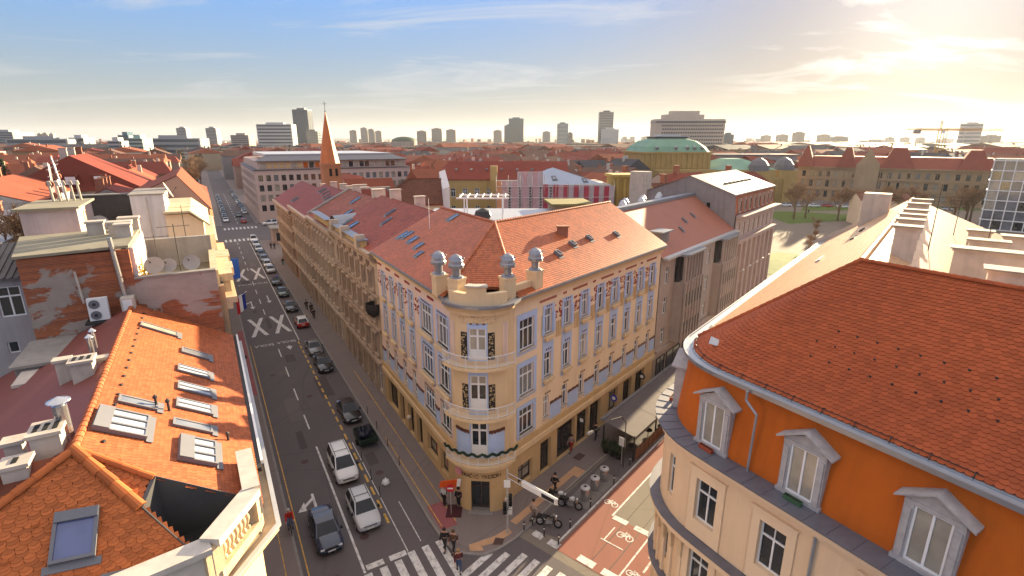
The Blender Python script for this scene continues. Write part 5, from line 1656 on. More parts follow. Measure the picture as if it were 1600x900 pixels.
aerial(FL, 39.2, -2.1, 19.0, 3.9, 'thin television aerial standing on the roof terrace'); aerial(FL, 44, -3.6, 19, 2.6, 'leaning timber prop beside the white terrace wall', 2)
def leaf_clump(parent, c, r, n, size, mtl, name='foliage', flat=1.0):
    mb = MB(); rng = random.Random(int(c.x * 31 + c.y * 17 + n))
    for i in range(n):
        while True:
            v = Vector((rng.uniform(-1, 1), rng.uniform(-1, 1), rng.uniform(-1, 1)))
            if v.length < 1: break
        p = c + Vector((v.x * r, v.y * r, v.z * r * flat)); a = Vector((rng.uniform(-1, 1), rng.uniform(-1, 1), rng.uniform(-.6, 1))).normalized(); b = a.orthogonal().normalized()
        mb.face([p - a * size, p + b * size * .5, p + a * size, p - b * size * .5])
    return mb.build(name, mtl, parent)
sh_ = thing('terrace_shrub', 'yellow flowering shrub against the white terrace wall', 'shrub', FL(38.9, -3.9, 18.95))
leaf_clump(sh_, FL(38.9, -3.85, 19.9), .6, 260, .12, mat('yellow_leaf', (0.55, 0.33, 0.01), 0.7, 0.4, 6), flat=1.4)
mb = MB(); mb.tube(FL(38.9, -3.9, 18.95), FL(38.9, -3.85, 19.8), .04, .02, 5); mb.build('stem', m_brick_ch, sh_)
# air conditioners in the recess
def aircon(fr, s, t, z, label, w=.95, h=1.3, fans=2):
    th = thing('air_conditioner', label, 'air conditioner', fr(s, t, z))
    mb = MB(fr); mb.box(s - .18, s + .18, t - w / 2, t + w / 2, z, z + h); mb.build('casing', m_whitepaint, th)
    for i in range(fans):
        mb = MB(fr); zc = z + h * (i + .5) / fans
        mb.tube((s - .19, t - w * .15, zc), (s - .215, t - w * .15, zc), .26, n=16); f = mb.build('fan_grille', m_frame_g, th)
        mb = MB(fr); mb.tube((s - .216, t - w * .15, zc), (s - .225, t - w * .15, zc), .09, n=10); mb.build('hub', m_iron, th)
aircon(FL, 36.9, -6.3, 17.95, 'white two-fan air conditioner on the peeling brick wall')
mb = MB(FL); mb.box(36.5, 37.5, -7.0, -4.6, 17.78, 17.9); mb.build('equipment_shelf', m_iron, bh)
cab = thing('equipment_cabinet', 'pale metal cabinet beside the air conditioner on the brick wall', 'cabinet', FL(36.9, -4.8, 17.9))
mb = MB(FL); mb.box(36.55, 37.3, -5.2, -4.55, 17.9, 19.1); mb.build('casing', m_plaster_ch, cab); mb = MB(FL); mb.box(36.5, 36.55, -5.1, -4.65, 18.0, 19.0); mb.build('door', m_whitepaint, cab)
# lower yard blocks left of the orange roof
mb = MB(FL); mb.box(33.5, 37.6, -9.6, -6.6, 12, 16.9); mb.box(33.3, 37.6, -9.75, -6.45, 16.9, 17.05); mb.build('yard_wall', m_conc, bh)
mb = MB(FL); mb.box(31.6, 34.0, -9.2, -7.6, 12, 16.6); mb.box(31.5, 34.1, -9.3, -7.5, 16.6, 16.75); mb.build('yard_hut', m_plaster_ch, bh)
# grey house at the far left edge
gh = thing('grey_rear_house', 'grey plastered rear house with white windows at the picture edge', 'house', FL(39, -14))
p0 = FL(39.5, -9.6); dirl = FL.dir(0, -1); out_ = FL.dir(-1, 0)
mb = MB(); wall_grid(mb, p0, dirl, out_, 9, 0, 20.4, [(.5, 1.6, 18.1, 19.9), (2.6, 3.8, 18.1, 19.9), (1.2, 1.7, 15.9, 16.6), (1.0, 1.9, 13.6, 14.3), (4.2, 4.9, 15.9, 16.7)], .2)
mb.build('wall', mat('grey_lilac_plaster', (0.36, 0.33, 0.33), 0.9, 0.18, 0.5, stain=0.4), gh)
for (x0, x1, z0, z1) in ((.5, 1.6, 18.1, 19.9), (2.6, 3.8, 18.1, 19.9), (1.2, 1.7, 15.9, 16.6), (1.0, 1.9, 13.6, 14.3), (4.2, 4.9, 15.9, 16.7)):
    put_window(gh, p0, dirl, out_, (x0 + x1) / 2, z0, x1 - x0, z1 - z0, '2t' if z0 > 17 else '1', .12, pane='dark')
mb = MB(FL); mb.prism([(39.2, -19), (39.2, -9.4), (44, -9.4), (44, -19)], [20.3, 20.3, 21.6, 21.6], [20.45, 20.45, 21.75, 21.75]); ro_ = mb.build('roof', mat('corrugated_grey', (0.13, 0.115, 0.11), 0.8, 0.2, 1), gh)
for i in range(28):
    mb = MB(FL); t = -9.6 - i * .33; mb.path([(39.15, t, 20.47), (44, t, 21.77)], .06, 5); mb.build('corrugation', MATS['corrugated_grey'], ro_)
mb = MB(FL); mb.box(39.7, 50, -19, -9.5, 0, 20.3); mb.build('rear_wall', m_plaster_ch, gh)
# ------------------------------------------------------------------ roof hut, dark wall, white wall, gable behind the firewall
rhut = thing('roof_hut', 'boxy pale pink roof hut with flat felt top and vent pipes', 'building', FL(49, -10))
mb = MB(FL); mb.box(47.5, 53.5, -11.2, -8.1, 18, 23.35); mb.build('wall', m_pinkgrey, rhut)
mb = MB(FL); mb.box(47.2, 53.8, -11.5, -7.9, 23.35, 23.5); mb.build('flat_roof', m_felt, rhut)
mb = MB(FL); mb.box(49.5, 50.4, -8.12, -8.05, 21.2, 23.0); mb.build('door', m_stone_y, rhut)
for i in range(5):
    mb = MB(FL); mb.tube((52.5, -10.2 + i * .42, 23.5), (52.4, -10.25 + i * .42, 24.9), .08, .08, 7); mb.tube((52.5, -10.2 + i * .42, 24.7), (52.4, -10.25 + i * .42, 25.0), .12, .12, 7); mb.build('vent_pipe', m_plaster_ch, rhut)
dw = thing('sooty_firewall', 'dark sooty firewall between the roof hut and the white wall', 'wall', FL(56, -7)); mb = MB(FL); mb.box(56, 56.5, -9.6, -5.6, 15, 23.5); mb.build('wall', m_darkwall, dw); mb = MB(FL); mb.box(55.9, 56.6, -9.7, -5.5, 23.5, 23.6); mb.build('coping', m_conc, dw)
ww = thing('white_attic_block', 'white rendered attic block with a bright sunlit edge', 'building', FL(53, -4)); mb = MB(FL); mb.box(52.2, 58.5, -5.4, -3.1, 15, 23.7); mb.build('wall', m_whitewall, ww); mb = MB(FL); mb.box(52.1, 58.6, -5.5, -3.0, 23.7, 23.78); mb.build('coping', m_conc, ww)
mb = MB(FL); mb.tube((52.05, -4.3, 19), (52.05, -4.3, 23.5), .05, n=6); mb.build('downpipe', m_plaster_ch, ww)
gb = thing('gabled_attic', 'pale gabled attic house with overhanging sunlit eaves', 'house', FL(54, -2))
mb = MB(FL); A = [(52, -3.2, 18), (52, -.6, 18), (52, -.55, 21.2), (52, -1.5, 22.0), (52, -3.2, 22.0)]; B = [(64, y, z) for (_, y, z) in A]; mb.face(A); mb.face(B); [mb.face([A[i], A[(i + 1) % 5], B[(i + 1) % 5], B[i]]) for i in range(5)]; mb.build('wall', m_cream_l, gb)
mb = MB(FL)
for (a, b) in (((-3.3, 22.1), (-1.4, 22.1)), ((-1.4, 22.1), (-.1, 20.9))):
    mb.face([(51.6, a[0], a[1]), (64, a[0], a[1]), (64, b[0], b[1]), (51.6, b[0], b[1])]); mb.face([(51.6, a[0], a[1] + .18), (64, a[0], a[1] + .18), (64, b[0], b[1] + .18), (51.6, b[0], b[1] + .18)]); mb.face([(51.6, a[0], a[1]), (51.6, b[0], b[1]), (51.6, b[0], b[1] + .18), (51.6, a[0], a[1] + .18)])
    mb.face([(51.6, b[0], b[1]), (64, b[0], b[1]), (64, b[0], b[1] + .18), (51.6, b[0], b[1] + .18)])
mb.build('roof', m_stone_y, gb)
mb = MB(FL); mb.box(38, 76, -1.2, .2, 0, 18.8); mb.build('street_wall', m_stone_y, gb)
aerial(FL, 49.5, -1.9, 19, 4.0, 'bent aerial in front of the pale gabled attic', 3)
# ------------------------------------------------------------------ generic houses
def slope_rows(parent, mtl, eave, ridge, tw=.3, rh=.36):
    return tiles('tiles', parent, mtl, eave, ridge, tw, rh, 'flat', .04)
def gabled(th, fr, a0, a1, b0, b1, zE, zR, wall, roofm, over=.4, front=None, hip0=0.0, hip1=0.0, rows=None, along='a', z0=0.0, ridge_at=.5):
    """box with a pitched roof whose ridge runs along a; hip0/hip1 pull the ridge ends in; rows adds tile courses"""
    F_ = fr if along == 'a' else (lambda a, b, z=0.0: fr(b, a, z))
    mb = MB(); mb.prism([tuple(F_(a, b))[:2] for a, b in ((a0, b0), (a1, b0), (a1, b1), (a0, b1))], z0, zE)
    if wall is not None:
        mb.build('wall', wall, th)
    bm = b0 + (b1 - b0) * ridge_at
    sg = 1 if b1 > b0 else -1
    e00, e10 = F_(a0 - (over if hip0 else .0), b0 - sg * over, zE), F_(a1 + (over if hip1 else .0), b0 - sg * over, zE)
    e01, e11 = F_(a0 - (over if hip0 else .0), b1 + sg * over, zE), F_(a1 + (over if hip1 else .0), b1 + sg * over, zE)
    r0, r1 = F_(a0 + hip0, bm, zR), F_(a1 - hip1, bm, zR)
    out = []
    for pts in ([e00, e10, r1, r0], [e01, e11, r1, r0]):
        o = roof_plane(th, pts, roofm, .0 if not rows else .06, thick=.15)
        if rows:
            slope_rows(o, rows, [pts[0], pts[1]], [pts[3], pts[2]])
        out.append(o)
    for h, e0, e1, r in ((hip0, e00, e01, r0), (hip1, e10, e11, r1)):
        if h:
            o = roof_plane(th, [e0, e1, r], roofm, .0 if not rows else .06, thick=.15)
            if rows:
                slope_rows(o, rows, [e0, e1], [r, r])
        elif wall is not None:
            mb = MB(); mb.face([e0 - UP * .05, e1 - UP * .05, r - UP * .05]); mb.build('gable', wall, th)
    return out, (e00, e10, r1, r0)
def face_windows(th, A, B, floors, spacing, w, z0, z1, wall, style='2t', margin=.8, lite=True, depth=.22, extra=None, sill=False):
    """a street face with a regular grid of windows; A to B with the outside on the left"""
    q0, d, o_, L = edge(A, B)
    n = max(1, int((L - 2 * margin) / spacing)); ops = []
    for k in range(n):
        xc = margin + (L - 2 * margin) * (k + .5) / n
        for f in floors:
            ww = f[2] if len(f) > 2 else w
            ops.append((xc - ww / 2, xc + ww / 2, f[0], f[1]))
    mb = MB(); wall_grid(mb, q0, d, o_, L, z0, z1, ops, depth); mb.build('wall', wall, th)
    for (x0, x1, a, b) in ops:
        put_window(th, q0, d, o_, (x0 + x1) / 2, a, x1 - x0, b - a, style, depth * .7, lite=lite, sill=sill)
    return q0, d, o_, L, [margin + (L - 2 * margin) * (k + .5) / n for k in range(n)]
m_redroof = tile_mat('roof_red_old', (0.19, 0.045, 0.03), 0.75, 0.2, 0.25, .12)
m_redroof2 = tile_mat('roof_red_orange', (0.27, 0.075, 0.04), 0.75, 0.2, 0.25, .12)
m_brownroof = tile_mat('roof_brown', (0.16, 0.065, 0.042), 0.75, 0.2, 0.25, .12)
m_greyroof = mat('roof_slate', (0.13, 0.12, 0.125), 0.5, 0.2, 0.4)
m_darkroof = mat('roof_dark_sheet', (0.075, 0.07, 0.08), 0.5, 0.2, 0.3)
m_beige = mat('soot_beige_stone', (0.50, 0.40, 0.31), 0.9, 0.28, 0.9, stain=0.45, bump=0.15)
m_beige2 = mat('soot_brown_stone', (0.44, 0.33, 0.25), 0.9, 0.3, 0.9, stain=0.5, bump=0.15)
m_yellowst = mat('yellow_stone', (0.46, 0.33, 0.15), 0.9, 0.25, 0.8, stain=0.4)

# ------------------------------------------------------------------ row of ornate houses along the street
def ornate(label, a0, a1, zE, zR, wall, trim, roofm, spacing, rt=21.0):
    th = thing('ornate_house', label, 'house', FL(a0 + 3, 16), group='ornate houses in the street row')
    k = zE / 16.8
    floors = [(.3 * k, 3.4 * k, 1.35), (5.1 * k, 7.5 * k), (9.0 * k, 11.3 * k), (12.6 * k, 14.6 * k)]
    q0, d, o_, L, xs = face_windows(th, FL(a0, 14.3), FL(a1, 14.3), floors, spacing, 1.05, 0, zE, wall, '2t', .5, True, .32)
    for i, x in enumerate(xs):
        for (z0, z1) in [(f[0], f[1]) for f in floors[1:]]:
            mb = MB(); fbox(mb, q0, d, o_, x - .68, x - .54, 0, .16, z0 - .1, z1 + .1); fbox(mb, q0, d, o_, x + .54, x + .68, 0, .16, z0 - .1, z1 + .1)
            fbox(mb, q0, d, o_, x - .8, x + .8, 0, .42, z1 + .1, z1 + .28); fbox(mb, q0, d, o_, x - .6, x + .6, 0, .25, z1 + .28, z1 + .45); fbox(mb, q0, d, o_, x - .75, x + .75, 0, .30, z0 - .32, z0 - .1)
            mb.build('window_surround', trim, th, kind='stuff')
        if i < len(xs) - 1:
            xm = (x + xs[i + 1]) / 2
            mb = MB(); fbox(mb, q0, d, o_, xm - .2, xm + .2, 0, .28, 4.6 * k, zE - 1.3); fbox(mb, q0, d, o_, xm - .28, xm + .28, 0, .4, zE - 1.7, zE - 1.3); fbox(mb, q0, d, o_, xm - .28, xm + .28, 0, .36, 4.5 * k, 4.9 * k)
            mb.build('pilaster', trim, th)
            mb = MB(); fbox(mb, q0, d, o_, xm - .35, xm + .35, 0, .22, 0, 4.0 * k); mb.build('rusticated_pier', trim, th)
    for z, h, p in ((4.1 * k, .4, .5), (8.1 * k, .25, .35), (11.9 * k, .22, .3), (zE - 1.1, .3, .4), (zE - .5, .35, .75), (zE - .15, .15, .9)):
        mb = MB(); fbox(mb, q0, d, o_, .02, L - .02, 0, p, z, z + h); mb.build('cornice', trim, th)
    mb = MB()
    for i in range(int(L / .55)):
        fbox(mb, q0, d, o_, i * .55 + .1, i * .55 + .35, 0, .6, zE - .8, zE - .5)
    mb.build('brackets', trim, th, kind='stuff')
    outs, pts = gabled(th, FL, a0 + .02, a1 - .02, 14.6, 2 * rt - 14.6, zE, zR, m_plaster_ch, m_roof_base, .7, rows=roofm)
    return th, outs, pts
row = []
m_row = tile_mat('row_tile_a', (0.27, 0.065, 0.04), 0.6, 0.2, 0.22, .25); m_row2 = tile_mat('row_tile_b', (0.23, 0.05, 0.035), 0.6, 0.2, 0.22, .25); m_row3 = tile_mat('row_tile_c', (0.29, 0.085, 0.045), 0.6, 0.25, 0.3, .25)
row.append(ornate('soot-stained ornate house wall to wall with the pastel corner house', 52.7, 72.4, 16.8, 20.6, m_beige, m_beige2, m_row, 2.35))
row.append(ornate('ornate beige house under patched orange-brown tiles, second from the corner house', 72.6, 90.6, 16.2, 20.0, m_beige, m_beige, m_row3, 2.3))
row.append(ornate('ornate house with a row of bright roof windows beyond the stone firewall', 91.0, 112, 15.7, 19.4, m_beige2, m_beige, m_row2, 2.3))
row.append(ornate('brown stone house at the far end of the ornate row', 112.2, 138, 14.4, 18.4, mat('brown_plaster', (0.36, 0.20, 0.13), 0.9, 0.25, 0.8, stain=0.4), m_beige2, m_row2, 2.4, 20.5))
for ri, lst in ((0, ((.35, .45, .6, 1.5), (.47, .62, .6, 1.5), (.85, .12, .9, 1.6), (.93, .12, .9, 1.6), (.7, .1, 1.3, 1.8))), (1, ((.2, .35, 1.2, 1.7), (.45, .68, 1.2, 1.7))), (2, ((.08, .5, .55, 1.5), (.2, .55, .55, 1.5), (.28, .55, .55, 1.5), (.4, .6, .55, 1.5), (.55, .66, .55, 1.5), (.7, .7, .5, 1.5), (.78, .7, .5, 1.5))), (3, tuple((.05 + .06 * k, .25, .5, 1.6) for k in range(6)))):
    th, outs, pts = row[ri]
    for (u, v, w, h) in lst:
        roof_thing(skylight, (pts[0], pts[1], pts[2], pts[3]), u, v, outs[0], w, h, lift=.16, pane=m_curtain if ri > 1 else m_glass_b)
fw = row[2][0]
mb = MB(FL); mb.prism([(90.5, 13.9), (91.3, 13.9), (91.3, 21), (90.5, 21)], [15, 15, 18, 18], [16.6, 16.6, 20.3, 20.3]); mb.build('firewall', m_conc, fw)
mb = MB(FL); mb.box(90.5, 91.3, 21, 28, 15, 20.2); mb.build('firewall', m_conc, fw)
# attic with zinc cover on the first two houses
for th, s0, s1 in ((row[0][0], 56, 71), (row[1][0], 73.5, 84)):
    mb = MB(FL); mb.box(s0, s1, 13.8, 14.3, 16.6, 17.55); mb.build('attic', m_yellowst, th)
    mb = MB(FL); mb.box(s0 - .1, s1 + .1, 13.35, 14.45, 17.55, 17.65); mb.build('attic_cover', m_zinc, th)
mb = MB(FL)
for k in range(8):
    a0, a1 = math.pi * k / 8, math.pi * (k + 1) / 8
    mb.face([(71.5 - 2.2 * math.cos(a0), 14.0, 16.9 + 1.5 * math.sin(a0)), (71.5 - 2.2 * math.cos(a1), 14.0, 16.9 + 1.5 * math.sin(a1)), (71.5 - 1.6 * math.cos(a1), 17.2, 17.2 + 1.4 * math.sin(a1)), (71.5 - 1.6 * math.cos(a0), 17.2, 17.2 + 1.4 * math.sin(a0))])
mb.build('curved_gable_cover', m_zinc, row[0][0])
for s in (57, 64, 70):
    mb = MB(FL); mb.box(s - .4, s + .4, 13.3, 14.3, 16.6, 18.1); mb.build('attic_pier', m_beige, row[0][0])
for (s, t, z, w) in ((60, 22, 21.6, 1.2), (68, 21.6, 21.8, 1.4), (76, 21.5, 21.2, 1.5), (79, 22.5, 21, 2.0), (84, 21.8, 20.9, 1.2), (88, 22, 21, 2.2), (94, 21.7, 20.4, 1), (99, 21.8, 20.4, 1.2), (106, 21.6, 20.3, 1.2), (114, 21, 19.4, 1)):
    th = row[0 if s < 72.5 else 1 if s < 90.8 else 2 if s < 112.1 else 3][0]
    chimney(th, FL, s, t, z - 3, z, .6, w, m_plaster_ch)
# bay on the first house's flank: dark round balcony basket
mb = MB(); p = FL(53.6, 13.9, 0); mb.lathe(p.x, p.y, [(.15, 9.6), (.7, 10.0), (.85, 10.5), (.85, 11.2), (.8, 11.2), (.8, 10.6), (.1, 10.2)], 14); mb.build('balcony_basket', m_iron, row[0][0])
# ------------------------------------------------------------------ grey-brown house with bays on the side street
m_taupe = mat('taupe_render', (0.42, 0.34, 0.29), 0.9, 0.15, 0.7, stain=0.35)
m_taupe2 = mat('taupe_stone', (0.42, 0.335, 0.285), 0.9, 0.18, 0.7, stain=0.35)
gr = thing('bay_house', 'taupe house with tall window bays and plain red-brown roof beside the corner house', 'house', FR(65, -25))
fl3 = [(5.0, 6.9), (8.6, 10.6), (12.2, 14.2)]
q0, d, o_, L, xs = face_windows(gr, FR(78.4, -23.0), FR(53.5, -23.0), fl3, 2.4, 1.0, 0, 15.3, m_taupe, '2t', .6, True)
for (s0, s1) in ((57.6, 63.6), (70.6, 76.8)):
    mb = MB(FR)
    c = [(s0, -23), (s1, -23), (s1 - .15, -21.95), (s1 - .9, -21.75), (s0 + .9, -21.75), (s0 + .15, -21.95)]
    mb.prism(c, 4.6, 12.0); mb.build('bay', m_taupe2, gr)
    mb = MB(FR); mb.prism([(x + (.25 if i in (1, 2, 3) else -.25), y + .2, ) for i, (x, y) in enumerate(c)], 15.15, 15.4); mb.build('bay_roof', m_zinc, gr)
    n = 6
    for i in range(n + 1):
        s = s0 + .3 + (s1 - s0 - .6) * i / n
        mb = MB(FR); mb.box(s - .12, s + .12, -22.1, -21.8, 12.0, 15.2); mb.build('bay_post', m_taupe2, gr)
        mb = MB(FR); mb.box(s - .10, s + .10, -21.78, -21.6, 4.6, 12.0); mb.build('bay_rib', m_taupe2, gr)
    mb = MB(FR); mb.box(s0 + .1, s1 - .1, -23.0, -22.6, 12.0, 15.2); mb.build('bay_glazing', m_glass, gr)
    for i in range(n):
        for z in (5.4, 9.0):
            mb = MB(FR); s = s0 + .3 + (s1 - s0 - .6) * (i + .5) / n; mb.box(s - .25, s + .25, -21.74, -21.70, z, z + 1.6); mb.build('bay_pane', m_glass, gr)
mb = MB(FR); mb.box(53.6, 78.5, -23.0, -22.3, 15.3, 15.55); mb.build('cornice', m_zinc_l, gr)
mb = MB(FR); mb.box(53.6, 78.5, -22.98, -22.75, 4.0, 4.5); mb.build('belt_course', m_taupe2, gr)
outs, pts = gabled(gr, FR, 53.6, 78.4, -23.2, -36, 15.5, 20.2, m_plaster_ch, mat('plain_redbrown_roof', (0.33, 0.12, 0.075), 0.55, 0.12, 0.5), .3)
mb = MB(FR); mb.box(53.6, 78.4, -30.2, -29.2, 20.0, 20.4); mb.build('ridge_walk', m_zinc, gr)
for (u, v) in ((.42, .3), (.55, .45), (.7, .5)):
    roof_thing(skylight, (pts[0], pts[1], pts[2], pts[3]), u, v, outs[0], .4, .8, lift=.15, pane=m_zinc_l)
mb = MB(FR); mb.box(56.2, 58.4, -25.4, -24.4, 16.0, 17.8); ch_ = mb.build('chimney', m_conc, gr); mb = MB(FR); mb.box(55.9, 58.7, -25.8, -24.0, 17.8, 17.95); mb.build('cap_slab', m_zinc, ch_)
for i in range(6):
    mb = MB(FR); s = 60 + i * 2.6; mb.lathe(s, -31.5 - (i % 2), [(.5, 19.4), (.5, 20.2), (.2, 20.7)], 8); mb.build('roof_fan', m_zinc_l, gr)
for (a, b, nm, dk) in ((54.2, 56.4, 'shopfront', m_frame_d), (57, 61, 'shopfront', m_frame_d), (62, 66, 'shopfront', m_frame_d)):
    shopfront(gr, *RT, xr(b), xr(a), .15, 3.4, depth=-.06)
# ------------------------------------------------------------------ tall stone house with brick mansard
m_mauve = mat('mauve_stone', (0.44, 0.325, 0.28), 0.9, 0.15, 0.7, stain=0.35)
tl = thing('stone_block', 'tall stone block with long pilasters, red mansard and pale sheet roof', 'building', FR(88, -25))
q0, d, o_, L, xs = face_windows(tl, FR(99.5, -23.0), FR(78.6, -23.0), [(4.6, 6.6), (7.2, 9.2), (9.8, 12.0), (14.2, 16.2)], 2.25, 1.2, 0, 17.3, m_mauve, '2t', .5, True, .35)
for i in range(len(xs) + 1):
    x = .3 + (L - .6) * i / len(xs)
    mb = MB(); fbox(mb, q0, d, o_, max(.02, x - .3), min(L - .02, x + .3), 0, .42, 3.8, 13.2); mb.build('pilaster', m_mauve, tl)
for z, h, p in ((3.2, .5, .6), (13.2, .5, .5), (13.7, .2, .75), (17.1, .25, .6), (17.3, .2, 1.15)):
    mb = MB(); fbox(mb, q0, d, o_, .02, L - .02, 0, p, z, z + h); mb.build('cornice', m_mauve, tl)
# mansard face
mb = MB(FR); mb.face([(78.7, -23.2, 17.5), (99.4, -23.2, 17.5), (99.4, -23.6, 20.5), (78.7, -23.6, 20.5)]); mn = mb.build('mansard', mat('mansard_brickred', (0.34, 0.115, 0.06), 0.75, 0.2, 1.2, bump=.3), tl)
for i in range(8):
    s = 80.4 + i * 2.4
    mb = MB(FR); mb.box(s - .32, s + .32, -23.6, -23.05, 17.7, 19.6); mb.prism([(s - .32, -23.6), (s + .32, -23.6), (s + .32, -23.05), (s - .32, -23.05)], 19.6, [19.6, 19.6, 19.6, 19.6]); mb.box(s - .2, s + .2, -23.6, -23.1, 19.6, 19.85); mb.build('mansard_dormer', m_mauve, tl)
    mb = MB(FR); mb.box(s - .2, s + .2, -23.05, -23.02, 17.95, 19.5); mb.build('pane', m_glass, tl)
m_sheet_b = mat('pale_sheet_roof', (0.36, 0.31, 0.24), 0.4, 0.12, 0.5, spec=.5)
mb = MB(FR); mb.face([(78.4, -23.4, 20.5), (99.7, -23.4, 20.5), (99.7, -30.2, 22.9), (78.4, -30.2, 22.9)]); rr_ = mb.build('roof', m_sheet_b, tl)
mb = MB(FR); mb.face([(78.4, -30.2, 22.9), (99.7, -30.2, 22.9), (99.7, -42, 18.5), (78.4, -42, 18.5)]); mb.build('roof', m_darkroof, tl)
mb = MB(FR); mb.box(78.2, 99.8, -23.45, -23.2, 20.38, 20.52); mb.build('gutter', m_zinc_l, tl)
for i in range(7):
    mb = MB(FR); s = 83 + i * 2.0; mb.box(s - .35, s + .35, -26.6, -26.2, 21.4, 21.75); mb.build('roof_vent', m_iron, rr_)
mb = MB(FR); mb.face([(78.55, -23.05, 0), (78.55, -42, 0), (78.55, -42, 18.4), (78.55, -30.2, 22.85), (78.55, -23.4, 20.45), (78.55, -23.15, 17.4)]); mb.build('firewall', mat('boarded_grey_firewall', (0.27, 0.235, 0.225), 0.9, 0.2, 0.8, stain=.5, bump=.2), tl)
mb = MB(FR); mb.box(78.48, 78.54, -27.4, -26.9, 18.3, 19.1); mb.build('firewall_window', m_dark, tl)
mb = MB(FR); mb.box(78.8, 99.5, -42, -23.4, 0, 18.4); mb.build('rear_wall', m_mauve, tl)
mb = MB(FR); mb.box(78.2, 79.8, -40, -37, 16, 23.2); mb.build('chimney', m_plaster_ch, tl)
for i in range(5):
    mb = MB(FR); s = 82 + 3.6 * i; mb.tube((s, -22.6, 8.6 - .0 * i), (s, -22.1, 9.0), .03, n=5); mb.box(s - .25, s + .25, -22.2, -22.0, 8.95, 9.1); mb.build('facade_lamp', m_whitepaint, tl)
# ------------------------------------------------------------------ mid distance
# pink office block beyond the crossing
m_pinkoff = mat('pink_office_stone', (0.52, 0.39, 0.33), 0.85, 0.1, 0.3, stain=.15)
po = thing('office_block', 'long pinkish office block with square windows behind the church spire', 'building', FL(205, 20))
zf = [(4.2, 6.3), (7.6, 9.7), (11.0, 13.1), (14.4, 16.4)]
face_windows(po, FL(200, 70), FL(200, 15), zf, 2.35, 1.45, 0, 18, m_pinkoff, '2d', .6, True, .3)
face_windows(po, FL(200, 15), FL(268, 15), zf, 2.35, 1.5, 0, 18, m_pinkoff, '2d', .6, True, .3)
mb = MB(FL); mb.box(200.4, 268, 15.4, 69.8, 0, 17.9); mb.build('core', m_pinkoff, po)
mb = MB(FL); mb.box(199.7, 268.3, 14.7, 70.3, 18, 18.25); mb.build('flat_roof', m_darkroof, po)
mb = MB(FL); mb.box(201.6, 266, 16.5, 68.8, 18.25, 20.9); mb.build('penthouse', m_pinkoff, po)
for i in range(26):
    t = 17.4 + i * 1.98
    mb = MB(FL); mb.box(201.45, 201.6, t, t + 1.5, 18.6, 20.5); mb.build('penthouse_pane', random.choice((m_glass, m_curtain, MATS['ochre_plaster'], MATS['orange_mansard_tile'])) if i < 12 else random.choice((m_glass, m_curtain, m_glass)), po)
mb = MB(FL); mb.prism([(200.6, 15.6), (200.6, 69.6), (210, 66), (210, 20)], [20.9, 20.9, 22.6, 22.6], [21.1, 21.1, 22.8, 22.8]); mb.build('sloped_roof', m_darkroof, po)
mb = MB(FL); mb.box(210, 260, 20, 66, 22.0, 23.2); mb.build('plant_roof', m_zinc_l, po)
# church with brick spire
chh = thing('church', 'church with slender orange brick spire topped by a cross', 'church', (-51, 150, 0))
m_spire = mat('spire_tile', (0.50, 0.155, 0.05), 0.55, 0.2, 0.8); m_church = mat('church_brick', (0.40, 0.17, 0.085), 0.9, 0.2, 1)
F2 = Frame(-51, 150, -30.1)
mb = MB(F2); mb.box(-2.3, 2.3, -2.3, 2.3, 0, 21.5); mb.build('tower', m_church, chh)
mb = MB(F2); mb.box(-2.5, 2.5, -2.5, 2.5, 21.2, 21.8); mb.build('tower_cornice', m_church, chh)
for (a, b) in ((-2.32, -.8), (-2.32, .8)):
    mb = MB(F2); mb.box(-2.36, -2.3, b if a < 0 else b, b + .7, 18.4, 20.4); mb.build('louvre', m_dark, chh)
rings = [[tuple(F2(r * math.cos(t), r * math.sin(t), z)) for t in [2 * math.pi * (k + .5) / 8 for k in range(8)]] for r, z in ((2.75, 21.8), (2.1, 25.0), (1.05, 30.6), (.08, 35.4))]
mb = MB(); mb.loft(rings); mb.build('spire', m_spire, chh)
mb = MB(F2); mb.tube((0, 0, 35.2), (0, 0, 38.2), .06, n=6); mb.tube((0, -.6, 37.5), (0, .6, 37.5), .05, n=5); mb.build('cross', m_iron, chh)
mb = MB(F2); mb.lathe(0, 0, [(.05, 35.3), (.22, 35.5), (.05, 35.75)], 8); mb.build('orb', m_iron, chh)
gabled(chh, F2, -8, 20, 2.2, 14, 12.5, 18.0, m_church, m_redroof2, .4, hip0=5)
# ochre institute behind the corner roof, in the yard
m_och2 = mat('ochre_yard_plaster', (0.44, 0.30, 0.12), 0.9, 0.15, 0.5, stain=.35)
oc = thing('ochre_institute', 'ochre plastered institute with small windows and red roof behind the corner roof', 'building', (-8, 112, 0))
FO = Frame(-14, 110, 90)
face_windows(oc, FO(26, .25), FO(0, .25), [(13.2, 14.8), (16.6, 18.4)], 2.5, 1.0, 0, 20.2, m_och2, '2t', .5, True)
gabled(oc, FO, 0, 26, 0, -13, 20.2, 23.6, m_och2, m_redroof, .4, rows=None)
mb = MB(FO); mb.box(9.6, 11.0, 1.0, 2.2, 0, 23); mb.build('stair_tower', m_och2, oc)
for i in range(7):
    mb = MB(FO); mb.box(2 + i * 3.2, 2.5 + i * 3.2, -3.4, -2.6, 21.9, 22.3); mb.build('skylight', m_glass_l, oc)
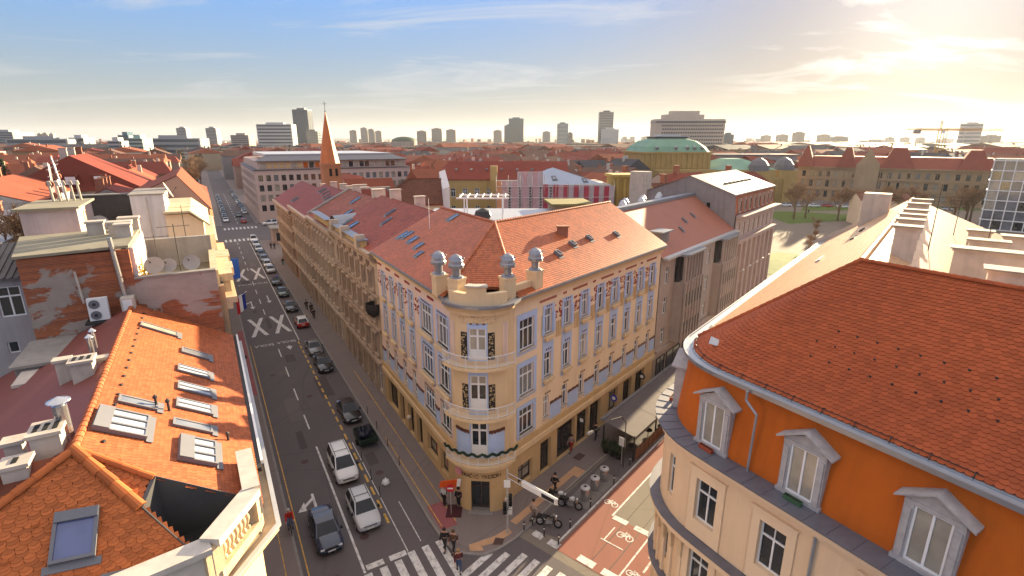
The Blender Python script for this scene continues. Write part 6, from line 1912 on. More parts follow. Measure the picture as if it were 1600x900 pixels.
# hipped red house with the white firewall
hr = thing('hipped_yard_house', 'red hipped roof house with bare white firewall in the yard', 'house', (-17, 86, 0))
FH = Frame(-21.6, 84, 80)
gabled(hr, FH, 0, 10.5, 0, -12, 18.0, 21.6, m_plaster_ch, m_redroof2, .4, hip0=5, rows=m_brownroof)
mb = MB(FH); mb.prism([(10.5, .6), (11.6, .6), (11.6, -12.5), (10.5, -12.5)], 0, [20.4, 20.8, 22.8, 22.4]); mb.build('firewall', m_whitewall, hr)
face_windows(hr, FH(10.4, .12), FH(.1, .12), [(14.4, 16.4)], 2.4, 1.0, 8, 17.9, m_cream_l, '2t', .4, True)
hr2 = thing('white_gable_house', 'small yard house with white gable between red roofs', 'house', (-20, 80, 0))
FH2 = Frame(-22.0, 79, 66)
gabled(hr2, FH2, 0, 4, 0, -8, 18.0, 20.6, m_whitewall, m_redroof, .2)
gabled(thing('red_yard_roof', 'long low red roof behind the ornate row', 'house', (-26, 97, 0)), Frame(-29.5, 95, 66), 0, 9, 0, -10, 17.6, 21.0, m_plaster_ch, m_redroof2, .3)
# white pergola on a flat terrace
pg_ = thing('pergola', 'white roof pergola on a terrace behind the corner roof', 'pergola', (-4, 66, 0))
tb = thing('terrace_block', 'flat-roofed yard block carrying the white pergola', 'building', (-3, 66, 0))
mb = MB(); mb.box(-11, 8, 60, 76, 0, 18.2); mb.build('wall', m_plaster_ch, tb); mb = MB(); mb.box(-11.2, 8.2, 59.8, 76.2, 18.2, 18.45); mb.build('flat_roof', m_zinc_l, tb)
for x in (-6.0, -1.2):
    for y in (66, 70):
        mb = MB(); mb.tube((x, y, 18.4), (x, y, 20.9), .09, n=6); mb.build('post', m_whitepaint, pg_)
for y in (66, 70):
    mb = MB(); mb.box(-7.0, -.4, y - .08, y + .08, 20.9, 21.1); mb.build('beam', m_whitepaint, pg_)
for i in range(7):
    mb = MB(); mb.box(-6.6 + i * .95, -6.48 + i * .95, 65.5, 70.5, 21.1, 21.2); mb.build('slat', m_whitepaint, pg_)
mb = MB(); mb.lathe(-3.6, 64.6, [(.8, 18.45), (1.1, 19.0), (.9, 19.6), (.2, 19.9)], 12); tag(mb.build('covered_grill', m_iron), 'dark round covered thing below the white pergola', 'cover')
# scaffolded house wrapped in banners
sc = thing('scaffolded_house', 'house wrapped in pink and red scaffold banners under a faceted grey roof', 'building', (8, 96, 0))
FS = Frame(-2.8, 95, 86)
LEN = 21.5
m_scaf = mat('scaffold_mesh_pink', (0.56, 0.34, 0.34), 0.8, 0.25, 1.5, stain=.2); m_scafw = mat('scaffold_mesh_white', (0.52, 0.41, 0.41), 0.8, 0.2, 1.5, stain=.2); m_scafr = mat('scaffold_mesh_red', (0.45, 0.06, 0.085), 0.7, 0.2, 2); m_scafo = mat('scaffold_mesh_orange', (0.60, 0.28, 0.14), 0.8, 0.2, 1.5)
mb = MB(FS); mb.box(.4, LEN - .4, -13, -.5, 0, 20.2); mb.build('wall', m_plaster_ch, sc)
seq = [m_scafo, m_scaf, m_scafw, m_scaf, m_scafw, m_scaf, m_scafw, m_scaf, m_scafw, m_scafr, m_scafw, m_scafr, m_scaf, m_scafr, m_scafw, m_scafr, m_scafw, m_scafr, m_scafw, m_scafr, m_scafw, m_scafr, m_scafw]
x = 0.0
for i, mm in enumerate(seq):
    w = LEN / len(seq); top = 21.0 if i < 4 else (22.6 if i < 9 else 20.6 - .03 * i)
    mb = MB(FS); mb.box(x + .02, x + w - .02, 0.0, .06 + .05 * (i % 3), 6, top); bn = mb.build('banner', mm, sc)
    if i in (2, 4, 6, 8, 10):
        for k in range(14):
            mb = MB(FS); mb.box(x + .35, x + .35 + random.uniform(.2, .4), .17, .19, 13.0 + k * .5, 13.0 + k * .5 + .34); mb.build('print_mark', m_frame_d, bn)
    x += w
for i in range(11):
    mb = MB(FS); mb.tube((i * 2.15, .3, 0), (i * 2.15, .3, 22.0 if i < 5 else 20.8), .05, n=5); mb.build('scaffold_pole', m_steel, sc)
for z in (8, 10, 12, 14, 16, 18, 20):
    mb = MB(FS); mb.tube((0, .32, z), (LEN, .32, z), .035, n=5); mb.build('scaffold_rail', m_steel, sc)
pr = [FS(5, -.5, 20.2), FS(LEN + .3, -.3, 19.6), FS(LEN, -13, 19.6), FS(5, -13, 20.2), FS(11, -6, 23.0)]
m_facet = mat('pale_blue_sheet', (0.33, 0.37, 0.44), 0.4, 0.12, 0.6)
for i in range(4):
    mb = MB(); mb.face([pr[i], pr[(i + 1) % 4], pr[4]]); mb.build('roof', m_facet, sc)
for (u, v) in ((.35, .3), (.8, .25)):
    p = pr[0].lerp(pr[1], u).lerp(pr[4], v); y = (pr[4] - pr[0].lerp(pr[1], .5)).normalized(); skylight(sc, p, FS.dir(1, 0), y, .8, 1.3, .15, m_glass_l)
# yard house with mossy flat roof
yh = thing('mossy_yard_house', 'small stone yard house with mossy overhanging flat roof', 'house', (11, 74, 0))
FY = Frame(5.9, 72, 84)
face_windows(yh, FY(5.0, 0), FY(0, 0), [(17.2, 18.5)], 2.6, 1.0, 0, 19.3, mat('tan_stone', (0.36, 0.26, 0.16), .9, .25, .8, stain=.4), '2t', .4, True)
mb = MB(FY); mb.box(.2, 4.8, -6, -.3, 0, 19.2); mb.build('rear_wall', MATS['tan_stone'], yh); mb = MB(FY); mb.box(-.5, 5.5, -6.5, .5, 19.3, 19.6); mb.build('flat_roof', mat('mossy_felt', (0.20, 0.17, 0.06), .95, .3, 1), yh)
# yellow ornate stair block and clutter of yard walls behind the taupe house
yb = thing('yellow_pavilion', 'weathered yellow ornate pavilion with corner columns above the taupe roof', 'building', (24, 100, 0))
FP = Frame(18.9, 98, 84)
m_yel = mat('weathered_yellow', (0.46, 0.30, 0.085), .9, .28, .6, stain=.5)
mb = MB(FP); mb.box(0, 5.0, -5, 0, 0, 21.4); mb.build('wall', m_yel, yb); mb = MB(FP); mb.box(-.4, 5.4, -5.4, .4, 21.4, 21.9); mb.build('cornice', m_yel, yb)
for x_ in (.5, 1.9, 3.2, 4.5):
    mb = MB(FP); mb.tube((x_, .25, 16), (x_, .25, 21.2), .28, n=10); mb.build('column', m_yel, yb)
mb = MB(FP); mb.box(-.3, 5.3, -.2, .5, 15.4, 16.0); mb.build('ledge', m_yel, yb)
for i, (a, b, s0, s1, zz_, mm, rm, lab) in enumerate(((28, 98, 9, 7, 17.5, m_plaster_ch, m_brownroof, 'beige yard house with brown roof right of the yellow pavilion'), (33, 108, 13, 9, 18.6, m_taupe2, m_redroof, 'reddish roof house just before the theatre dome'), (47, 116, 16, 10, 18.2, m_whitewall, m_redroof, 'long red roof house with chimneys next to the stone block'), (24, 112, 8, 8, 18.4, m_brick_ch, m_greyroof, 'brick yard house with slate roof behind the yellow pavilion'))):
    th = thing('yard_house', lab, 'house', (a, b, 0)); gabled(th, Frame(a, b, 60), 0, s0, 0, -s1, zz_, zz_ + 2.6, mm, rm, .3)
    chimney(th, Frame(a, b, 60), s0 * .4, -s1 * .5, zz_, zz_ + 4.2, .7, 1.2, m_brick_ch)
# theatre with green dome
thr = thing('theatre', 'yellow theatre with green copper dome beyond the stone block', 'theatre', (82, 240, 0))
m_copper = mat('copper_green', (0.17, 0.31, 0.21), .6, .22, .15); m_thy = mat('theatre_yellow', (0.42, 0.28, 0.10), .9, .2, .25, stain=.3)
FT = Frame(60.5, 246, 84)
mb = MB(FT); mb.box(0, 32, -30, 0, 0, 22); mb.build('stage_tower', m_thy, thr); mb = MB(FT); mb.box(-.6, 32.6, -30.6, .6, 22, 22.8); mb.build('cornice', m_thy, thr)
for i in range(13):
    mb = MB(FT); mb.box(.6 + i * 2.5, 1.5 + i * 2.5, 0, .5, 15.5, 22); mb.build('pilaster', m_thy, thr)
rings = []
for (ins, z) in ((0, 22.8), (1.6, 25.2), (4.5, 27.6), (8.2, 28.8)):
    rings.append([tuple(FT(a, b, z)) for a, b in ((ins + 2, -ins), (30 - ins, -ins), (32 - ins, -ins - 2), (32 - ins, -28 + ins), (30 - ins, -30 + ins), (2 + ins, -30 + ins), (ins, -28 + ins), (ins, -2 - ins))])
mb = MB(); mb.loft(rings); dm = mb.build('dome', m_copper, thr)
mb = MB(FT); mb.box(8.5, 23.5, -22, -8, 28.8, 29.6); mb.build('lantern', m_darkroof, thr); mb = MB(FT); mb.prism([(7.8, -7.6), (24.2, -7.6), (24.2, -22.4), (7.8, -22.4)], 29.6, 29.9); mb.prism([(11, -10), (21, -10), (21, -19), (11, -19)], 29.9, 30.6); mb.build('lantern_roof', m_zinc_l, thr)
for a in (6, 15, 20.5, 24, 27.5):
    mb = MB(FT); mb.tube((a, -.2, 24.3), (a, -1.6, 24.9), .75, n=10); mb.build('round_dormer', m_zinc, dm)
face_windows(thr, FT(60, 8), FT(4, 8), [(4, 8), (10, 13)], 3.2, 1.4, 0, 15, m_thy, '2t', .6, True, .3)
mb = MB(FT); mb.box(4, 60, -24, 7.6, 0, 14.9); mb.build('auditorium', m_thy, thr)
rings = [[tuple(FT(a, b, z)) for a, b in ((32, 8), (60, 8), (60, -24), (32, -24))] for z in (15,)] + [[tuple(FT(a, b, 19.5)) for a, b in ((42, -4), (50, -4), (50, -12), (42, -12))]]
mb = MB(); mb.loft(rings); mb.build('green_roof', m_copper, thr)
for (a, b) in ((47, 12), (63, 6)):
    mb = MB(FT); mb.box(a, a + 9, b - 9, b, 0, 14.5); mb.build('pavilion', m_thy, thr)
    rings = [[tuple(FT(a + 4.5 + r * math.cos(t) * 4.8, b - 4.5 + r * math.sin(t) * 4.8, z)) for t in [2 * math.pi * k / 12 for k in range(12)]] for r, z in ((1, 14.6), (.9, 17), (.6, 19), (.15, 20.3))]
    mb = MB(); mb.loft(rings); mb.build('cupola', m_greyroof, thr)
mb = MB(FT); mb.box(45, 66, -14, 7.0, 0, 11.5); mb.build('portico', m_thy, thr)
for i in range(6):
    mb = MB(FT); mb.tube((47 + i * 3.4, 8.6, 0), (47 + i * 3.4, 8.6, 10.5), .5, n=10); mb.build('column', m_thy, thr)
# museum with red roofs
mu = thing('museum', 'long ochre museum palace with steep red roofs and central gable', 'museum', (165, 248, 0))
m_mus = mat('museum_ochre', (0.40, 0.275, 0.165), .9, .2, .2, stain=.3); m_musr = mat('museum_roof_red', (0.25, 0.065, 0.045), .7, .18, .3, spec=.15)
FM = Frame(140.6, 262.7, 124.5)
ML = 78
face_windows(mu, FM(ML, 0), FM(0, 0), [(1.5, 4.5), (6.5, 9.5), (11.2, 13.8)], 3.3, 1.5, 0, 15.6, m_mus, '2d', 1.2, True, .35)
mb = MB(FM); mb.box(.2, ML, -18, -.4, 0, 15.5); mb.build('core', m_mus, mu)
for z, h, p in ((5.2, .4, .5), (10.2, .4, .5), (15.2, .5, .9)):
    mb = MB(FM); mb.box(0, ML, 0, p, z, z + h); mb.build('cornice', m_mus, mu)
def steep(a0, a1, b0, b1, z0, z1, ins, mtl=m_musr, name='roof'):
    rings = [[tuple(FM(a, b, z)) for a, b in ((a0 + k, b0 - k), (a1 - k, b0 - k), (a1 - k, b1 + k), (a0 + k, b1 + k))] for z, k in ((z0, 0), (z1, ins))]
    mb = MB(); mb.loft(rings); return mb.build(name, mtl, mu)
steep(-.5, ML + .5, .6, -18, 15.7, 20.6, 6); steep(-1, 7, 1.5, -8, 15.7, 25.5, 3.6); steep(16, 24, 1.2, -10, 15.7, 25.0, 3); steep(33, 46, 1.0, -12, 15.7, 24.8, 4); steep(60, 72, 1.0, -12, 15.7, 24, 4)
mb = MB(FM); mb.box(24, 33, 0, 1.5, 0, 17.5); mb.build('central_bay', m_mus, mu); mb = MB(FM); mb.face([(24, 1.5, 17.5), (33, 1.5, 17.5), (31, 1.5, 20), (28.5, 1.5, 24.5), (26, 1.5, 20)]); mb.face([(24, .9, 17.5), (33, .9, 17.5), (31, .9, 20), (28.5, .9, 24.5), (26, .9, 20)]); mb.build('gable', m_mus, mu)
mb = MB(FM); mb.box(27, 30, 1.5, 1.7, .2, 4.5); mb.build('portal', m_dark, mu)
for i in range(24):
    mb = MB(FM); mb.box(1.0 + i * 3.25, 1.4 + i * 3.25, 0, .35, 0, 15.2); mb.build('pilaster', m_mus, mu)
# cube with white grid and glass, teal box on its roof
gb_ = thing('grid_office', 'modern glass office with white grid facade and teal rooftop box', 'building', (155, 165, 0))
FG = Frame(153, 170, 134)
mb = MB(FG); mb.box(0, 26, -14, 0, 0, 22.3); mb.build('core', glass('office_glass', (0.11, 0.12, 0.14), .12, .6), gb_)
for i in range(11):
    mb = MB(FG); mb.box(i * 2.6 - .14, i * 2.6 + .14, 0, .5, 0, 22.5); mb.build('fin', m_whitepaint, gb_)
for j in range(8):
    mb = MB(FG); mb.box(-.1, 26.1, .01, .42, j * 3.1, j * 3.1 + .3); mb.build('floor_band', m_whitepaint, gb_)
for i in range(10):
    for j in range(7):
        if random.random() < .45:
            mb = MB(FG); mb.box(i * 2.6 + .2, i * 2.6 + 2.4, .02, .06, j * 3.1 + .4, j * 3.1 + 3.0); mb.build('pane', random.choice((m_glass, m_curtain, m_glass_l)), gb_)
for j in range(8):
    mb = MB(FG); mb.box(-.4, -.15, -14, 0, j * 3.1, j * 3.1 + .3); mb.build('floor_band', m_whitepaint, gb_)
mb = MB(FG); mb.box(7, 26, -12, -2, 22.4, 30); mb.build('rooftop_box', mat('teal_sheet', (0.03, 0.24, 0.24), .4, .25, .15), gb_)
# old walls by the museum
aw = thing('garden_house', 'low pale garden house under the bare trees by the museum', 'house', (130, 175, 0))
gabled(aw, Frame(118, 178, 100), 0, 16, 0, -8, 8.5, 10.5, m_cream_l, m_brownroof, .4); 
for k in range(3):
    mb = MB(Frame(118, 178, 100)); mb.box(2 + k * 4.5, 4 + k * 4.5, 0.01, .1, 2, 5.5); mb.build('window', m_glass, aw)
# ------------------------------------------------------------------ left middle distance
def simple(name, label, fr, a0, a1, b0, b1, zE, zR, wall, roofm, **k):
    th = thing(name, label, 'house', tuple(fr((a0 + a1) / 2, (b0 + b1) / 2))); r = gabled(th, fr, a0, a1, b0, b1, zE, zR, wall, roofm, **k); return th, r
m_brownpink = mat('brown_pink_firewall', (0.40, 0.235, 0.175), .9, .1, .4, stain=.2)
bp, _ = simple('brown_firewall_house', 'house with plain brownish-pink firewall above the street', FL, 86, 112, .1, -13, 18.6, 23.4, m_brownpink, m_redroof2, over=.3, ridge_at=.25)
mb = MB(FL); mb.box(85.8, 86.0, -13, .0, 12, 18.6); mb.build('firewall', m_brownpink, bp); mb = MB(FL); mb.face([(85.8, .1, 18.6), (85.8, -3.2, 23.2), (85.8, -13, 18.8)]); mb.build('firewall_top', m_brownpink, bp)
mb = MB(FL); mb.box(85, 112, .1, .5, 0, 17.5); mb.build('street_wall', m_yellowst, bp)
for (a0, a1, z, lab, wm) in ((64, 85, 17.6, 'cream street house between the gabled attic and the brown firewall', m_stone_y), (112, 140, 17, 'pale street house past the brown firewall', m_cream_l), (140, 163, 16, 'last street house before the crossing on the firewall side', m_beige)):
    th, _ = simple('street_house', lab, FL, a0, a1, .1, -12, z, z + 3.6, wm, m_redroof2 if a0 > 100 else m_conc, over=.3)
    face_windows(th, FL(a1, .14), FL(a0, .14), [(5, 7), (9, 11), (12.6, 14.6)], 2.6, 1.1, 0, z, wm, '2t', .5, True)
lst = [('long red roof behind the bare trees', 92, 118, -20, -34, 20, 22.6, m_plaster_ch, m_redroof2), ('steep dark red mansard roof with white dormer windows', 118, 142, -10, -30, 19.5, 25.4, m_plaster_ch, m_redroof),
       ('low red ridge behind the satellite wall', 100, 112, -8, -18, 18.4, 21.0, m_conc, m_redroof), ('pale flat house behind the roof hut', 66, 80, -9, -16, 19.2, 19.6, m_whitewall, m_felt), ('grey flat yard house behind the sooty firewall', 74, 88, -16, -26, 19.4, 19.7, m_pinkgrey, m_zinc_l),
       ('cream yard house at the picture edge', 62, 74, -18, -32, 18.5, 19.2, m_cream_l, m_zinc_l), ('brown roof house with sunlit chimney', 120, 134, -34, -50, 19, 23, m_cream_l, m_brownroof)]
for i, (lab, a0, a1, b0, b1, zE, zR, wm, rm) in enumerate(lst):
    th, r = simple('yard_house', lab, FL, a0, a1, b0, b1, zE, zR, wm, rm, over=.4, along='a', hip0=3 if 'mansard' in lab else 0, hip1=3 if 'mansard' in lab else 0)
    for k in range(3):
        chimney(th, FL, a0 + (a1 - a0) * (.2 + .3 * k), (b0 + b1) / 2 - 1, zE, zR + 1.3, .6, 1.1, random.choice((m_brick_ch, m_plaster_ch)))
    if 'mansard' in lab:
        for k in range(2):
            mb = MB(FL); mb.box(117.8, 119.6, -17 - k * 4, -15 - k * 4, 20.3, 22.2); d_ = mb.build('dormer', m_redroof, th); mb = MB(FL); mb.box(117.7, 117.8, -16.7 - k * 4, -15.3 - k * 4, 20.6, 21.9); mb.build('pane', m_whitepaint, d_)
tlm = thing('lattice_mast', 'steel lattice mast with drums and a slanting white pole', 'mast', FL(72, -14))
mb = MB(FL)
for (a, b) in ((0, 0), (.9, 0), (.9, .9), (0, .9)):
    mb.tube((72 + a, -14 + b, 19), (72.2 + a * .5, -13.8 + b * .5, 25.6), .05, n=4)
for k in range(9):
    z = 19.4 + k * .7; mb.tube((72, -14, z), (72.9, -13.1, z + .6), .03, n=4); mb.tube((72.9, -14, z), (72, -13.1, z + .6), .03, n=4)
mb.build('lattice', m_steel, tlm)
for (z, b) in ((23.6, -13.9), (24.4, -13.2), (23.0, -13.0), (22.4, -13.8)):
    mb = MB(FL); mb.tube((71.9, b, z), (71.6, b, z), .35, n=12); mb.build('drum', m_brick_ch, tlm)
mb = MB(FL); mb.tube((71, -12.4, 19), (71, -13.2, 26.4), .07, n=5); mb.build('pole', m_whitepaint, tlm)
# ------------------------------------------------------------------ bare trees, evergreens
m_bark = mat('bark', (0.16, 0.105, 0.065), .95, .3, 1.5); m_twig = mat('pale_twigs', (0.26, 0.155, 0.085), .95, .3, .8)  # twigs a paler brown than the bark
TREES = []
def tree_mesh(seed, h, levels, nb):
    rng = random.Random(seed); tr = MB(); cr = MB()
    def grow(p, d, L, r, lev):
        q = p + d * L
        (tr if lev == 0 else cr).tube(p, q, r, r * .62, 5 if lev < 2 else 3, caps=False)
        if lev >= levels:
            return
        for i in range(nb if lev else nb + 2):
            f = rng.uniform(.45, 1.0); a = Vector((rng.uniform(-1, 1), rng.uniform(-1, 1), rng.uniform(-.1, .8))).normalized()
            grow(p + d * L * f, (d * .75 + a * .85).normalized(), L * rng.uniform(.55, .75), max(.022, r * .5), lev + 1)
    grow(Vector((0, 0, 0)), UP, h * .36, h * .022, 0)
    return tr.mesh('trunk', m_bark), cr.mesh('crown', m_twig)
for sd_ in range(4):
    TREES.append(tree_mesh(sd_ + 3, 10, 4, 4 if sd_ % 2 else 5))
def plant_tree(x, y, h, k, label, group, z=0.0, name='bare_tree'):
    th = thing(name, label, 'tree', (x, y, z), group=group)
    th.scale = (h / 10 * 1.0, h / 10 * 1.0, h / 10); th.rotation_euler = (0, 0, random.uniform(0, 6.28))
    for nm, me in zip(('trunk', 'crown'), TREES[k % 4]):
        o = bpy.data.objects.new(nm, me); col.objects.link(o); o.parent = th
    return th
for i, (s, t, z, h) in enumerate(((64, -15.5, 16, 9), (66, -11.5, 16, 9), (70, -18, 14, 11), (60, -19, 15, 8))):
    p = FL(s, t); plant_tree(p.x, p.y, h, i, ['bare tree rising behind the roof hut beside the vent pipes', 'bare sunlit tree just right of the vent pipes', 'tall bare tree at the far side of the pale flat roof', 'thin bare tree near the left picture edge'][i], 'bare trees in the left yards', z)
for i in range(16):
    p = FL(340 + i * 22, -6 + (i % 3) * 2); plant_tree(p.x, p.y, 20, i, 'bare street tree lining the far end of the long street', 'bare trees at the street end')
    p = FL(345 + i * 22, 22 + (i % 3) * 2)
    if i > 4:
        plant_tree(p.x, p.y, 17, i + 1, 'bare street tree lining the far end of the long street', 'bare trees at the street end')
for i in range(22):
    plant_tree(104 + i * 6.3 + random.uniform(-2, 2), 190 - 1.6 * i + random.uniform(-7, 7), random.uniform(14, 19), i, 'bare park tree between the square and the grid office', 'bare park trees by the museum')
for i in range(10):
    plant_tree(75 + i * 3 + random.uniform(-1, 1), 128 + i * 5.2, random.uniform(3, 5), i, 'low bare hedge tree along the edge of the square', 'hedge trees of the square')
for i in range(44):
    a = random.uniform(-42, 42); d_ = random.uniform(300, 900)
    plant_tree(d_ * math.tan(rad(a)), d_, random.uniform(20, 28), i, 'bare brown tree among far roofs ' + ('left of the long street' if a < -32 else 'around the dark glass tower' if a < -20 else 'below the dome hall' if a < -8 else 'below the glass twin tower' if a < 4 else 'before the tall dark tower' if a < 14 else 'in front of the hotel slab' if a < 24 else 'behind the museum'), 'bare trees among the far roofs')
for i, (s, t, h) in enumerate(((125, -30, 17), (200, -60, 20))):
    p = FL(s, t); th = thing('fir_tree', ['dark green fir tree among the red roofs', 'green fir tree far beyond the red mansard roof'][i], 'tree', (p.x, p.y, 8))
    mb = MB(); mb.tube((p.x, p.y, 8), (p.x, p.y, 8 + h), .25, .05, 6); mb.build('trunk', m_bark, th)
    mb = MB(); rng = random.Random(i)
    for k in range(700):
        f = rng.random() ** .7; r = (1 - f) * 3.0 + .2; a = rng.uniform(0, 6.28); rr = r * rng.uniform(.3, 1); q = Vector((p.x + rr * math.cos(a), p.y + rr * math.sin(a), 11 + f * (h - 3) - rr * .3)); dv = Vector((math.cos(a), math.sin(a), -.4)) * .55; sd2 = Vector((-math.sin(a), math.cos(a), 0)) * .16
        mb.face([q - sd2, q + sd2, q + dv])
    mb.build('crown', mat('fir_green', (0.03, 0.06, 0.02), .9, .4, .8), th)
# ------------------------------------------------------------------ city beyond: houses, towers, hills, crane
def fl_of(x, y):
    return x * FL.u.x + y * FL.u.y, x * FL.n.x + y * FL.n.y
def fr_of(x, y):
    return x * FR.u.x + y * FR.u.y, x * FR.n.x + y * FR.n.y
def free(x, y, r):
    s, t = fl_of(x, y)
    if -r - 1 < t < 16 + r and s < 620: return False
    if 160 < s < 200 and t > -10 and t < 70: return False
    if s < 150 and -36 < t < 46: return False
    if s < 125 and -60 < t: 
        if t < 46: return False
    if 195 < s < 275 and 10 < t < 76: return False
    s2, t2 = fr_of(x, y)
    if s2 < 110 and -48 < t2 < 12: return False
    if x > 40 and y < 300 and x > .22 * y: return False
    if x > 20 and y < 130: return False
    if (x + 51) ** 2 + (y - 150) ** 2 < 26 ** 2: return False
    if -34 < x < 40 and y < 128: return False
    return True
rng = random.Random(11)
WALLS = [mat('far_cream', (0.38, 0.30, 0.215), .9, .15, .1), mat('far_beige', (0.30, 0.23, 0.17), .9, .15, .1), mat('far_ochre', (0.32, 0.215, 0.11), .9, .15, .1), mat('far_grey', (0.25, 0.23, 0.22), .9, .15, .1), mat('far_pink', (0.31, 0.21, 0.18), .9, .15, .1), mat('far_white', (0.46, 0.43, 0.39), .9, .1, .1)]
ROOFS = [('red', mat('far_roof_red', (0.22, 0.056, 0.04), .8, .3, .15, spec=.1)), ('rust', mat('far_roof_rust', (0.28, 0.09, 0.05), .8, .3, .15, spec=.1)), ('brown', mat('far_roof_brown', (0.16, 0.088, 0.065), .8, .3, .15, spec=.1)), ('slate', mat('far_roof_slate', (0.075, 0.07, 0.078), .8, .25, .15, spec=.1))]
m_farwin = glass('far_window', (0.05, 0.05, 0.055), .2, .5)
cells = []
for (d0, d1, sp) in ((105, 260, 19), (260, 520, 30), (520, 1050, 52), (1050, 2200, 120)):
    n = int(d1 * 1.3 / sp)
    for i in range(-n, n):
        for j in range(0, n + 10):
            s = j * sp + rng.uniform(-.12, .12) * sp; t = i * sp + rng.uniform(-.12, .12) * sp
            p = FL(s, t); d = math.hypot(p.x, p.y)
            if d0 <= d < d1 and p.y > 40 and abs(p.x) < 1.03 * p.y + 12 and free(p.x, p.y, sp * .4):
                cells.append((d, p.x, p.y, sp))
cells.sort()
WN = ('cream', 'beige', 'ochre', 'grey', 'pink', 'white')
stuff = MB(); stuff_m = [w for w in WALLS] + [r for _, r in ROOFS] + [m_farwin]
def house_geo(c, k=None):
    d, x, y, sp = c
    az = -30.1 + rng.choice((0, 90)) + rng.uniform(-2, 2); f = Frame(x, y, az)
    a = sp * rng.uniform(.40, .52); b = sp * rng.uniform(.26, .36)
    zE = rng.uniform(12.5, 17.5) + (rng.choice((0, 0, 0, 2, 4)) if d > 500 else 0); zR = zE + (min(4.2, b * .7) if rng.random() < .85 else .3)
    ri = rng.choice((0, 0, 0, 1, 1, 2, 2, 3)); wi = rng.randrange(6)
    if d > 700 and rng.random() < .4: ri = 3; zR = zE + .3; wi = rng.choice((3, 5, 0))
    return f, a, b, zE, zR, ri, wi
def region(x, y, d):
    s, t = fl_of(x, y)
    side = 'left of the long street' if t < 5 else ('behind the church spire' if x < 20 else 'beyond the theatre and museum')
    return side, ('near' if d < 200 else 'middle' if d < 360 else 'far')
for k, c in enumerate(cells):
    f, a, b, zE, zR, ri, wi = house_geo(c); d = c[0]
    if k < 270:
        side, dist = region(c[1], c[2], d); rn = ROOFS[ri][0]
        lab = f"{rn}-roofed {WN[wi]} house in the {dict(near='closest', middle='second', far='farther')[dist]} belt of city roofs {side}"
        th = thing('city_house', lab, 'house', (c[1], c[2], 0), group=f"{rn} roofs on {WN[wi]} walls, {dist}, {side}")
        mb = MB(f); mb.box(-a, a, -b, b, 0, zE); mb.build('wall', WALLS[wi], th)
        mb = MB(f); o = .5
        P = [(-a - o, -b - o, zE), (a + o, -b - o, zE), (a + o, b + o, zE), (-a - o, b + o, zE), (-a + (2 if k % 2 else -o), 0, zR), (a - (2 if k % 3 else -o), 0, zR)]
        for q in ((0, 1, 5, 4), (2, 3, 4, 5), (0, 4, 3), (1, 2, 5)):
            mb.face([P[i] for i in q])
        rf_ = mb.build('roof', ROOFS[ri][1], th)
        for q in range(rng.randrange(1, 4)):
            mb = MB(f); aa = rng.uniform(-.8, .8) * a; bb = rng.uniform(-.4, .4) * b; mb.box(aa - .4, aa + .4, bb - .5, bb + .5, zE, zR + rng.uniform(.6, 1.4)); mb.build('chimney', rng.choice((m_brick_ch, m_plaster_ch)), rf_)
        if d < 330:
            mb = MB(f)
            for sg in (-1, 1):
                n = int(2 * a / 2.8)
                for i in range(n):
                    xx = -a + 2 * a * (i + .5) / n
                    for z in np.arange(zE - 2.6, 3, -3.3):
                        mb.box(xx - .5, xx + .5, sg * b - .04, sg * b + .04, z, z + 1.7)
                n = int(2 * b / 2.8)
                for i in range(n):
                    xx = -b + 2 * b * (i + .5) / n
                    for z in np.arange(zE - 2.6, 3, -3.3):
                        mb.box(sg * a - .04, sg * a + .04, xx - .5, xx + .5, z, z + 1.7)
            mb.build('windows', m_farwin, th, kind='stuff')
    else:
        stuff.fr = f; o = .6
        stuff.box(-a, a, -b, b, 0, zE, wi)
        P = [(-a - o, -b - o, zE), (a + o, -b - o, zE), (a + o, b + o, zE), (-a - o, b + o, zE), (-a + 2, 0, zR), (a - 2, 0, zR)]
        for q in ((0, 1, 5, 4), (2, 3, 4, 5), (0, 4, 3), (1, 2, 5)):
            stuff.face([P[i] for i in q], 6 + ri)
        for z in np.arange(zE - 2.6, 4, -3.5):
            stuff.box(-a + 1, a - 1, -b - .1, b + .1, z, z + 1.5, 10)
            stuff.box(-a - .1, a + .1, -b + 1, b - 1, z, z + 1.5, 10)
        for q in range(2):
            xx = rng.uniform(-.7, .7) * a; stuff.box(xx - .6, xx + .6, -.7, .7, zR - 1, zR + 1.2, rng.choice((0, 4, 5)))
stuff.fr = None
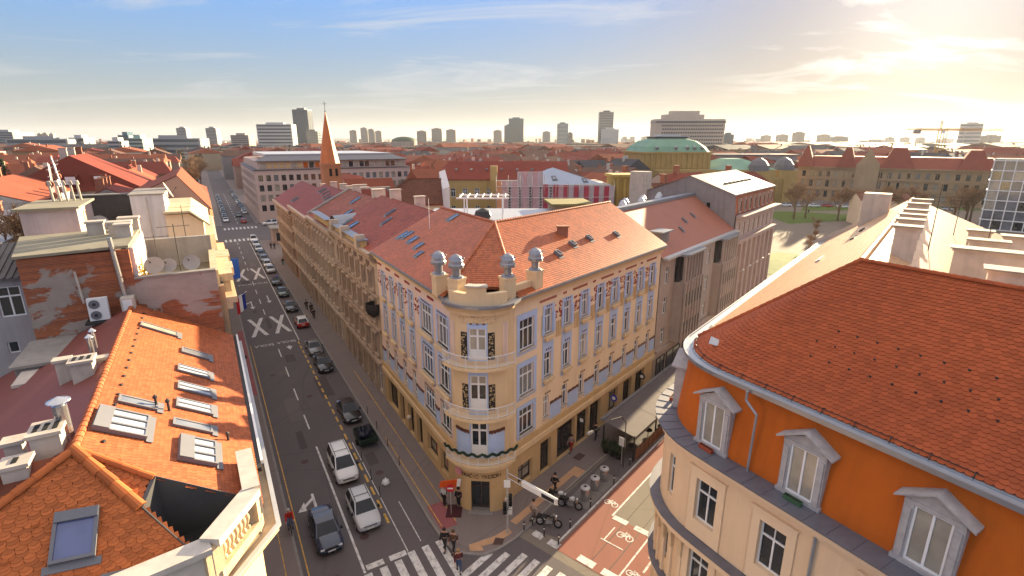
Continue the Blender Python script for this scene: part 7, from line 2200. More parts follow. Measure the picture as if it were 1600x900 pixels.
# low far belt of roofs and trees towards the horizon
for i in range(900):
    d = rng.uniform(2200, 5200); a_ = rng.uniform(-46, 46); x, y = d * math.tan(rad(a_)) * .98, d
    f = Frame(x, y, rng.uniform(-40, 40)); stuff.fr = f; w = rng.uniform(14, 60); h = rng.uniform(8, 20) + (rng.choice((0, 0, 14, 22)) if rng.random() < .25 else 0)
    stuff.box(-w / 2, w / 2, -8, 8, 0, h, rng.choice((0, 1, 3, 5, 6, 8)))
stuff.fr = None
tag(stuff.build('distant_city', stuff_m, kind='stuff'), 'hazy mass of distant city roofs below the skyline')
wood = MB(); rng2 = random.Random(5)
for i in range(700):
    d = rng2.uniform(420, 4200); x = d * math.tan(rad(rng2.uniform(-45, 45))); c = Vector((x, d, 0)); s_, t_ = fl_of(x, d)
    if 0 < t_ < 15 and s_ < 620: continue
    R0 = rng2.uniform(4, 8) * (1 + d / 3000)
    for k in range(14):
        v = Vector((rng2.uniform(-1, 1), rng2.uniform(-1, 1), rng2.uniform(0, 1))); p = c + Vector((v.x * R0, v.y * R0, 8 + v.z * 12)); a1 = Vector((rng2.uniform(-1, 1), rng2.uniform(-1, 1), rng2.uniform(-1, 1))).normalized() * 2.2; b1 = a1.orthogonal().normalized() * 1.6
        wood.face([p - a1, p + b1, p + a1, p - b1])
tag(wood.build('distant_trees', mat('winter_wood', (0.17, 0.115, 0.075), .95, .3, .02), kind='stuff'), 'brown winter tree crowns scattered through the distant city')
# --- towers of the skyline
def ray_at(px, py, D):
    c, s = math.cos(math.atan(229 / 815)), math.sin(math.atan(229 / 815)); dx, dy = (px - 800) / 815, -(py - 450) / 815
    r = Vector((dx, c + dy * s, -s + dy * c)); k = D / r.y
    return r.x * k, CAMZ + r.z * k
def tower(label, x0, x1, yt, D, wall, win, depth=None, floors=None, vertical=False, cat='tower block', band=.5, extra=None, az=0):
    X0, zt = ray_at(x0, yt, D); X1, _ = ray_at(x1, yt, D)
    w = X1 - X0; dp = depth or w * .8
    th = thing('tower_block', label, cat, ((X0 + X1) / 2, D, 0))
    mb = MB(); mb.box(X0, X1, D, D + dp, 0, zt); mb.build('wall', wall, th)
    mb = MB(); nf = floors or max(3, int(zt / 3.6)); h = zt / nf
    if vertical:
        n = max(3, int(w / 3))
        for i in range(n):
            xx = X0 + w * (i + .5) / n; mb.box(xx - w / n * .3, xx + w / n * .3, D - .3, D + .1, 2, zt - 2)
        for i in range(max(2, int(dp / 4))):
            yy = D + dp * (i + .5) / max(2, int(dp / 4)); mb.box(X0 - .3, X1 + .3, yy - 1, yy + 1, 2, zt - 2)
    else:
        for j in range(nf):
            z = j * h + h * .3
            mb.box(X0 + w * .03, X1 - w * .03, D - .3, D + .1, z, z + h * band); mb.box(X0 - .3, X1 + .3, D + dp * .05, D + dp * .95, z, z + h * band)
    mb.build('window_bands', win, th, kind='stuff')
    mb = MB(); mb.box(X0 + w * .25, X1 - w * .25, D + dp * .2, D + dp * .7, zt, zt + 3.5); mb.build('roof_plant', wall, th)
    return th, X0, X1, zt, dp
m_tg = mat('tower_grey', (0.30, 0.30, 0.31), .8, .1, .05); m_td = mat('tower_dark', (0.055, 0.07, 0.09), .3, .15, .05, spec=.6); m_tw = mat('tower_white', (0.42, 0.41, 0.40), .8, .1, .05); m_tb = mat('tower_beige', (0.34, 0.28, 0.235), .8, .1, .05); m_tglass = glass('tower_glass', (0.05, 0.07, 0.10), .1); m_tteal = glass('tower_glass_teal', (0.06, 0.12, 0.16), .1)
tower('grey twin-core tower left of the long street, first of two alike', 275, 290, 202, 1500, m_tg, m_td); tower('slim grey tower nearer the long street, second of two alike', 321, 337, 202, 1500, m_tg, m_td)
tower('wide white office slab with dark window bands', 400, 455, 196, 1100, m_tw, m_td, 25, 9, band=.45); tower('tall dark glass tower left of the church spire', 456, 480, 173, 1250, m_td, m_tglass, 30, vertical=True); tower('low dark glass annex at the foot of the dark tower', 478, 496, 207, 1230, m_td, m_tglass)
for i, (a, b, y) in enumerate(((546, 557, 206), (563, 573, 202), (575, 584, 204), (586, 596, 207))):
    tower(['small housing tower, leftmost of four right of the spire', 'tallest housing tower of the four right of the spire', 'third housing tower from the church spire', 'fourth housing tower, closest to the green dome hall'][i], a, b, y, 2600, m_tb, m_td)
for i, (a, b, y) in enumerate(((651, 666, 207), (674, 690, 203), (697, 712, 205))):
    tower(['stepped housing tower, first right of the dome hall', 'middle stepped housing tower of three', 'third stepped housing tower, above the ochre institute'][i], a, b, y, 2200, m_tb, m_td)
tower('small pale tower just left of the glass twin tower', 771, 784, 206, 2300, m_tb, m_td); tower('lower half of the glass twin tower', 788, 801, 198, 1700, m_tteal, m_td, vertical=True); tower('taller half of the glass twin tower', 795, 818, 187, 1720, m_tteal, m_td, vertical=True)
tower('small grey tower between the two glass towers', 848, 860, 208, 2300, m_tg, m_td); tower('slim green-banded glass tower', 871, 888, 195, 1600, m_tteal, m_tw, band=.25); tower('round beige annex of the slim glass tower', 887, 895, 210, 1610, m_tb, m_td)
tower('tall dark tower with stepped crown beside a blank grey slab', 938, 959, 177, 1300, m_td, m_tg, band=.3); tower('blank pale grey slab in front of the tall dark tower', 941, 967, 204, 1270, m_tw, m_tw, 14)
for i, (a, b) in enumerate(((973, 980), (985, 992), (1003, 1010), (1015, 1024))):
    tower(['far pale housing tower next to the blank grey slab', 'second far housing tower left of the hotel', 'third far housing tower left of the hotel', 'far housing tower touching the hotel edge'][i], a, b, 216, 3400, m_tb, m_td)
# hotel slab with honeycomb front
hd = 620
X0, zt = ray_at(1026, 188, hd); X1, _ = ray_at(1134, 188, hd)
hz = thing('hotel_slab', 'big concrete hotel slab with rows of small window niches behind the green dome', 'hotel', ((X0 + X1) / 2, hd, 0))
m_hot = mat('hotel_concrete', (0.46, 0.40, 0.33), .85, .1, .08, stain=.15)
mb = MB(); mb.box(X0, X1, hd, hd + 26, 0, zt); mb.build('wall', m_hot, hz)
mb = MB(); mb.box(X0 - .5, X1 + .5, hd - .6, hd + 26, zt - 4.2, zt - 2.2); mb.build('dark_band', m_td, hz)
mb = MB()
nc, nf = 26, 12
for i in range(nc):
    for j in range(nf):
        xx = X0 + 6 + (X1 - X0 - 8) * (i + .5 + (.25 if j % 2 else 0)) / nc; z = zt - 8 - j * 3.9
        if z > 6: mb.box(xx - .95, xx + .95, hd - .35, hd + .1, z, z + 1.7)
mb.build('window_niches', m_td, hz, kind='stuff')
mb = MB(); mb.box(X0 + 10, X0 + 55, hd + 4, hd + 20, zt, zt + 5); mb.box(X0 + 18, X0 + 50, hd + 6, hd + 18, zt + 5, zt + 9); mb.build('penthouse', m_hot, hz)
tower('teal glass block right of the hotel slab', 1132, 1147, 212, 1000, m_tteal, m_td)
for i, (a, b, y, D) in enumerate(((1193, 1205, 214, 2300), (1218, 1232, 213, 2200), (1244, 1258, 209, 2000), (1283, 1298, 213, 2100), (1305, 1326, 216, 2000), (1388, 1398, 217, 3000), (1412, 1422, 217, 3000), (1436, 1446, 217, 3000))):
    tower(['hazy tower right of the hotel, first of the row', 'hazy tower with roof stack, second from the hotel', 'tallest hazy tower between hotel and crane', 'dark hazy tower above the museum roof', 'stepped hazy tower in the middle of the museum roofline', 'small hazy tower left of the crane cab', 'small hazy tower before the crane mast', 'small hazy tower touching the crane mast'][i], a, b, y, D, m_tb, m_td)
tower('slab tower with zigzag white and dark front near the mountain', 1510, 1537, 195, 1500, m_tw, m_td, 20, 7, band=.45); tower('low hazy block under the mountain', 1545, 1565, 214, 1700, m_tb, m_td)
tower('dark office block at the left picture edge on the horizon', -30, 19, 208, 900, m_tg, m_td); tower('long grey low office bar below the left horizon', 8, 105, 219, 700, m_tg, m_td, 18, 4); tower('grey striped cube beside the long low bar', 107, 130, 217, 720, m_tw, m_td, 20, 5); tower('white office cube with dark bands among red roofs', 168, 186, 222, 560, m_tw, m_td, 16, 7); tower('blue glass block next to the white office cube', 184, 200, 213, 620, m_tteal, m_td, 18); tower('pale green glass block left of the long grey bar', 200, 222, 218, 560, mat('pale_green_glass', (0.28, 0.42, 0.36), .3, .1, .1), m_td, 16); tower('wide grey office bar under the twin-core towers', 222, 312, 218, 640, m_tg, m_td, 20, 5); tower('pale box block right of the slim grey tower', 360, 388, 213, 1000, m_tb, m_td)
tower('cream slab on the left horizon with three small neighbours', 58, 64, 211, 2600, m_tb, m_td); tower('second small cream tower on the left horizon', 66, 73, 210, 2600, m_tb, m_td); tower('third small cream tower on the left horizon', 76, 83, 211, 2600, m_tb, m_td)
# green dome hall
Xa, _ = ray_at(607, 218, 900); Xb, zt = ray_at(648, 218, 900)
dh = thing('dome_hall', 'round hall with dark green shallow dome on the horizon', 'hall', ((Xa + Xb) / 2, 900, 0)); r_ = (Xb - Xa) / 2
mb = MB(); mb.lathe((Xa + Xb) / 2, 920, [(r_, 0), (r_, 26)], 24); mb.build('drum', m_tb, dh); mb = MB(); mb.lathe((Xa + Xb) / 2, 920, [(r_, 26), (r_ * .9, 29), (r_ * .65, 32), (r_ * .3, 33.6), (.5, 34)], 24); mb.build('dome', mat('dark_green_dome', (0.06, 0.085, 0.05), .6, .2, .1), dh)
# long low grey palace and station roof near the theatre
sp_ = thing('station_hall', 'long grey hall with arched windows between theatre and museum', 'building', (140, 330, 0))
mb = MB(); mb.box(118, 175, 330, 350, 0, 19); mb.build('wall', m_tg, sp_); mb = MB(); mb.prism([(117, 329), (176, 329), (176, 351), (117, 351)], 19, 19.6); mb.build('roof', m_greyroof, sp_)
for i in range(3):
    mb = MB(); mb.tube((128 + i * 16, 329.6, 12), (128 + i * 16, 330.2, 12), 4.5, n=20); mb.build('arched_window', m_td, sp_)
# crane
cr = thing('tower_crane', 'yellow tower crane with long jib above the museum roofs', 'crane', (330, 400, 0))
m_crane = mat('crane_yellow', (0.50, 0.30, 0.06), .6, .2, .3)
CX_, CZ = ray_at(1468, 210, 420)
def lattice(parent, name, p, q, w, n, mtl):
    p, q = Vector(p), Vector(q); d = (q - p).normalized(); a = d.orthogonal().normalized() * w / 2; b = d.cross(a.normalized()) * w / 2; mb = MB(); C = [a + b, a - b, -a - b, -a + b]
    for c in C: mb.tube(p + c, q + c, .16, n=4)
    for i in range(n):
        f0, f1 = p.lerp(q, i / n), p.lerp(q, (i + 1) / n)
        for k in range(4): mb.tube(f0 + C[k], f1 + C[(k + 1) % 4], .09, n=3, caps=False)
    return mb.build(name, mtl, parent)
lattice(cr, 'mast', (CX_, 420, 0), (CX_, 420, CZ + 3), 2.0, 22, m_crane); lattice(cr, 'mast_head', (CX_, 420, CZ + 3), (CX_, 420, CZ + 9), 1.0, 4, m_crane)
lattice(cr, 'jib', (CX_, 420, CZ + 2.5), (CX_ + 52, 424, CZ + 2.5), 1.3, 30, m_crane); lattice(cr, 'counter_jib', (CX_, 420, CZ + 2.5), (CX_ - 19, 420, CZ + 2.5), 1.4, 10, m_crane)
mb = MB(); mb.box(CX_ - 20, CX_ - 15.5, 419, 421, CZ - .5, CZ + 2.5); mb.build('counterweight', m_conc, cr); mb = MB(); mb.tube((CX_, 420, CZ + 9), (CX_ + 36, 423, CZ + 3.2), .08, n=4); mb.tube((CX_, 420, CZ + 9), (CX_ - 17, 420, CZ + 3.2), .08, n=4); mb.build('stay_rods', m_iron, cr, kind='stuff')
mb = MB(); mb.box(CX_ + .6, CX_ + 2.6, 418.4, 419.6, CZ - .2, CZ + 2); mb.build('cab', m_whitepaint, cr)
cr2 = thing('tower_crane', 'second thinner crane with jib reaching left of the first', 'crane', (340, 470, 0)); C2, Z2 = ray_at(1478, 206, 480)
lattice(cr2, 'mast', (C2, 480, 0), (C2, 480, Z2 + 2), 2, 20, m_crane); lattice(cr2, 'jib', (C2, 480, Z2 + 1), (C2 - 42, 470, Z2 + 1), 1.2, 24, m_crane); lattice(cr2, 'counter_jib', (C2, 480, Z2 + 1), (C2 + 16, 483, Z2 + 1), 1.2, 8, m_crane)
# --- hills
hl = MB(); nx = 160
def hill_h(a_):
    h = 50 + 18 * math.sin(a_ * 5.1 + 1) + 10 * math.sin(a_ * 13.7) + 5 * math.sin(a_ * 31)
    m = 125 * math.exp(-((a_ - .735) / .035) ** 2) + 40 * math.exp(-((a_ - .68) / .04) ** 2)
    return max(20, h) + m
prof = []
for i in range(nx + 1):
    a_ = -.95 + 1.95 * i / nx; h = hill_h(a_); r = 7000
    prof.append([(math.sin(a_) * rr / 1.0, math.cos(a_) * rr, zz_) for rr, zz_ in ((r - 1700, -1), (r - 1000, h * .45), (r - 350, h * .9), (r, h), (r + 700, h * .6), (r + 1500, -1))])
for i in range(nx):
    for k in range(5):
        hl.face([prof[i][k], prof[i + 1][k], prof[i + 1][k + 1], prof[i][k + 1]])
hl.build('hills', mat('wooded_hills', (0.10, 0.11, 0.10), .95, .3, .002), kind='structure', label='low wooded hills and a mountain on the horizon', smooth=True)
# --- haze: pale even air round the whole scene
hzb = MB(); hzb.box(-9500, 9500, -400, 9500, -2, 225)
hm = bpy.data.materials.new('haze_air'); hm.use_nodes = True; hn = hm.node_tree; hn.nodes.clear()
ho = hn.nodes.new('ShaderNodeOutputMaterial'); hv = hn.nodes.new('ShaderNodeVolumePrincipled')
hv.inputs['Color'].default_value = (0.86, 0.88, 0.93, 1); hv.inputs['Density'].default_value = 0.000035; hv.inputs['Anisotropy'].default_value = 0.35
hn.links.new(hv.outputs[0], ho.inputs['Volume'])
hob = hzb.build('haze', hm, kind='stuff', label='thin pale haze over the city')
# ------------------------------------------------------------------ vehicles
m_tyre = mat('tyre', (0.015, 0.015, 0.015), .9, .1, 5); m_rim = mat('rim', (0.45, 0.45, 0.46), .3, .1, 5, metal=.8)
m_carglass = glass('car_glass', (0.010, 0.012, 0.016), .05, .35); m_lampglass = mat('headlamp', (0.55, 0.57, 0.60), .15, .1, 5, spec=.8); m_tail = mat('tail_lamp', (0.35, 0.01, 0.01), .2, .1, 5); m_plate = mat('number_plate', (0.62, 0.62, 0.60), .5, .05, 4); m_trim = mat('black_trim', (0.02, 0.02, 0.02), .6, .1, 5)
CARP = {}
# side profiles: (x from rear -1 to front 1, height of belt line, height of roof line or None)
KINDS = dict(
    hatch=dict(L=4.1, W=1.76, H=1.48, hood=.98, belt=.94, tail=1.0, g=(-.92, -.62, .12, .52)),
    sedan=dict(L=4.7, W=1.82, H=1.45, hood=.96, belt=.93, tail=1.02, g=(-.68, -.36, .14, .50)),
    suv=dict(L=4.4, W=1.84, H=1.66, hood=1.06, belt=1.04, tail=1.1, g=(-.95, -.74, .14, .50)),
    van=dict(L=4.75, W=1.90, H=1.85, hood=1.14, belt=1.12, tail=1.15, g=(-.97, -.90, .22, .60)))
def car_proto(kind, color_name, color, full=True, roof=None):
    k = KINDS[kind]; L, W, H = k['L'], k['W'], k['H']; hl = L / 2; hw = W / 2
    root = thing(kind + '_car', 'car', 'car', (0, 0, 0))
    pm = paint('car_' + color_name, color)
    # body: rounded cross sections along x; z0 sill, z1 belt
    xs = [(-1, .62, .80), (-.985, .80, .92), (-.93, .95, .97), (-.7, 1.0, 1.0), (-.3, 1.0, 1.0), (.2, 1.0, 1.0), (.55, .99, 1.0), (.8, .97, .95), (.92, .90, .86), (.975, .78, .76), (1, .60, .66)]
    rings = []
    for (x, wf, hf) in xs:
        top = k['belt'] if x < .45 else k['belt'] + (k['hood'] * .92 - k['belt']) * (x - .45) / .55
        if x < k['g'][0]: top = k['tail'] * (.97 if x > -.99 else .85)
        top *= (hf if x > .5 or x < -.9 else 1); w = hw * wf; zb = .24 + (.10 if abs(x) > .95 else 0)
        rings.append([(x * hl, -w * .9, zb), (x * hl, -w, zb + .14), (x * hl, -w, top - .16), (x * hl, -w * .93, top - .04), (x * hl, -w * .6, top + .01), (x * hl, w * .6, top + .01), (x * hl, w * .93, top - .04), (x * hl, w, top - .16), (x * hl, w, zb + .14), (x * hl, w * .9, zb)])
    mb = MB(); mb.loft(rings); body = mb.build('body', pm, root, smooth=True)
    md = body.modifiers.new('soft', 'BEVEL'); md.width = .02; md.segments = 1; md.limit_method = 'ANGLE'; md.angle_limit = rad(40)
    # cabin
    g0, g1, g2, g3 = [q * hl for q in k['g']]; zb, zt = k['belt'] - .03, H; wb, wt = hw * .93, hw * .70
    C = lambda x, w, z: ((x, -w, z), (x, w, z))
    b0, b3, t1, t2 = C(g0, wb, zb), C(g3, wb * .97, zb), C(g1, wt, zt - .03), C(g2, wt, zt)
    tm = C((g1 + g2) / 2, wt * 1.02, zt + .03)
    mb = MB()
    def quad(a, b, c, d): mb.face([a, b, c, d])
    quad(t1[0], t1[1], tm[1], tm[0]); quad(tm[0], tm[1], t2[1], t2[0])
    quad(b0[0], b0[1], t1[1], t1[0]); quad(b3[0], b3[1], t2[1], t2[0])
    for s in (0, 1):
        mb.face([b0[s], b3[s], t2[s], tm[s], t1[s]])
    mb.build('cabin', roof or pm, root, smooth=False)
    def pane(name, P, off, par=root, mtl=m_carglass, sc=.9):
        c = sum((Vector(p) for p in P), Vector()) / len(P); n = (Vector(P[1]) - Vector(P[0])).cross(Vector(P[2]) - Vector(P[1])).normalized()
        if n.dot(c - Vector((0, 0, .8))) < 0: n = -n
        m2 = MB(); m2.face([tuple(c + (Vector(p) - c) * sc + n * off) for p in P]); return m2.build(name, mtl, par)
    pane('windscreen', [b3[0], b3[1], t2[1], t2[0]], .012); pane('rear_window', [b0[0], b0[1], t1[1], t1[0]], .012, sc=.86)
    for s in (0, 1):
        mid_b = tuple(Vector(b0[s]).lerp(Vector(b3[s]), .5)); mid_t = tuple(Vector(t1[s]).lerp(Vector(t2[s]), .5))
        pane('side_window', [b0[s], mid_b, mid_t, t1[s]], .012, sc=.88); pane('side_window', [mid_b, b3[s], t2[s], mid_t], .012, sc=.88)
    for (x, sx) in ((hl * .62, 1), (-hl * .60, -1)):
        for sy in (-1, 1):
            mb = MB(); y = sy * (hw - .10)
            mb.tube((x, y - .11 * 1, .32), (x, y + .11, .32), .32, n=16); wh = mb.build('wheel', m_tyre, root)
            mb = MB(); mb.tube((x, y + sy * .112, .32), (x, y + sy * .118, .32), .20, n=12); mb.build('rim', m_rim, wh)
    if full:
        for sy in (-1, 1):
            mb = MB(); mb.box(hl * .90, hl * .985, sy * hw * .62 - .17, sy * hw * .62 + .17, k['hood'] * .62, k['hood'] * .72); mb.build('headlight', m_lampglass, root)
            mb = MB(); mb.box(-hl * 1.0, -hl * .955, sy * hw * .66 - .12, sy * hw * .66 + .12, k['belt'] * .72, k['belt'] * .92); mb.build('tail_light', m_tail, root)
            mb = MB(); mb.box(g3 - .35, g3 - .15, sy * (hw + .08) - .09, sy * (hw + .08) + .09, zb + .02, zb + .16); mb.build('mirror', m_trim, root)
        mb = MB(); mb.box(hl * .985, hl * 1.005, -.26, .26, .42, .53); mb.build('number_plate', m_plate, root)
        mb = MB(); mb.box(-hl * 1.005, -hl * .985, -.26, .26, .60, .71); mb.build('number_plate', m_plate, root)
        mb = MB(); mb.box(hl * .93, hl * 1.0, -hw * .5, hw * .5, .56, .70); mb.build('grille', m_trim, root)
        mb = MB(); mb.box(hl * .95, hl * 1.003, -hw * .7, hw * .7, .27, .38); mb.build('bumper', m_trim, root)
        if kind in ('van', 'suv'):
            for sy in (-1, 1):
                mb = MB(); mb.tube((g1 * .95, sy * wt * .85, H + .06), (g2 * .95, sy * wt * .85, H + .06), .025, n=5); mb.build('roof_rail', m_trim, root)
            for xx in (.7, .1):
                mb = MB(); mb.tube((g1 + (g2 - g1) * xx, -wt * .85, H + .07), (g1 + (g2 - g1) * xx, wt * .85, H + .07), .022, n=5); mb.build('roof_bar', m_trim, root)
    return root
COL = dict(black=(0.012, 0.012, 0.015), navy=(0.015, 0.025, 0.06), silver=(0.45, 0.46, 0.48), white=(0.70, 0.70, 0.69), grey=(0.14, 0.145, 0.15), red=(0.42, 0.03, 0.02), dkgreen=(0.02, 0.05, 0.03), blue=(0.03, 0.07, 0.2))
USED = set()
def put_car(kind, color, s, t, label, away=False, group='cars in the street', fr=FL, full=True, roof=None, dz=0.0, turn=0):
    key = (kind, color, full, roof.name if roof else '')
    if key not in CARP:
        CARP[key] = car_proto(kind, color, COL[color], full, roof)
    src = CARP[key]
    o = src if key not in USED else copy_tree(src)
    USED.add(key)
    o.location = fr(s, t, dz)
    az = fr.az + (0 if away else math.pi) + rad(turn)
    o.rotation_euler = (0, 0, math.pi / 2 - az)
    o['label'] = label; o['group'] = group
    return o
MV, PK = 'cars driving towards the crossing', 'cars parked along the street'
put_car('van', 'white', 41.9, 7.1, 'white estate van driving in the middle lane behind the silver car', group=MV)
put_car('suv', 'silver', 35.3, 7.15, 'silver off-road car first at the stop line', group=MV)
put_car('sedan', 'navy', 34.6, 4.2, 'dark blue saloon beside the painted turn arrow', group=MV)
put_car('sedan', 'black', 51.5, 9.9, 'long black estate car parked in front of the loaded trailer', group=PK)
put_car('sedan', 'black', 65.4, 9.95, 'black car parked behind the grey saloon', group=PK)
put_car('sedan', 'grey', 71.6, 9.95, 'grey saloon parked just ahead of the black car by the school lettering', group=PK)
put_car('hatch', 'red', 83.6, 10.2, 'small red car with white roof parked alone', group=PK, roof=paint('car_roof_white', (0.7, .7, .69)), away=True)
put_car('sedan', 'black', 93, 9.9, 'black saloon parked next after the red car', group=PK)
put_car('sedan', 'dkgreen', 103, 9.9, 'dark green car, second parked after the red car', group=PK)
put_car('sedan', 'black', 112.5, 9.8, 'dark car with a red and blue light bar on its roof', group=PK)
for c, mm in ((-.3, m_tail), (.3, mat('blue_lamp', (0.02, 0.06, 0.4), .2))):
    q = FL(112.3, 9.8 + c, 0); mb = MB(); mb.box(q.x - .22, q.x + .22, q.y - .12, q.y + .12, 1.48, 1.6); tag(mb.build('light_bar', mm), 'red lamp on the roof of the dark parked car' if c < 0 else 'blue lamp on the roof of the dark parked car', 'lamp')
for i, (s, kd, c, lab) in enumerate(((123.5, 'hatch', 'silver', 'silver hatchback in the middle of the parked line, nearer of a pair'), (129.5, 'hatch', 'white', 'white hatchback parked right behind the silver hatchback'), (136, 'sedan', 'grey', 'grey car parked beside the far painted crosses'), (142, 'hatch', 'navy', 'dark blue hatchback between grey car and silver car'), (150.5, 'sedan', 'silver', 'silver car with open bonnet shine near the far crossing'), (157.5, 'hatch', 'silver', 'silver hatchback, last car before the white delivery van'), (165, 'van', 'white', 'white delivery van, parked last before the far zebra crossing'))):
    put_car(kd, c, s, 9.95, lab, group=PK)
put_car('hatch', 'red', 186, -2.5, 'red car turning out of the cross street', turn=80, group='cars at the far crossing', roof=None)
put_car('sedan', 'white', 179, -1.5, 'white car waiting on the cross street beside the red one', turn=85, group='cars at the far crossing')
put_car('hatch', 'red', 206, 10.0, 'red car driving up beyond the far zebra crossing', group='cars at the far crossing', away=True)
put_car('sedan', 'dkgreen', 224, 9.6, 'dark green car driving beyond the crossing', group='cars at the far crossing')
put_car('van', 'white', 196, 17.5, 'white van coming out below the pink office block', turn=90, group='cars at the far crossing')
cols = ['white', 'black', 'silver', 'grey', 'navy', 'white', 'grey', 'silver', 'dkgreen', 'black']
for i in range(16):
    put_car(('sedan', 'hatch')[i % 2], cols[i % 10], 212 + i * 6.3, 4.8, f'{"dark " if cols[i % 10] in ("navy", "dkgreen") else ""}{cols[i % 10].replace("dkgreen", "green").replace("navy", "blue")} car in the far parked line on the firewall side', group='far parked cars, firewall side', full=False)
for i in range(14):
    put_car(('hatch', 'sedan')[i % 2], cols[(i * 3 + 2) % 10], 232 + i * 7.2, 12.2, f'{cols[(i * 3 + 2) % 10].replace("dkgreen", "green").replace("navy", "blue")} car in the far parked line below the office block', group='far parked cars, office side', full=False)
FQ = Frame(112, 230, 104)
for i, c in enumerate(['white', 'silver', 'white', 'red', 'white', 'black', 'grey', 'silver', 'black', 'white', 'grey', 'silver']):
    put_car(('sedan', 'hatch')[i % 2], c, 8 + i * 5.6, -3 - (i % 2) * .8, ['white car, first in the row before the museum', 'silver car, second in the row before the museum', 'white car between silver and red before the museum', 'red car in the row before the museum', 'white car just right of the red museum car', 'black car in the middle of the museum row', 'grey car in the museum row after the black one', 'silver car towards the right of the museum row', 'black car towards the right of the museum row', 'white car near the museum row end', 'grey car near the museum row end', 'silver car, last in the museum row'][i], fr=FQ, group='cars before the museum', full=False, away=True, turn=0)
# loaded trailer
tr = thing('trailer', 'open trailer loaded with black sacks behind the black car', 'trailer', FL(45.6, 10.1))
mb = MB(FL); mb.box(44.2, 46.9, 9.25, 10.95, .45, .55); mb.box(44.2, 46.9, 9.25, 9.3, .55, .95); mb.box(44.2, 46.9, 10.9, 10.95, .55, .95); mb.box(44.15, 44.2, 9.25, 10.95, .55, .95); mb.box(46.9, 46.95, 9.25, 10.95, .55, .95); mb.build('bed', mat('green_steel', (0.02, 0.035, 0.025), .5), tr)
for sy in (9.2, 11.0):
    mb = MB(FL); mb.tube((45.4, sy - .08, .28), (45.4, sy + .08, .28), .28, n=12); mb.build('wheel', m_tyre, tr)
mb = MB(FL); mb.tube((46.9, 10.1, .5), (48.3, 10.1, .5), .04, n=5); mb.build('drawbar', m_iron, tr)
rng = random.Random(3)
for i in range(9):
    p = FL(44.7 + rng.uniform(0, 1.9), 9.55 + rng.uniform(0, 1.1)); r = rng.uniform(.25, .4); zz_ = .6 + rng.uniform(0, .35)
    mb = MB(); mb.lathe(p.x, p.y, [(r * .6, zz_ - .1), (r, zz_ + .12), (r * .9, zz_ + .35), (r * .4, zz_ + .55), (.05, zz_ + .62)], 8)
    tag(mb.build('rubbish_sack', mat('black_plastic', (0.018, 0.022, 0.035), .3, .3, 4), smooth=False), 'shiny black sack heaped on the open trailer', 'sack', 'black sacks on the trailer')
mb = MB(); p = FL(38.2, 9.8); mb.lathe(p.x, p.y, [(.28, 0.01), (.36, .15), (.28, .35), (.1, .5), (.04, .62)], 7); tag(mb.build('plastic_bag', m_whitepaint), 'white plastic bag lying in the parking lane', 'bag')
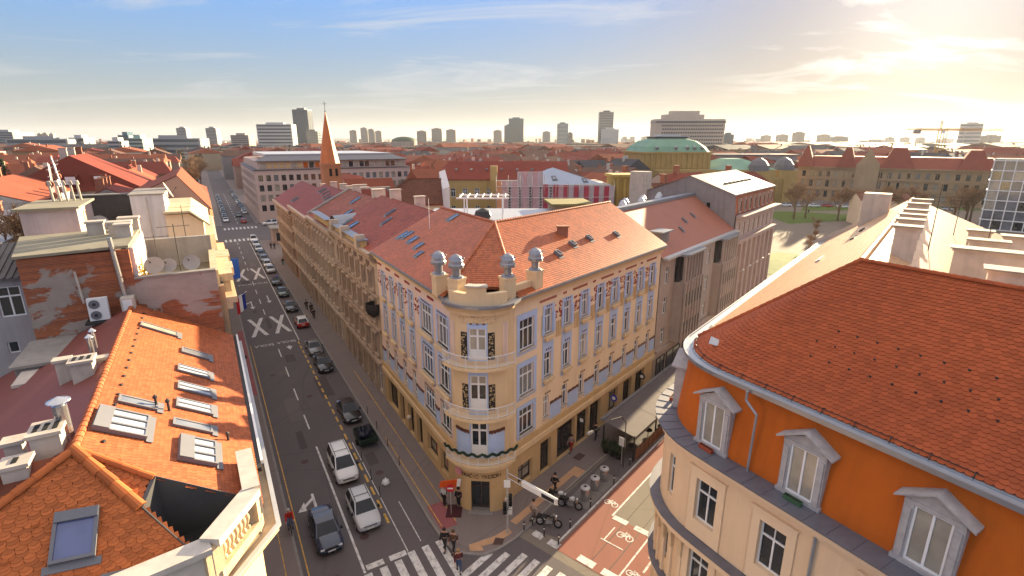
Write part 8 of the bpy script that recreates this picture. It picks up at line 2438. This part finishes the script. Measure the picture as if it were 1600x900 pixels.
# ------------------------------------------------------------------ people
SKIN = mat('skin', (0.50, 0.29, 0.20), .6, .05, 5)
def skin_mesh(name, verts, edges, radii, mtl, parent, root=0):
    me = bpy.data.meshes.new(name); me.from_pydata(verts, edges, []); me.materials.append(mtl)
    o = link(name, me, parent)
    o.modifiers.new('skin', 'SKIN'); sv = me.skin_vertices[0].data
    for i, r in enumerate(radii):
        sv[i].radius = (r, r) if not isinstance(r, tuple) else r
    sv[root].use_root = True
    s = o.modifiers.new('sub', 'SUBSURF'); s.levels = 1; s.render_levels = 1
    return o
def person(x, y, az, label, top, legs, hair=(0.03, 0.02, 0.015), h=1.75, stride=.25, arms='walk', group=None, z=0.0, sit=False, hat=None):
    th = thing('person', label, 'person', (0, 0, 0), group=group)
    k = h / 1.75
    tm = mat('cloth_%02d%02d%02d' % tuple(int(c * 99) for c in top), top, .85, .15, 3); lm = mat('cloth_%02d%02d%02d' % tuple(int(c * 99) for c in legs), legs, .85, .15, 3); hm_ = mat('hair_%02d' % int(hair[0] * 99), hair, .8, .1, 5)
    st = stride
    V, E, Rr = [], [], []
    def a(p, r, par=None):
        V.append(tuple(q * k for q in p)); Rr.append(r * k)
        if par is not None: E.append((par, len(V) - 1))
        return len(V) - 1
    pel = a((0, 0, .95), .13); ch = a((0.02, 0, 1.22), .13, pel); nk0 = a((0.02, 0, 1.42), .11, ch); nk = a((.03, 0, 1.50), .055, nk0); hd0 = a((.04, 0, 1.58), .08, nk); hd = a((.05, 0, 1.69), .085, hd0)
    nose = a((.145, 0, 1.62), .016, hd0)
    for sy in (-1, 1):
        if sit:
            hip = a((0, sy * .09, .92), .095, pel); kn = a((.42, sy * .14, .86), .065, hip); an = a((.30, sy * .14, .42), .045, kn); toe = a((.50, sy * .14, .38), .035, an)
        else:
            hip = a((0, sy * .09, .90), .095, pel); kn = a((sy * st * .5 + .05, sy * .09, .50), .065, hip); an = a((sy * st, sy * .09, .09), .045, kn); toe = a((sy * st + .17, sy * .10, .04), .035, an)
        sh = a((.02, sy * .19, 1.40), .065, nk0)
        if arms == 'bars': el = a((.28, sy * .24, 1.18), .045, sh); wr = a((.52, sy * .26, 1.08), .032, el); hx = (.60, sy * .26, 1.07)
        else: el = a((-sy * st * .35 - .03, sy * .25, 1.12), .045, sh); wr = a((-sy * st * .8 + .08, sy * .25, .90), .032, el); hx = (-sy * st * .85 + .10, sy * .25, .82)
        pm_ = a(hx, .034, wr)
        for i in range(4):
            f1 = a((hx[0] + .02 + .012 * i, hx[1] + sy * (.02 - .013 * i), hx[2] - .055), .010, pm_); a((hx[0] + .035 + .008 * i, hx[1] + sy * (.01 - .012 * i), hx[2] - .10 + .008 * abs(i - 1)), .009, f1)
        f1 = a((hx[0] + .045, hx[1] - sy * .02, hx[2] - .02), .011, pm_); a((hx[0] + .07, hx[1] - sy * .025, hx[2] - .05), .009, f1)
    skin_mesh('body', V, E, Rr, SKIN, th)
    # clothes follow the same bones, a little wider
    def part(name, keep, mtl, grow):
        V2, E2, R2 = [], [], []; mp = {}
        for (i, j) in E:
            if i in keep and j in keep:
                for q in (i, j):
                    if q not in mp: mp[q] = len(V2); V2.append(V[q]); R2.append(Rr[q] + grow)
                E2.append((mp[i], mp[j]))
        skin_mesh(name, V2, E2, R2, mtl, th)
    base = 7
    per = (len(V) - base) // 2
    up, lo = {pel, ch, nk0}, {pel}
    for q in (base, base + per):
        lo |= {q, q + 1, q + 2}; up |= {q + 4, q + 5, q + 6}
    part('jacket', up, tm, .035); part('trousers', lo, lm, .018)
    sh_ = MB()
    for q in (base, base + per):
        p0, p1 = Vector(V[q + 2]), Vector(V[q + 3]); sh_ = MB(); sh_.box(p0.x - .07, p1.x + .07, p0.y - .05, p0.y + .05, p1.z - .05, p1.z + .05); sh_.build('shoe', m_trim, th)
    mb = MB(); c = Vector(V[hd]); mb.lathe(c.x - .015, c.y, [(.115 * k, c.z - .06 * k), (.125 * k, c.z + .01 * k), (.11 * k, c.z + .07 * k), (.06 * k, c.z + .115 * k), (.01, c.z + .125 * k)], 10); hh = mb.build('hair' if not hat else 'hat', hat or hm_, th, smooth=True)
    th.location = (x, y, z); th.rotation_euler = (0, 0, math.pi / 2 - rad(az))
    return th
PG = 'people walking in the streets'
blk, jean, drk = (0.015, 0.015, 0.018), (0.05, 0.08, 0.16), (0.03, 0.03, 0.035)
person(-4.75, 30.55, 190, 'person in dark coat waiting at the kerb by the zebra crossing', blk, drk, group=PG, z=.13)
person(-4.1, 30.35, 200, 'person in brown jacket standing next to the dark coat at the zebra crossing', (0.10, 0.05, 0.03), drk, hair=(0.12, 0.06, 0.02), group=PG, z=.13)
person(-3.6, 28.75, 170, 'fair-haired person in dark red coat and jeans stepping onto the zebra crossing', (0.10, 0.02, 0.025), jean, hair=(0.35, 0.2, 0.08), group=PG)
person(3.5, 36.8, 40, 'person in black walking along the tan guide strip', blk, blk, group=PG, z=.13)
person(1.6, 33.55, 60, 'person in beige jacket walking past the parked motorcycles', (0.42, 0.32, 0.25), (0.2, 0.15, 0.12), group=PG, z=.13)
person(-5.4, 35.2, 40, 'person in white and black beside the orange banner', (0.55, 0.55, 0.55), blk, group=PG, z=.13, stride=.05)
person(-4.2, 35.0, 200, 'person in black standing behind the no entry sign', blk, blk, group=PG, z=.13, stride=.05)
person(5.5, 42.6, 215, 'person with red skirt outside the shop windows', (0.30, 0.22, 0.20), (0.28, 0.03, 0.03), group=PG, z=.13)
person(8.1, 44.7, 40, 'person in long dark coat walking between shops and awning', blk, drk, group=PG, z=.13)
for i, (s, t, az, lab, tc) in enumerate(((91, 12.2, -30, 'person in black on the pavement past the parked black saloon', blk), (88.8, 12.6, 150, 'person in dark grey beside the ornate house doorway', drk), (128.6, 13.2, 150, 'person in teal trousers far along the ornate row', (0.05, 0.05, 0.06)), (150.4, 13.0, 150, 'left of two dark figures near the far crossing', blk), (150.2, 13.8, 150, 'right of two dark figures near the far crossing', blk), (70.5, 1.3, 150, 'person in black on the narrow pavement by the flag', blk), (85.5, 12.4, -30, 'person following the couple beside the ornate row', drk))):
    p = FL(s, t); person(p.x, p.y, az, lab, tc, (0.05, 0.2, 0.22) if 'teal' in lab else drk, group=PG, z=.13)
for i, (x, y) in enumerate(((150, 214), (152.5, 213.5), (118, 208))):
    person(x, y, 100 * i, ['one of two tiny figures crossing the museum lawn path', 'companion of the tiny figure on the museum path', 'lone tiny figure by the theatre lawn'][i], blk, drk, group=PG)
# cyclist
cyp = FL(36.2, 2.02)
bike = thing('bicycle', 'dark city bicycle ridden by the person in red', 'bicycle', (0, 0, 0))
for xx in (-.52, .52):
    mb = MB(); pts = [(xx + .34 * math.cos(t), 0, .35 + .34 * math.sin(t)) for t in [2 * math.pi * i / 18 for i in range(19)]]; mb.path(pts, .022, 5); mb.build('wheel', m_tyre, bike)
mb = MB(); mb.path([(-.52, 0, .35), (-.15, 0, .85), (.36, 0, .88), (.0, 0, .32), (-.15, 0, .85)], .022, 6); mb.path([(-.52, 0, .35), (0, 0, .32)], .018, 5); mb.path([(.52, 0, .35), (.34, 0, .98)], .02, 6); mb.build('frame', m_iron, bike)
mb = MB(); mb.path([(.44, -.26, 1.04), (.36, 0, 1.0), (.44, .26, 1.04)], .016, 5); mb.build('handlebar', m_iron, bike); mb = MB(); mb.box(-.28, -.02, -.07, .07, .87, .93); mb.build('saddle', m_trim, bike)
bike.location = (cyp.x, cyp.y, .13); bike.rotation_euler = (0, 0, math.pi / 2 - (FL.az + math.pi))
pb = person(cyp.x - FL.u.x * .0, cyp.y, math.degrees(FL.az) + 180, 'cyclist in red jacket and pale cap riding on the pavement', (0.40, 0.03, 0.02), (0.10, 0.14, 0.22), sit=True, arms='bars', z=.15, hat=mat('pale_cap', (0.5, 0.45, 0.42), .8), stride=.1)
pb.location.x += FL.u.x * .18; pb.location.y += FL.u.y * .18
# ------------------------------------------------------------------ motorcycles
def motorcycle(x, y, az, label, tank):
    th = thing('motorcycle', label, 'motorcycle', (0, 0, 0), group='motorcycles by the junction'); tk = paint('tank_%02d%02d' % (int(tank[0] * 99), int(tank[2] * 99)), tank)
    for xx in (-.68, .70):
        mb = MB(); pts = [(xx + .28 * math.cos(t), 0, .33 + .28 * math.sin(t)) for t in [2 * math.pi * i / 16 for i in range(17)]]; mb.path(pts, .065, 6); w_ = mb.build('wheel', m_tyre, th); mb = MB(); mb.tube((xx, -.03, .33), (xx, .03, .33), .2, n=12); mb.build('rim', m_rim, w_)
    mb = MB(); mb.path([(-.68, 0, .33), (-.2, 0, .42), (.3, 0, .45), (.42, 0, .85), (-.25, 0, .72), (-.2, 0, .42)], .045, 6); mb.build('frame', m_iron, th)
    mb = MB(); mb.loft([[(x_, r * math.cos(t) * .75, .82 + z_ + r * math.sin(t)) for t in [2 * math.pi * i / 8 for i in range(8)]] for x_, r, z_ in ((-.1, .08, 0), (.05, .17, .04), (.28, .19, .06), (.42, .10, .04))]); mb.build('tank', tk, th, smooth=True)
    mb = MB(); mb.loft([[(x_, w * sy, z_ + q) for sy, q in ((-1, 0), (1, 0), (1, .09), (-1, .09))] for x_, w, z_ in ((-.85, .09, .82), (-.5, .14, .76), (-.08, .12, .78))]); mb.build('seat', m_trim, th)
    mb = MB(); mb.box(-.18, .28, -.17, .17, .30, .62); mb.build('engine', m_rim, th); mb = MB(); mb.tube((.1, .17, .3), (-.75, .2, .38), .055, .07, 8); mb.build('exhaust', m_steel, th)
    for sy in (-.09, .09):
        mb = MB(); mb.tube((.70, sy, .33), (.46, sy, .98), .03, n=6); mb.build('fork', m_steel, th)
    mb = MB(); mb.path([(.32, -.36, 1.08), (.44, -.1, 1.02), (.44, .1, 1.02), (.32, .36, 1.08)], .018, 5); mb.build('handlebar', m_iron, th); mb = MB(); mb.tube((.5, 0, .92), (.6, 0, .9), .09, n=10); mb.build('headlight', m_lampglass, th)
    mb = MB(); mb.box(-.92, -.6, -.09, .09, .62, .68); mb.build('mudguard', m_trim, th); mb = MB(); mb.tube((.0, .15, .3), (-.08, .35, .02), .018, n=5); mb.build('stand', m_iron, th)
    th.location = (x, y, .02); th.rotation_euler = (rad(-8), 0, math.pi / 2 - rad(az)); return th
motorcycle(2.75, 32.9, 105, 'black motorcycle nearer the zebra with round headlamp', (0.02, 0.02, 0.02)); motorcycle(4.55, 34.9, 110, 'motorcycle with silver tank further from the zebra', (0.45, 0.46, 0.48)); motorcycle(3.7, 35.6, 120, 'white scooter-like motorcycle half hidden by the signal arm', (0.6, 0.6, 0.6))
# ------------------------------------------------------------------ street furniture
for i, (s, t) in enumerate(((31.5, -18.4), (33.1, -18.45), (34.7, -18.5))):
    p = FR(s, t); th = thing('waste_bin', ['steel waste inlet column nearest the motorcycles', 'middle steel waste inlet column of three', 'steel waste inlet column nearest the awning'][i], 'bin', (p.x, p.y, 0), group='steel waste columns')
    mb = MB(); mb.lathe(p.x, p.y, [(.36, .02), (.36, .95), (.40, .98), (.40, 1.08)], 18); mb.build('column', m_steel, th); mb = MB(); mb.lathe(p.x, p.y, [(.40, 1.08), (.38, 1.16), (.12, 1.22), (.12, 1.2)], 18); mb.build('lid', m_zinc_l, th); mb = MB(); mb.tube((p.x, p.y, 1.2), (p.x, p.y, 1.235), .12, n=12); mb.build('opening', m_dark, th)
bl = [(1.55, 33.0), (2.35, 31.9), (3.35, 31.1), (4.35, 32.7), (6.2, 35.0), (8.6, 37.9), (0.9, 32.4)] + [tuple(FR(s, -17.75).xy) for s in (38, 41)]
for i, (x, y) in enumerate(bl):
    th = thing('bollard', ['bollard by the beige walker', 'bollard beside the black motorcycle wheel', 'bollard at the red lane corner', 'bollard between motorcycles and cycle lane', 'bollard in front of the waste columns', 'bollard past the waste columns', 'short bollard on the kerb by the signal pole', 'bollard below the street lamp', 'bollard at the awning corner'][i], 'bollard', (x, y, 0), group='black bollards'); mb = MB(); mb.lathe(x, y, [(.06, .0), (.055, .78), (.07, .8), (.07, .86), (.03, .92)], 8); mb.build('post', m_iron, th); mb = MB(); mb.lathe(x, y, [(.058, .62), (.058, .72)], 8); mb.build('white_ring', m_whitepaint, th)
for i, (s, t) in enumerate(((43.4, 11.6), (40.0, 11.6), (47, 11.6), (36.8, 8.9), (39.4, 8.9), (42.4, 8.9), (50.5, 11.6))):
    p = FL(s, t); th = thing('kerb_post', ['thin kerb post opposite the poster windows', 'thin kerb post near the white plastic bag', 'thin kerb post level with the trailer', 'lane post by the silver car bonnet', 'lane post by the silver car tail', 'lane post beside the white van', 'thin kerb post level with the black estate car'][i], 'post', (p.x, p.y, 0), group='thin kerb posts'); mb = MB(); mb.lathe(p.x, p.y, [(.10, 0), (.10, .06), (.035, .08), (.03, 1.0), (.01, 1.05)], 7); mb.build('pole', m_iron, th); mb = MB(); mb.lathe(p.x, p.y, [(.14, .0), (.14, .04)], 8); mb.build('base', m_conc, th)
# traffic signal pole with name board arm
sg = thing('signal_pole', 'traffic signal pole with long angled lit name board arm at the corner', 'traffic signal', (-.33, 32.04, 0))
mb = MB(); mb.tube((-.33, 32.04, .1), (-.33, 32.04, 5.6), .075, .06, 10); mb.build('pole', m_zinc_l, sg)
A = Vector((-.28, 32.0, 5.1)); B = Vector((3.05, 29.3, 4.95))
d_ = (B - A).normalized(); mb = MB(); mb.path([A + UP * .2, B + UP * .2], .03, 6); mb.path([A - UP * .22, B - UP * .22], .03, 6); mb.build('arm', m_zinc_l, sg)
mb = MB(); p = A + d_ * 1.3; e = B - d_ * .1; n = Vector((-d_.y, d_.x, 0)) * .12; mb.loft([[tuple(q + n + UP * .2), tuple(q - n + UP * .2), tuple(q - n - UP * .2), tuple(q + n - UP * .2)] for q in (p, e)]); mb.build('board', m_whitepaint, sg)
mb = MB(); n = n * 1.02; p2 = A + d_ * 3.0; mb.loft([[tuple(q + n + UP * .16), tuple(q - n + UP * .16), tuple(q - n - UP * .16), tuple(q + n - UP * .16)] for q in (p2, B - d_ * .25)]); mb.build('dark_panel', m_trim, sg)
for z0, dx_ in ((2.6, .22), (1.9, -.2)):
    mb = MB(); mb.box(-.33 + dx_ - .13, -.33 + dx_ + .13, 31.9, 32.2, z0, z0 + .85); hd_ = mb.build('signal_head', m_trim, sg)
    for k in range(3):
        mb = MB(); mb.tube((-.33 + dx_, 31.9, z0 + .16 + .27 * k), (-.33 + dx_, 31.78, z0 + .16 + .27 * k), .10, n=10, caps=False); mb.build('visor', m_trim, hd_)
mb = MB(); mb.box(-.58, -.12, 31.85, 31.95, 4.2, 4.75); mb.build('sign_plate', m_whitepaint, sg)
for k in range(14):
    mb = MB(); t = 2.2 * k; r_ = .3; mb.tube((-.3, 32.0, 2.2 + .06 * k), (-.3 + r_ * math.cos(t), 32.0 + r_ * math.sin(t), 2.25 + .06 * k), .03, .008, 4); mb.build('spike', m_iron, sg)
cbx = thing('signal_cabinet', 'pale signal cabinet against the corner house by the door', 'cabinet', (-.2, 34.0, .13)); mb = MB(); mb.box(-.55, .05, 33.95, 34.35, .13, 1.5); mb.build('casing', m_plaster_ch, cbx); mb = MB(); mb.box(-.5, 0, 33.93, 33.95, .25, 1.4); mb.build('door', m_whitepaint, cbx)
# no entry sign, orange banner
ne = thing('no_entry_sign', 'red no entry sign on a thin post by the corner house', 'road sign', (-4.7, 34.1, .13)); mb = MB(); mb.tube((-4.7, 34.1, .1), (-4.7, 34.1, 2.7), .03, n=6); mb.build('post', m_zinc_l, ne)
mb = MB(); mb.tube((-4.7, 34.07, 2.5), (-4.7, 34.03, 2.5), .33, n=20); mb.build('disc', mat('sign_red', (0.50, 0.02, 0.025), .4), ne); mb = MB(); mb.box(-4.92, -4.48, 34.015, 34.03, 2.44, 2.56); mb.build('bar', m_whitepaint, ne)
ob = thing('orange_banner', 'orange promotional flag banner leaning at the corner house', 'banner', (-5.0, 35.0, .13)); mb = MB(); mb.tube((-5.3, 35.0, .13), (-5.0, 34.9, 2.6), .03, n=6); mb.build('pole', m_iron, ob); mb = MB(); mb.loft([[(-5.7, 34.9, 1.95), (-5.65, 34.86, 1.95), (-5.5, 34.8, 2.55), (-5.55, 34.84, 2.55)], [(-4.35, 34.6, 2.25), (-4.3, 34.56, 2.25), (-4.2, 34.5, 2.95), (-4.25, 34.54, 2.95)]]); mb.build('cloth', mat('banner_orange', (0.70, 0.10, 0.015), .6, .15, 3), ob); mb = MB(); mb.loft([[(-4.33, 34.6, 2.27), (-4.3, 34.57, 2.27), (-4.2, 34.5, 2.97), (-4.23, 34.53, 2.97)], [(-4.02, 34.5, 2.35), (-3.99, 34.47, 2.35), (-3.9, 34.42, 3.05), (-3.93, 34.45, 3.05)]]); mb.build('white_end', m_whitepaint, ob)
mat_ = MB(); mat_.box(-5.1, -3.9, 33.7, 35.2, .135, .15); tag(mat_.build('floor_mat', mat('dark_red_mat', (0.06, 0.015, 0.02), .9)), 'dark red mat below the orange banner', 'mat')
# street lamp on the side street
sl = thing('street_lamp', 'curved arm street lamp over the side street by the awning', 'street lamp', tuple(FR(37.2, -18.0)))
pts = [tuple(FR(37.2, -18.0, .1)), tuple(FR(37.2, -18.0, 4.6)), tuple(FR(36.6, -18.15, 5.3)), tuple(FR(35.2, -18.4, 5.55)), tuple(FR(33.9, -18.6, 5.45)), tuple(FR(33.0, -18.75, 5.4))]
mb = MB(); mb.path(pts, .045, 7); mb.build('pole', m_iron, sl); q = FR(32.7, -18.8, 5.38); mb = MB(); mb.loft([[(q.x + x_ - .0, q.y + y_, q.z + z_) for x_, y_, z_ in ((-.38, -.12, -.06), (.1, .26, -.06), (.24, .12, -.06), (-.24, -.26, -.06))], [(q.x + x_, q.y + y_, q.z + z_) for x_, y_, z_ in ((-.34, -.1, .1), (.1, .24, .1), (.2, .1, .1), (-.22, -.22, .1))]]); mb.build('lamp_head', m_zinc_l, sl)
sp2 = thing('parking_sign', 'grey square parking sign on a post before the awning', 'road sign', tuple(FR(37.6, -18.4))); mb = MB(FR); mb.tube((37.6, -18.4, .1), (37.6, -18.4, 2.6), .03, n=6); mb.build('post', m_zinc_l, sp2); mb = MB(FR); mb.box(37.52, 37.56, -18.72, -18.1, 1.9, 2.75); mb.build('plate', m_plate, sp2)
# cafe awning and terrace
aw_ = thing('cafe_awning', 'dark grey cafe awning roof over a fenced terrace', 'awning', tuple(FR(44, -19)))
m_awn = mat('awning_canvas', (0.135, 0.115, 0.115), .8, .15, .8, stain=.2)
for i in range(4):
    a0, a1 = 38.6 + i * 4.6, 38.6 + (i + 1) * 4.6 - .05
    mb = MB(FR); mb.face([(a0, -21.0, 3.0), (a1, -21.0, 3.0), (a1, -17.7, 2.55), (a0, -17.7, 2.55)]); mb.face([(a0, -21.0, 2.96), (a1, -21.0, 2.96), (a1, -17.7, 2.5), (a0, -17.7, 2.5)]); mb.face([(a0, -17.7, 2.55), (a1, -17.7, 2.55), (a1, -17.66, 2.3), (a0, -17.66, 2.3)]); mb.build('canvas', m_awn, aw_)
mb = MB(FR); mb.box(38.6, 57, -21.3, -21.0, 2.98, 3.12); mb.build('awning_case', m_zinc, aw_)
for a in (38.7, 43.2, 47.8, 52.4, 57):
    for b in (-17.8, -20.9):
        mb = MB(FR); mb.box(a - .06, a + .06, b - .06, b + .06, .02, 2.6); mb.build('post', m_iron, aw_)
tf2 = thing('terrace_fence', 'wooden panel fence of the cafe terrace along the cycle lane', 'fence', tuple(FR(44, -17.6)))
for i in range(20):
    mb = MB(FR); mb.box(38.8 + i * .9, 39.62 + i * .9, -17.68, -17.62, .1, 1.25); mb.build('panel', mat('brown_panel', (0.16, 0.075, 0.045), .7, .25, 2), tf2); 
    mb = MB(FR); mb.box(39.63 + i * .9, 39.69 + i * .9, -17.69, -17.6, .05, 1.3); mb.build('post', m_iron, tf2)
for i, (a, b) in enumerate(((38.2, -19.0), (38.2, -20.3), (38.3, -19.7))):
    th = thing('potted_shrub', ['dark potted shrub at the outer awning corner', 'tall potted shrub at the inner awning corner', 'potted shrub between the other two at the awning'][i], 'plant', tuple(FR(a, b)), group='potted shrubs by the awning'); p = FR(a, b); mb = MB(); mb.lathe(p.x, p.y, [(.2, .02), (.28, .5)], 10); mb.build('pot', m_trim, th); leaf_clump(th, p + UP * 1.0, .5, 220, .10, mat('dark_leaf', (0.02, 0.04, 0.015), .8, .4, 5), flat=1.2)
for i in range(5):
    th = thing('cafe_table', ['cafe table nearest the awning entrance', 'second cafe table from the entrance under the awning', 'middle cafe table under the awning', 'fourth cafe table under the awning', 'innermost cafe table under the awning'][i], 'table', tuple(FR(40 + i * 3.4, -18.6)), group='cafe tables'); q = FR(40 + i * 3.4, -18.6); mb = MB(); mb.lathe(q.x, q.y, [(.4, .72), (.4, .75)], 12); mb.build('top', m_trim, th); mb = MB(); mb.tube((q.x, q.y, .02), (q.x, q.y, .72), .04, n=6); mb.build('leg', m_iron, th)
# hanging signs on the side street
for i, (a, z, mm, lab) in enumerate(((43.0, 3.2, mat('blue_sign', (0.03, 0.04, 0.35), .4), 'blue hanging shop sign on the corner house'), (49.2, 3.3, m_trim, 'round black and white hanging sign further along'), (37.0, 3.4, m_trim, 'dark hanging pub sign over the shop entrance'))):
    th = thing('hanging_sign', lab, 'sign', tuple(FR(a, -22.6, z))); mb = MB(FR); mb.tube((a, -23.0, z + .3), (a, -22.1, z + .3), .02, n=5); mb.build('bracket', m_iron, th)
    mb = MB(FR); mb.tube((a - .04, -22.3, z - .1), (a + .04, -22.3, z - .1), .36, n=16); mb.build('disc', mm, th); mb = MB(FR); mb.tube((a - .05, -22.3, z - .1), (a - .045, -22.3, z - .1), .2, n=12); mb.build('emblem', m_whitepaint, th)
# flag on the narrow pavement side, blue banner, bus style sign
fg = thing('flag', 'red white and blue flag hanging from the house front over the narrow pavement', 'flag', tuple(FL(52.5, .4, 8))); mb = MB(FL); mb.tube((52.5, .3, 13.4), (52.3, 2.0, 14.6), .03, n=5); mb.build('pole', m_whitepaint, fg)
for i, mm in enumerate((mat('flag_red', (.5, .02, .03), .7), m_whitepaint, mat('flag_blue', (.02, .04, .25), .7))):
    mb = MB(FL); t0 = 1.0 + .28 * i; mb.loft([[(52.4 + .04 * math.sin(z * 3 + i), t0, 14.0 + .2 * i - z), (52.4 + .04 * math.sin(z * 3 + i + 1), t0 + .27, 14.15 + .2 * i - z)] for z in np.linspace(0, 1.6, 6)], close=False, caps=False); mb.build('stripe', mm, fg)
bb = thing('blue_banner', 'blue vertical banner on the firewall house front', 'banner', tuple(FL(55, 1, 14))); mb = MB(FL); mb.box(56, 56.08, .9, 1.8, 15.0, 17.0); mb.build('cloth', mat('banner_blue', (.03, .12, .5), .6), bb); mb = MB(FL); mb.tube((56.04, .5, 17.05), (56.04, 1.9, 17.05), .025, n=5); mb.build('bracket', m_iron, bb)
# round lamp globe on the left facade
gl = thing('globe_lamp', 'pale globe wall lamp on the ochre ground floor of the corner house', 'lamp', tuple(FL(43.2, 13.9, 2.6))); mb = MB(); p = FL(43.2, 13.75); mb.lathe(p.x, p.y, [(.05, 2.45), (.17, 2.55), (.22, 2.7), (.17, 2.85), (.05, 2.95)], 12); mb.build('globe', mat('globe_pale', (.62, .5, .42), .3), gl, smooth=True); mb = MB(FL); mb.tube((43.2, 14.3, 2.7), (43.2, 13.75, 2.4), .03, n=5); mb.build('arm', m_iron, gl)
kio = thing('news_kiosk', 'flat-roofed kiosk on the little place before the far crossing', 'kiosk', tuple(FL(160, 17))); mb = MB(FL); mb.box(157, 163, 14.5, 22, .1, 4.2); mb.build('wall', m_mauve, kio); mb = MB(FL); mb.box(156.5, 163.5, 14, 22.5, 4.2, 4.6); mb.build('flat_roof', m_conc, kio); mb = MB(FL); mb.box(156.95, 157.05, 15.3, 20.5, 1.0, 3.2); mb.build('counter_window', m_glass, kio)
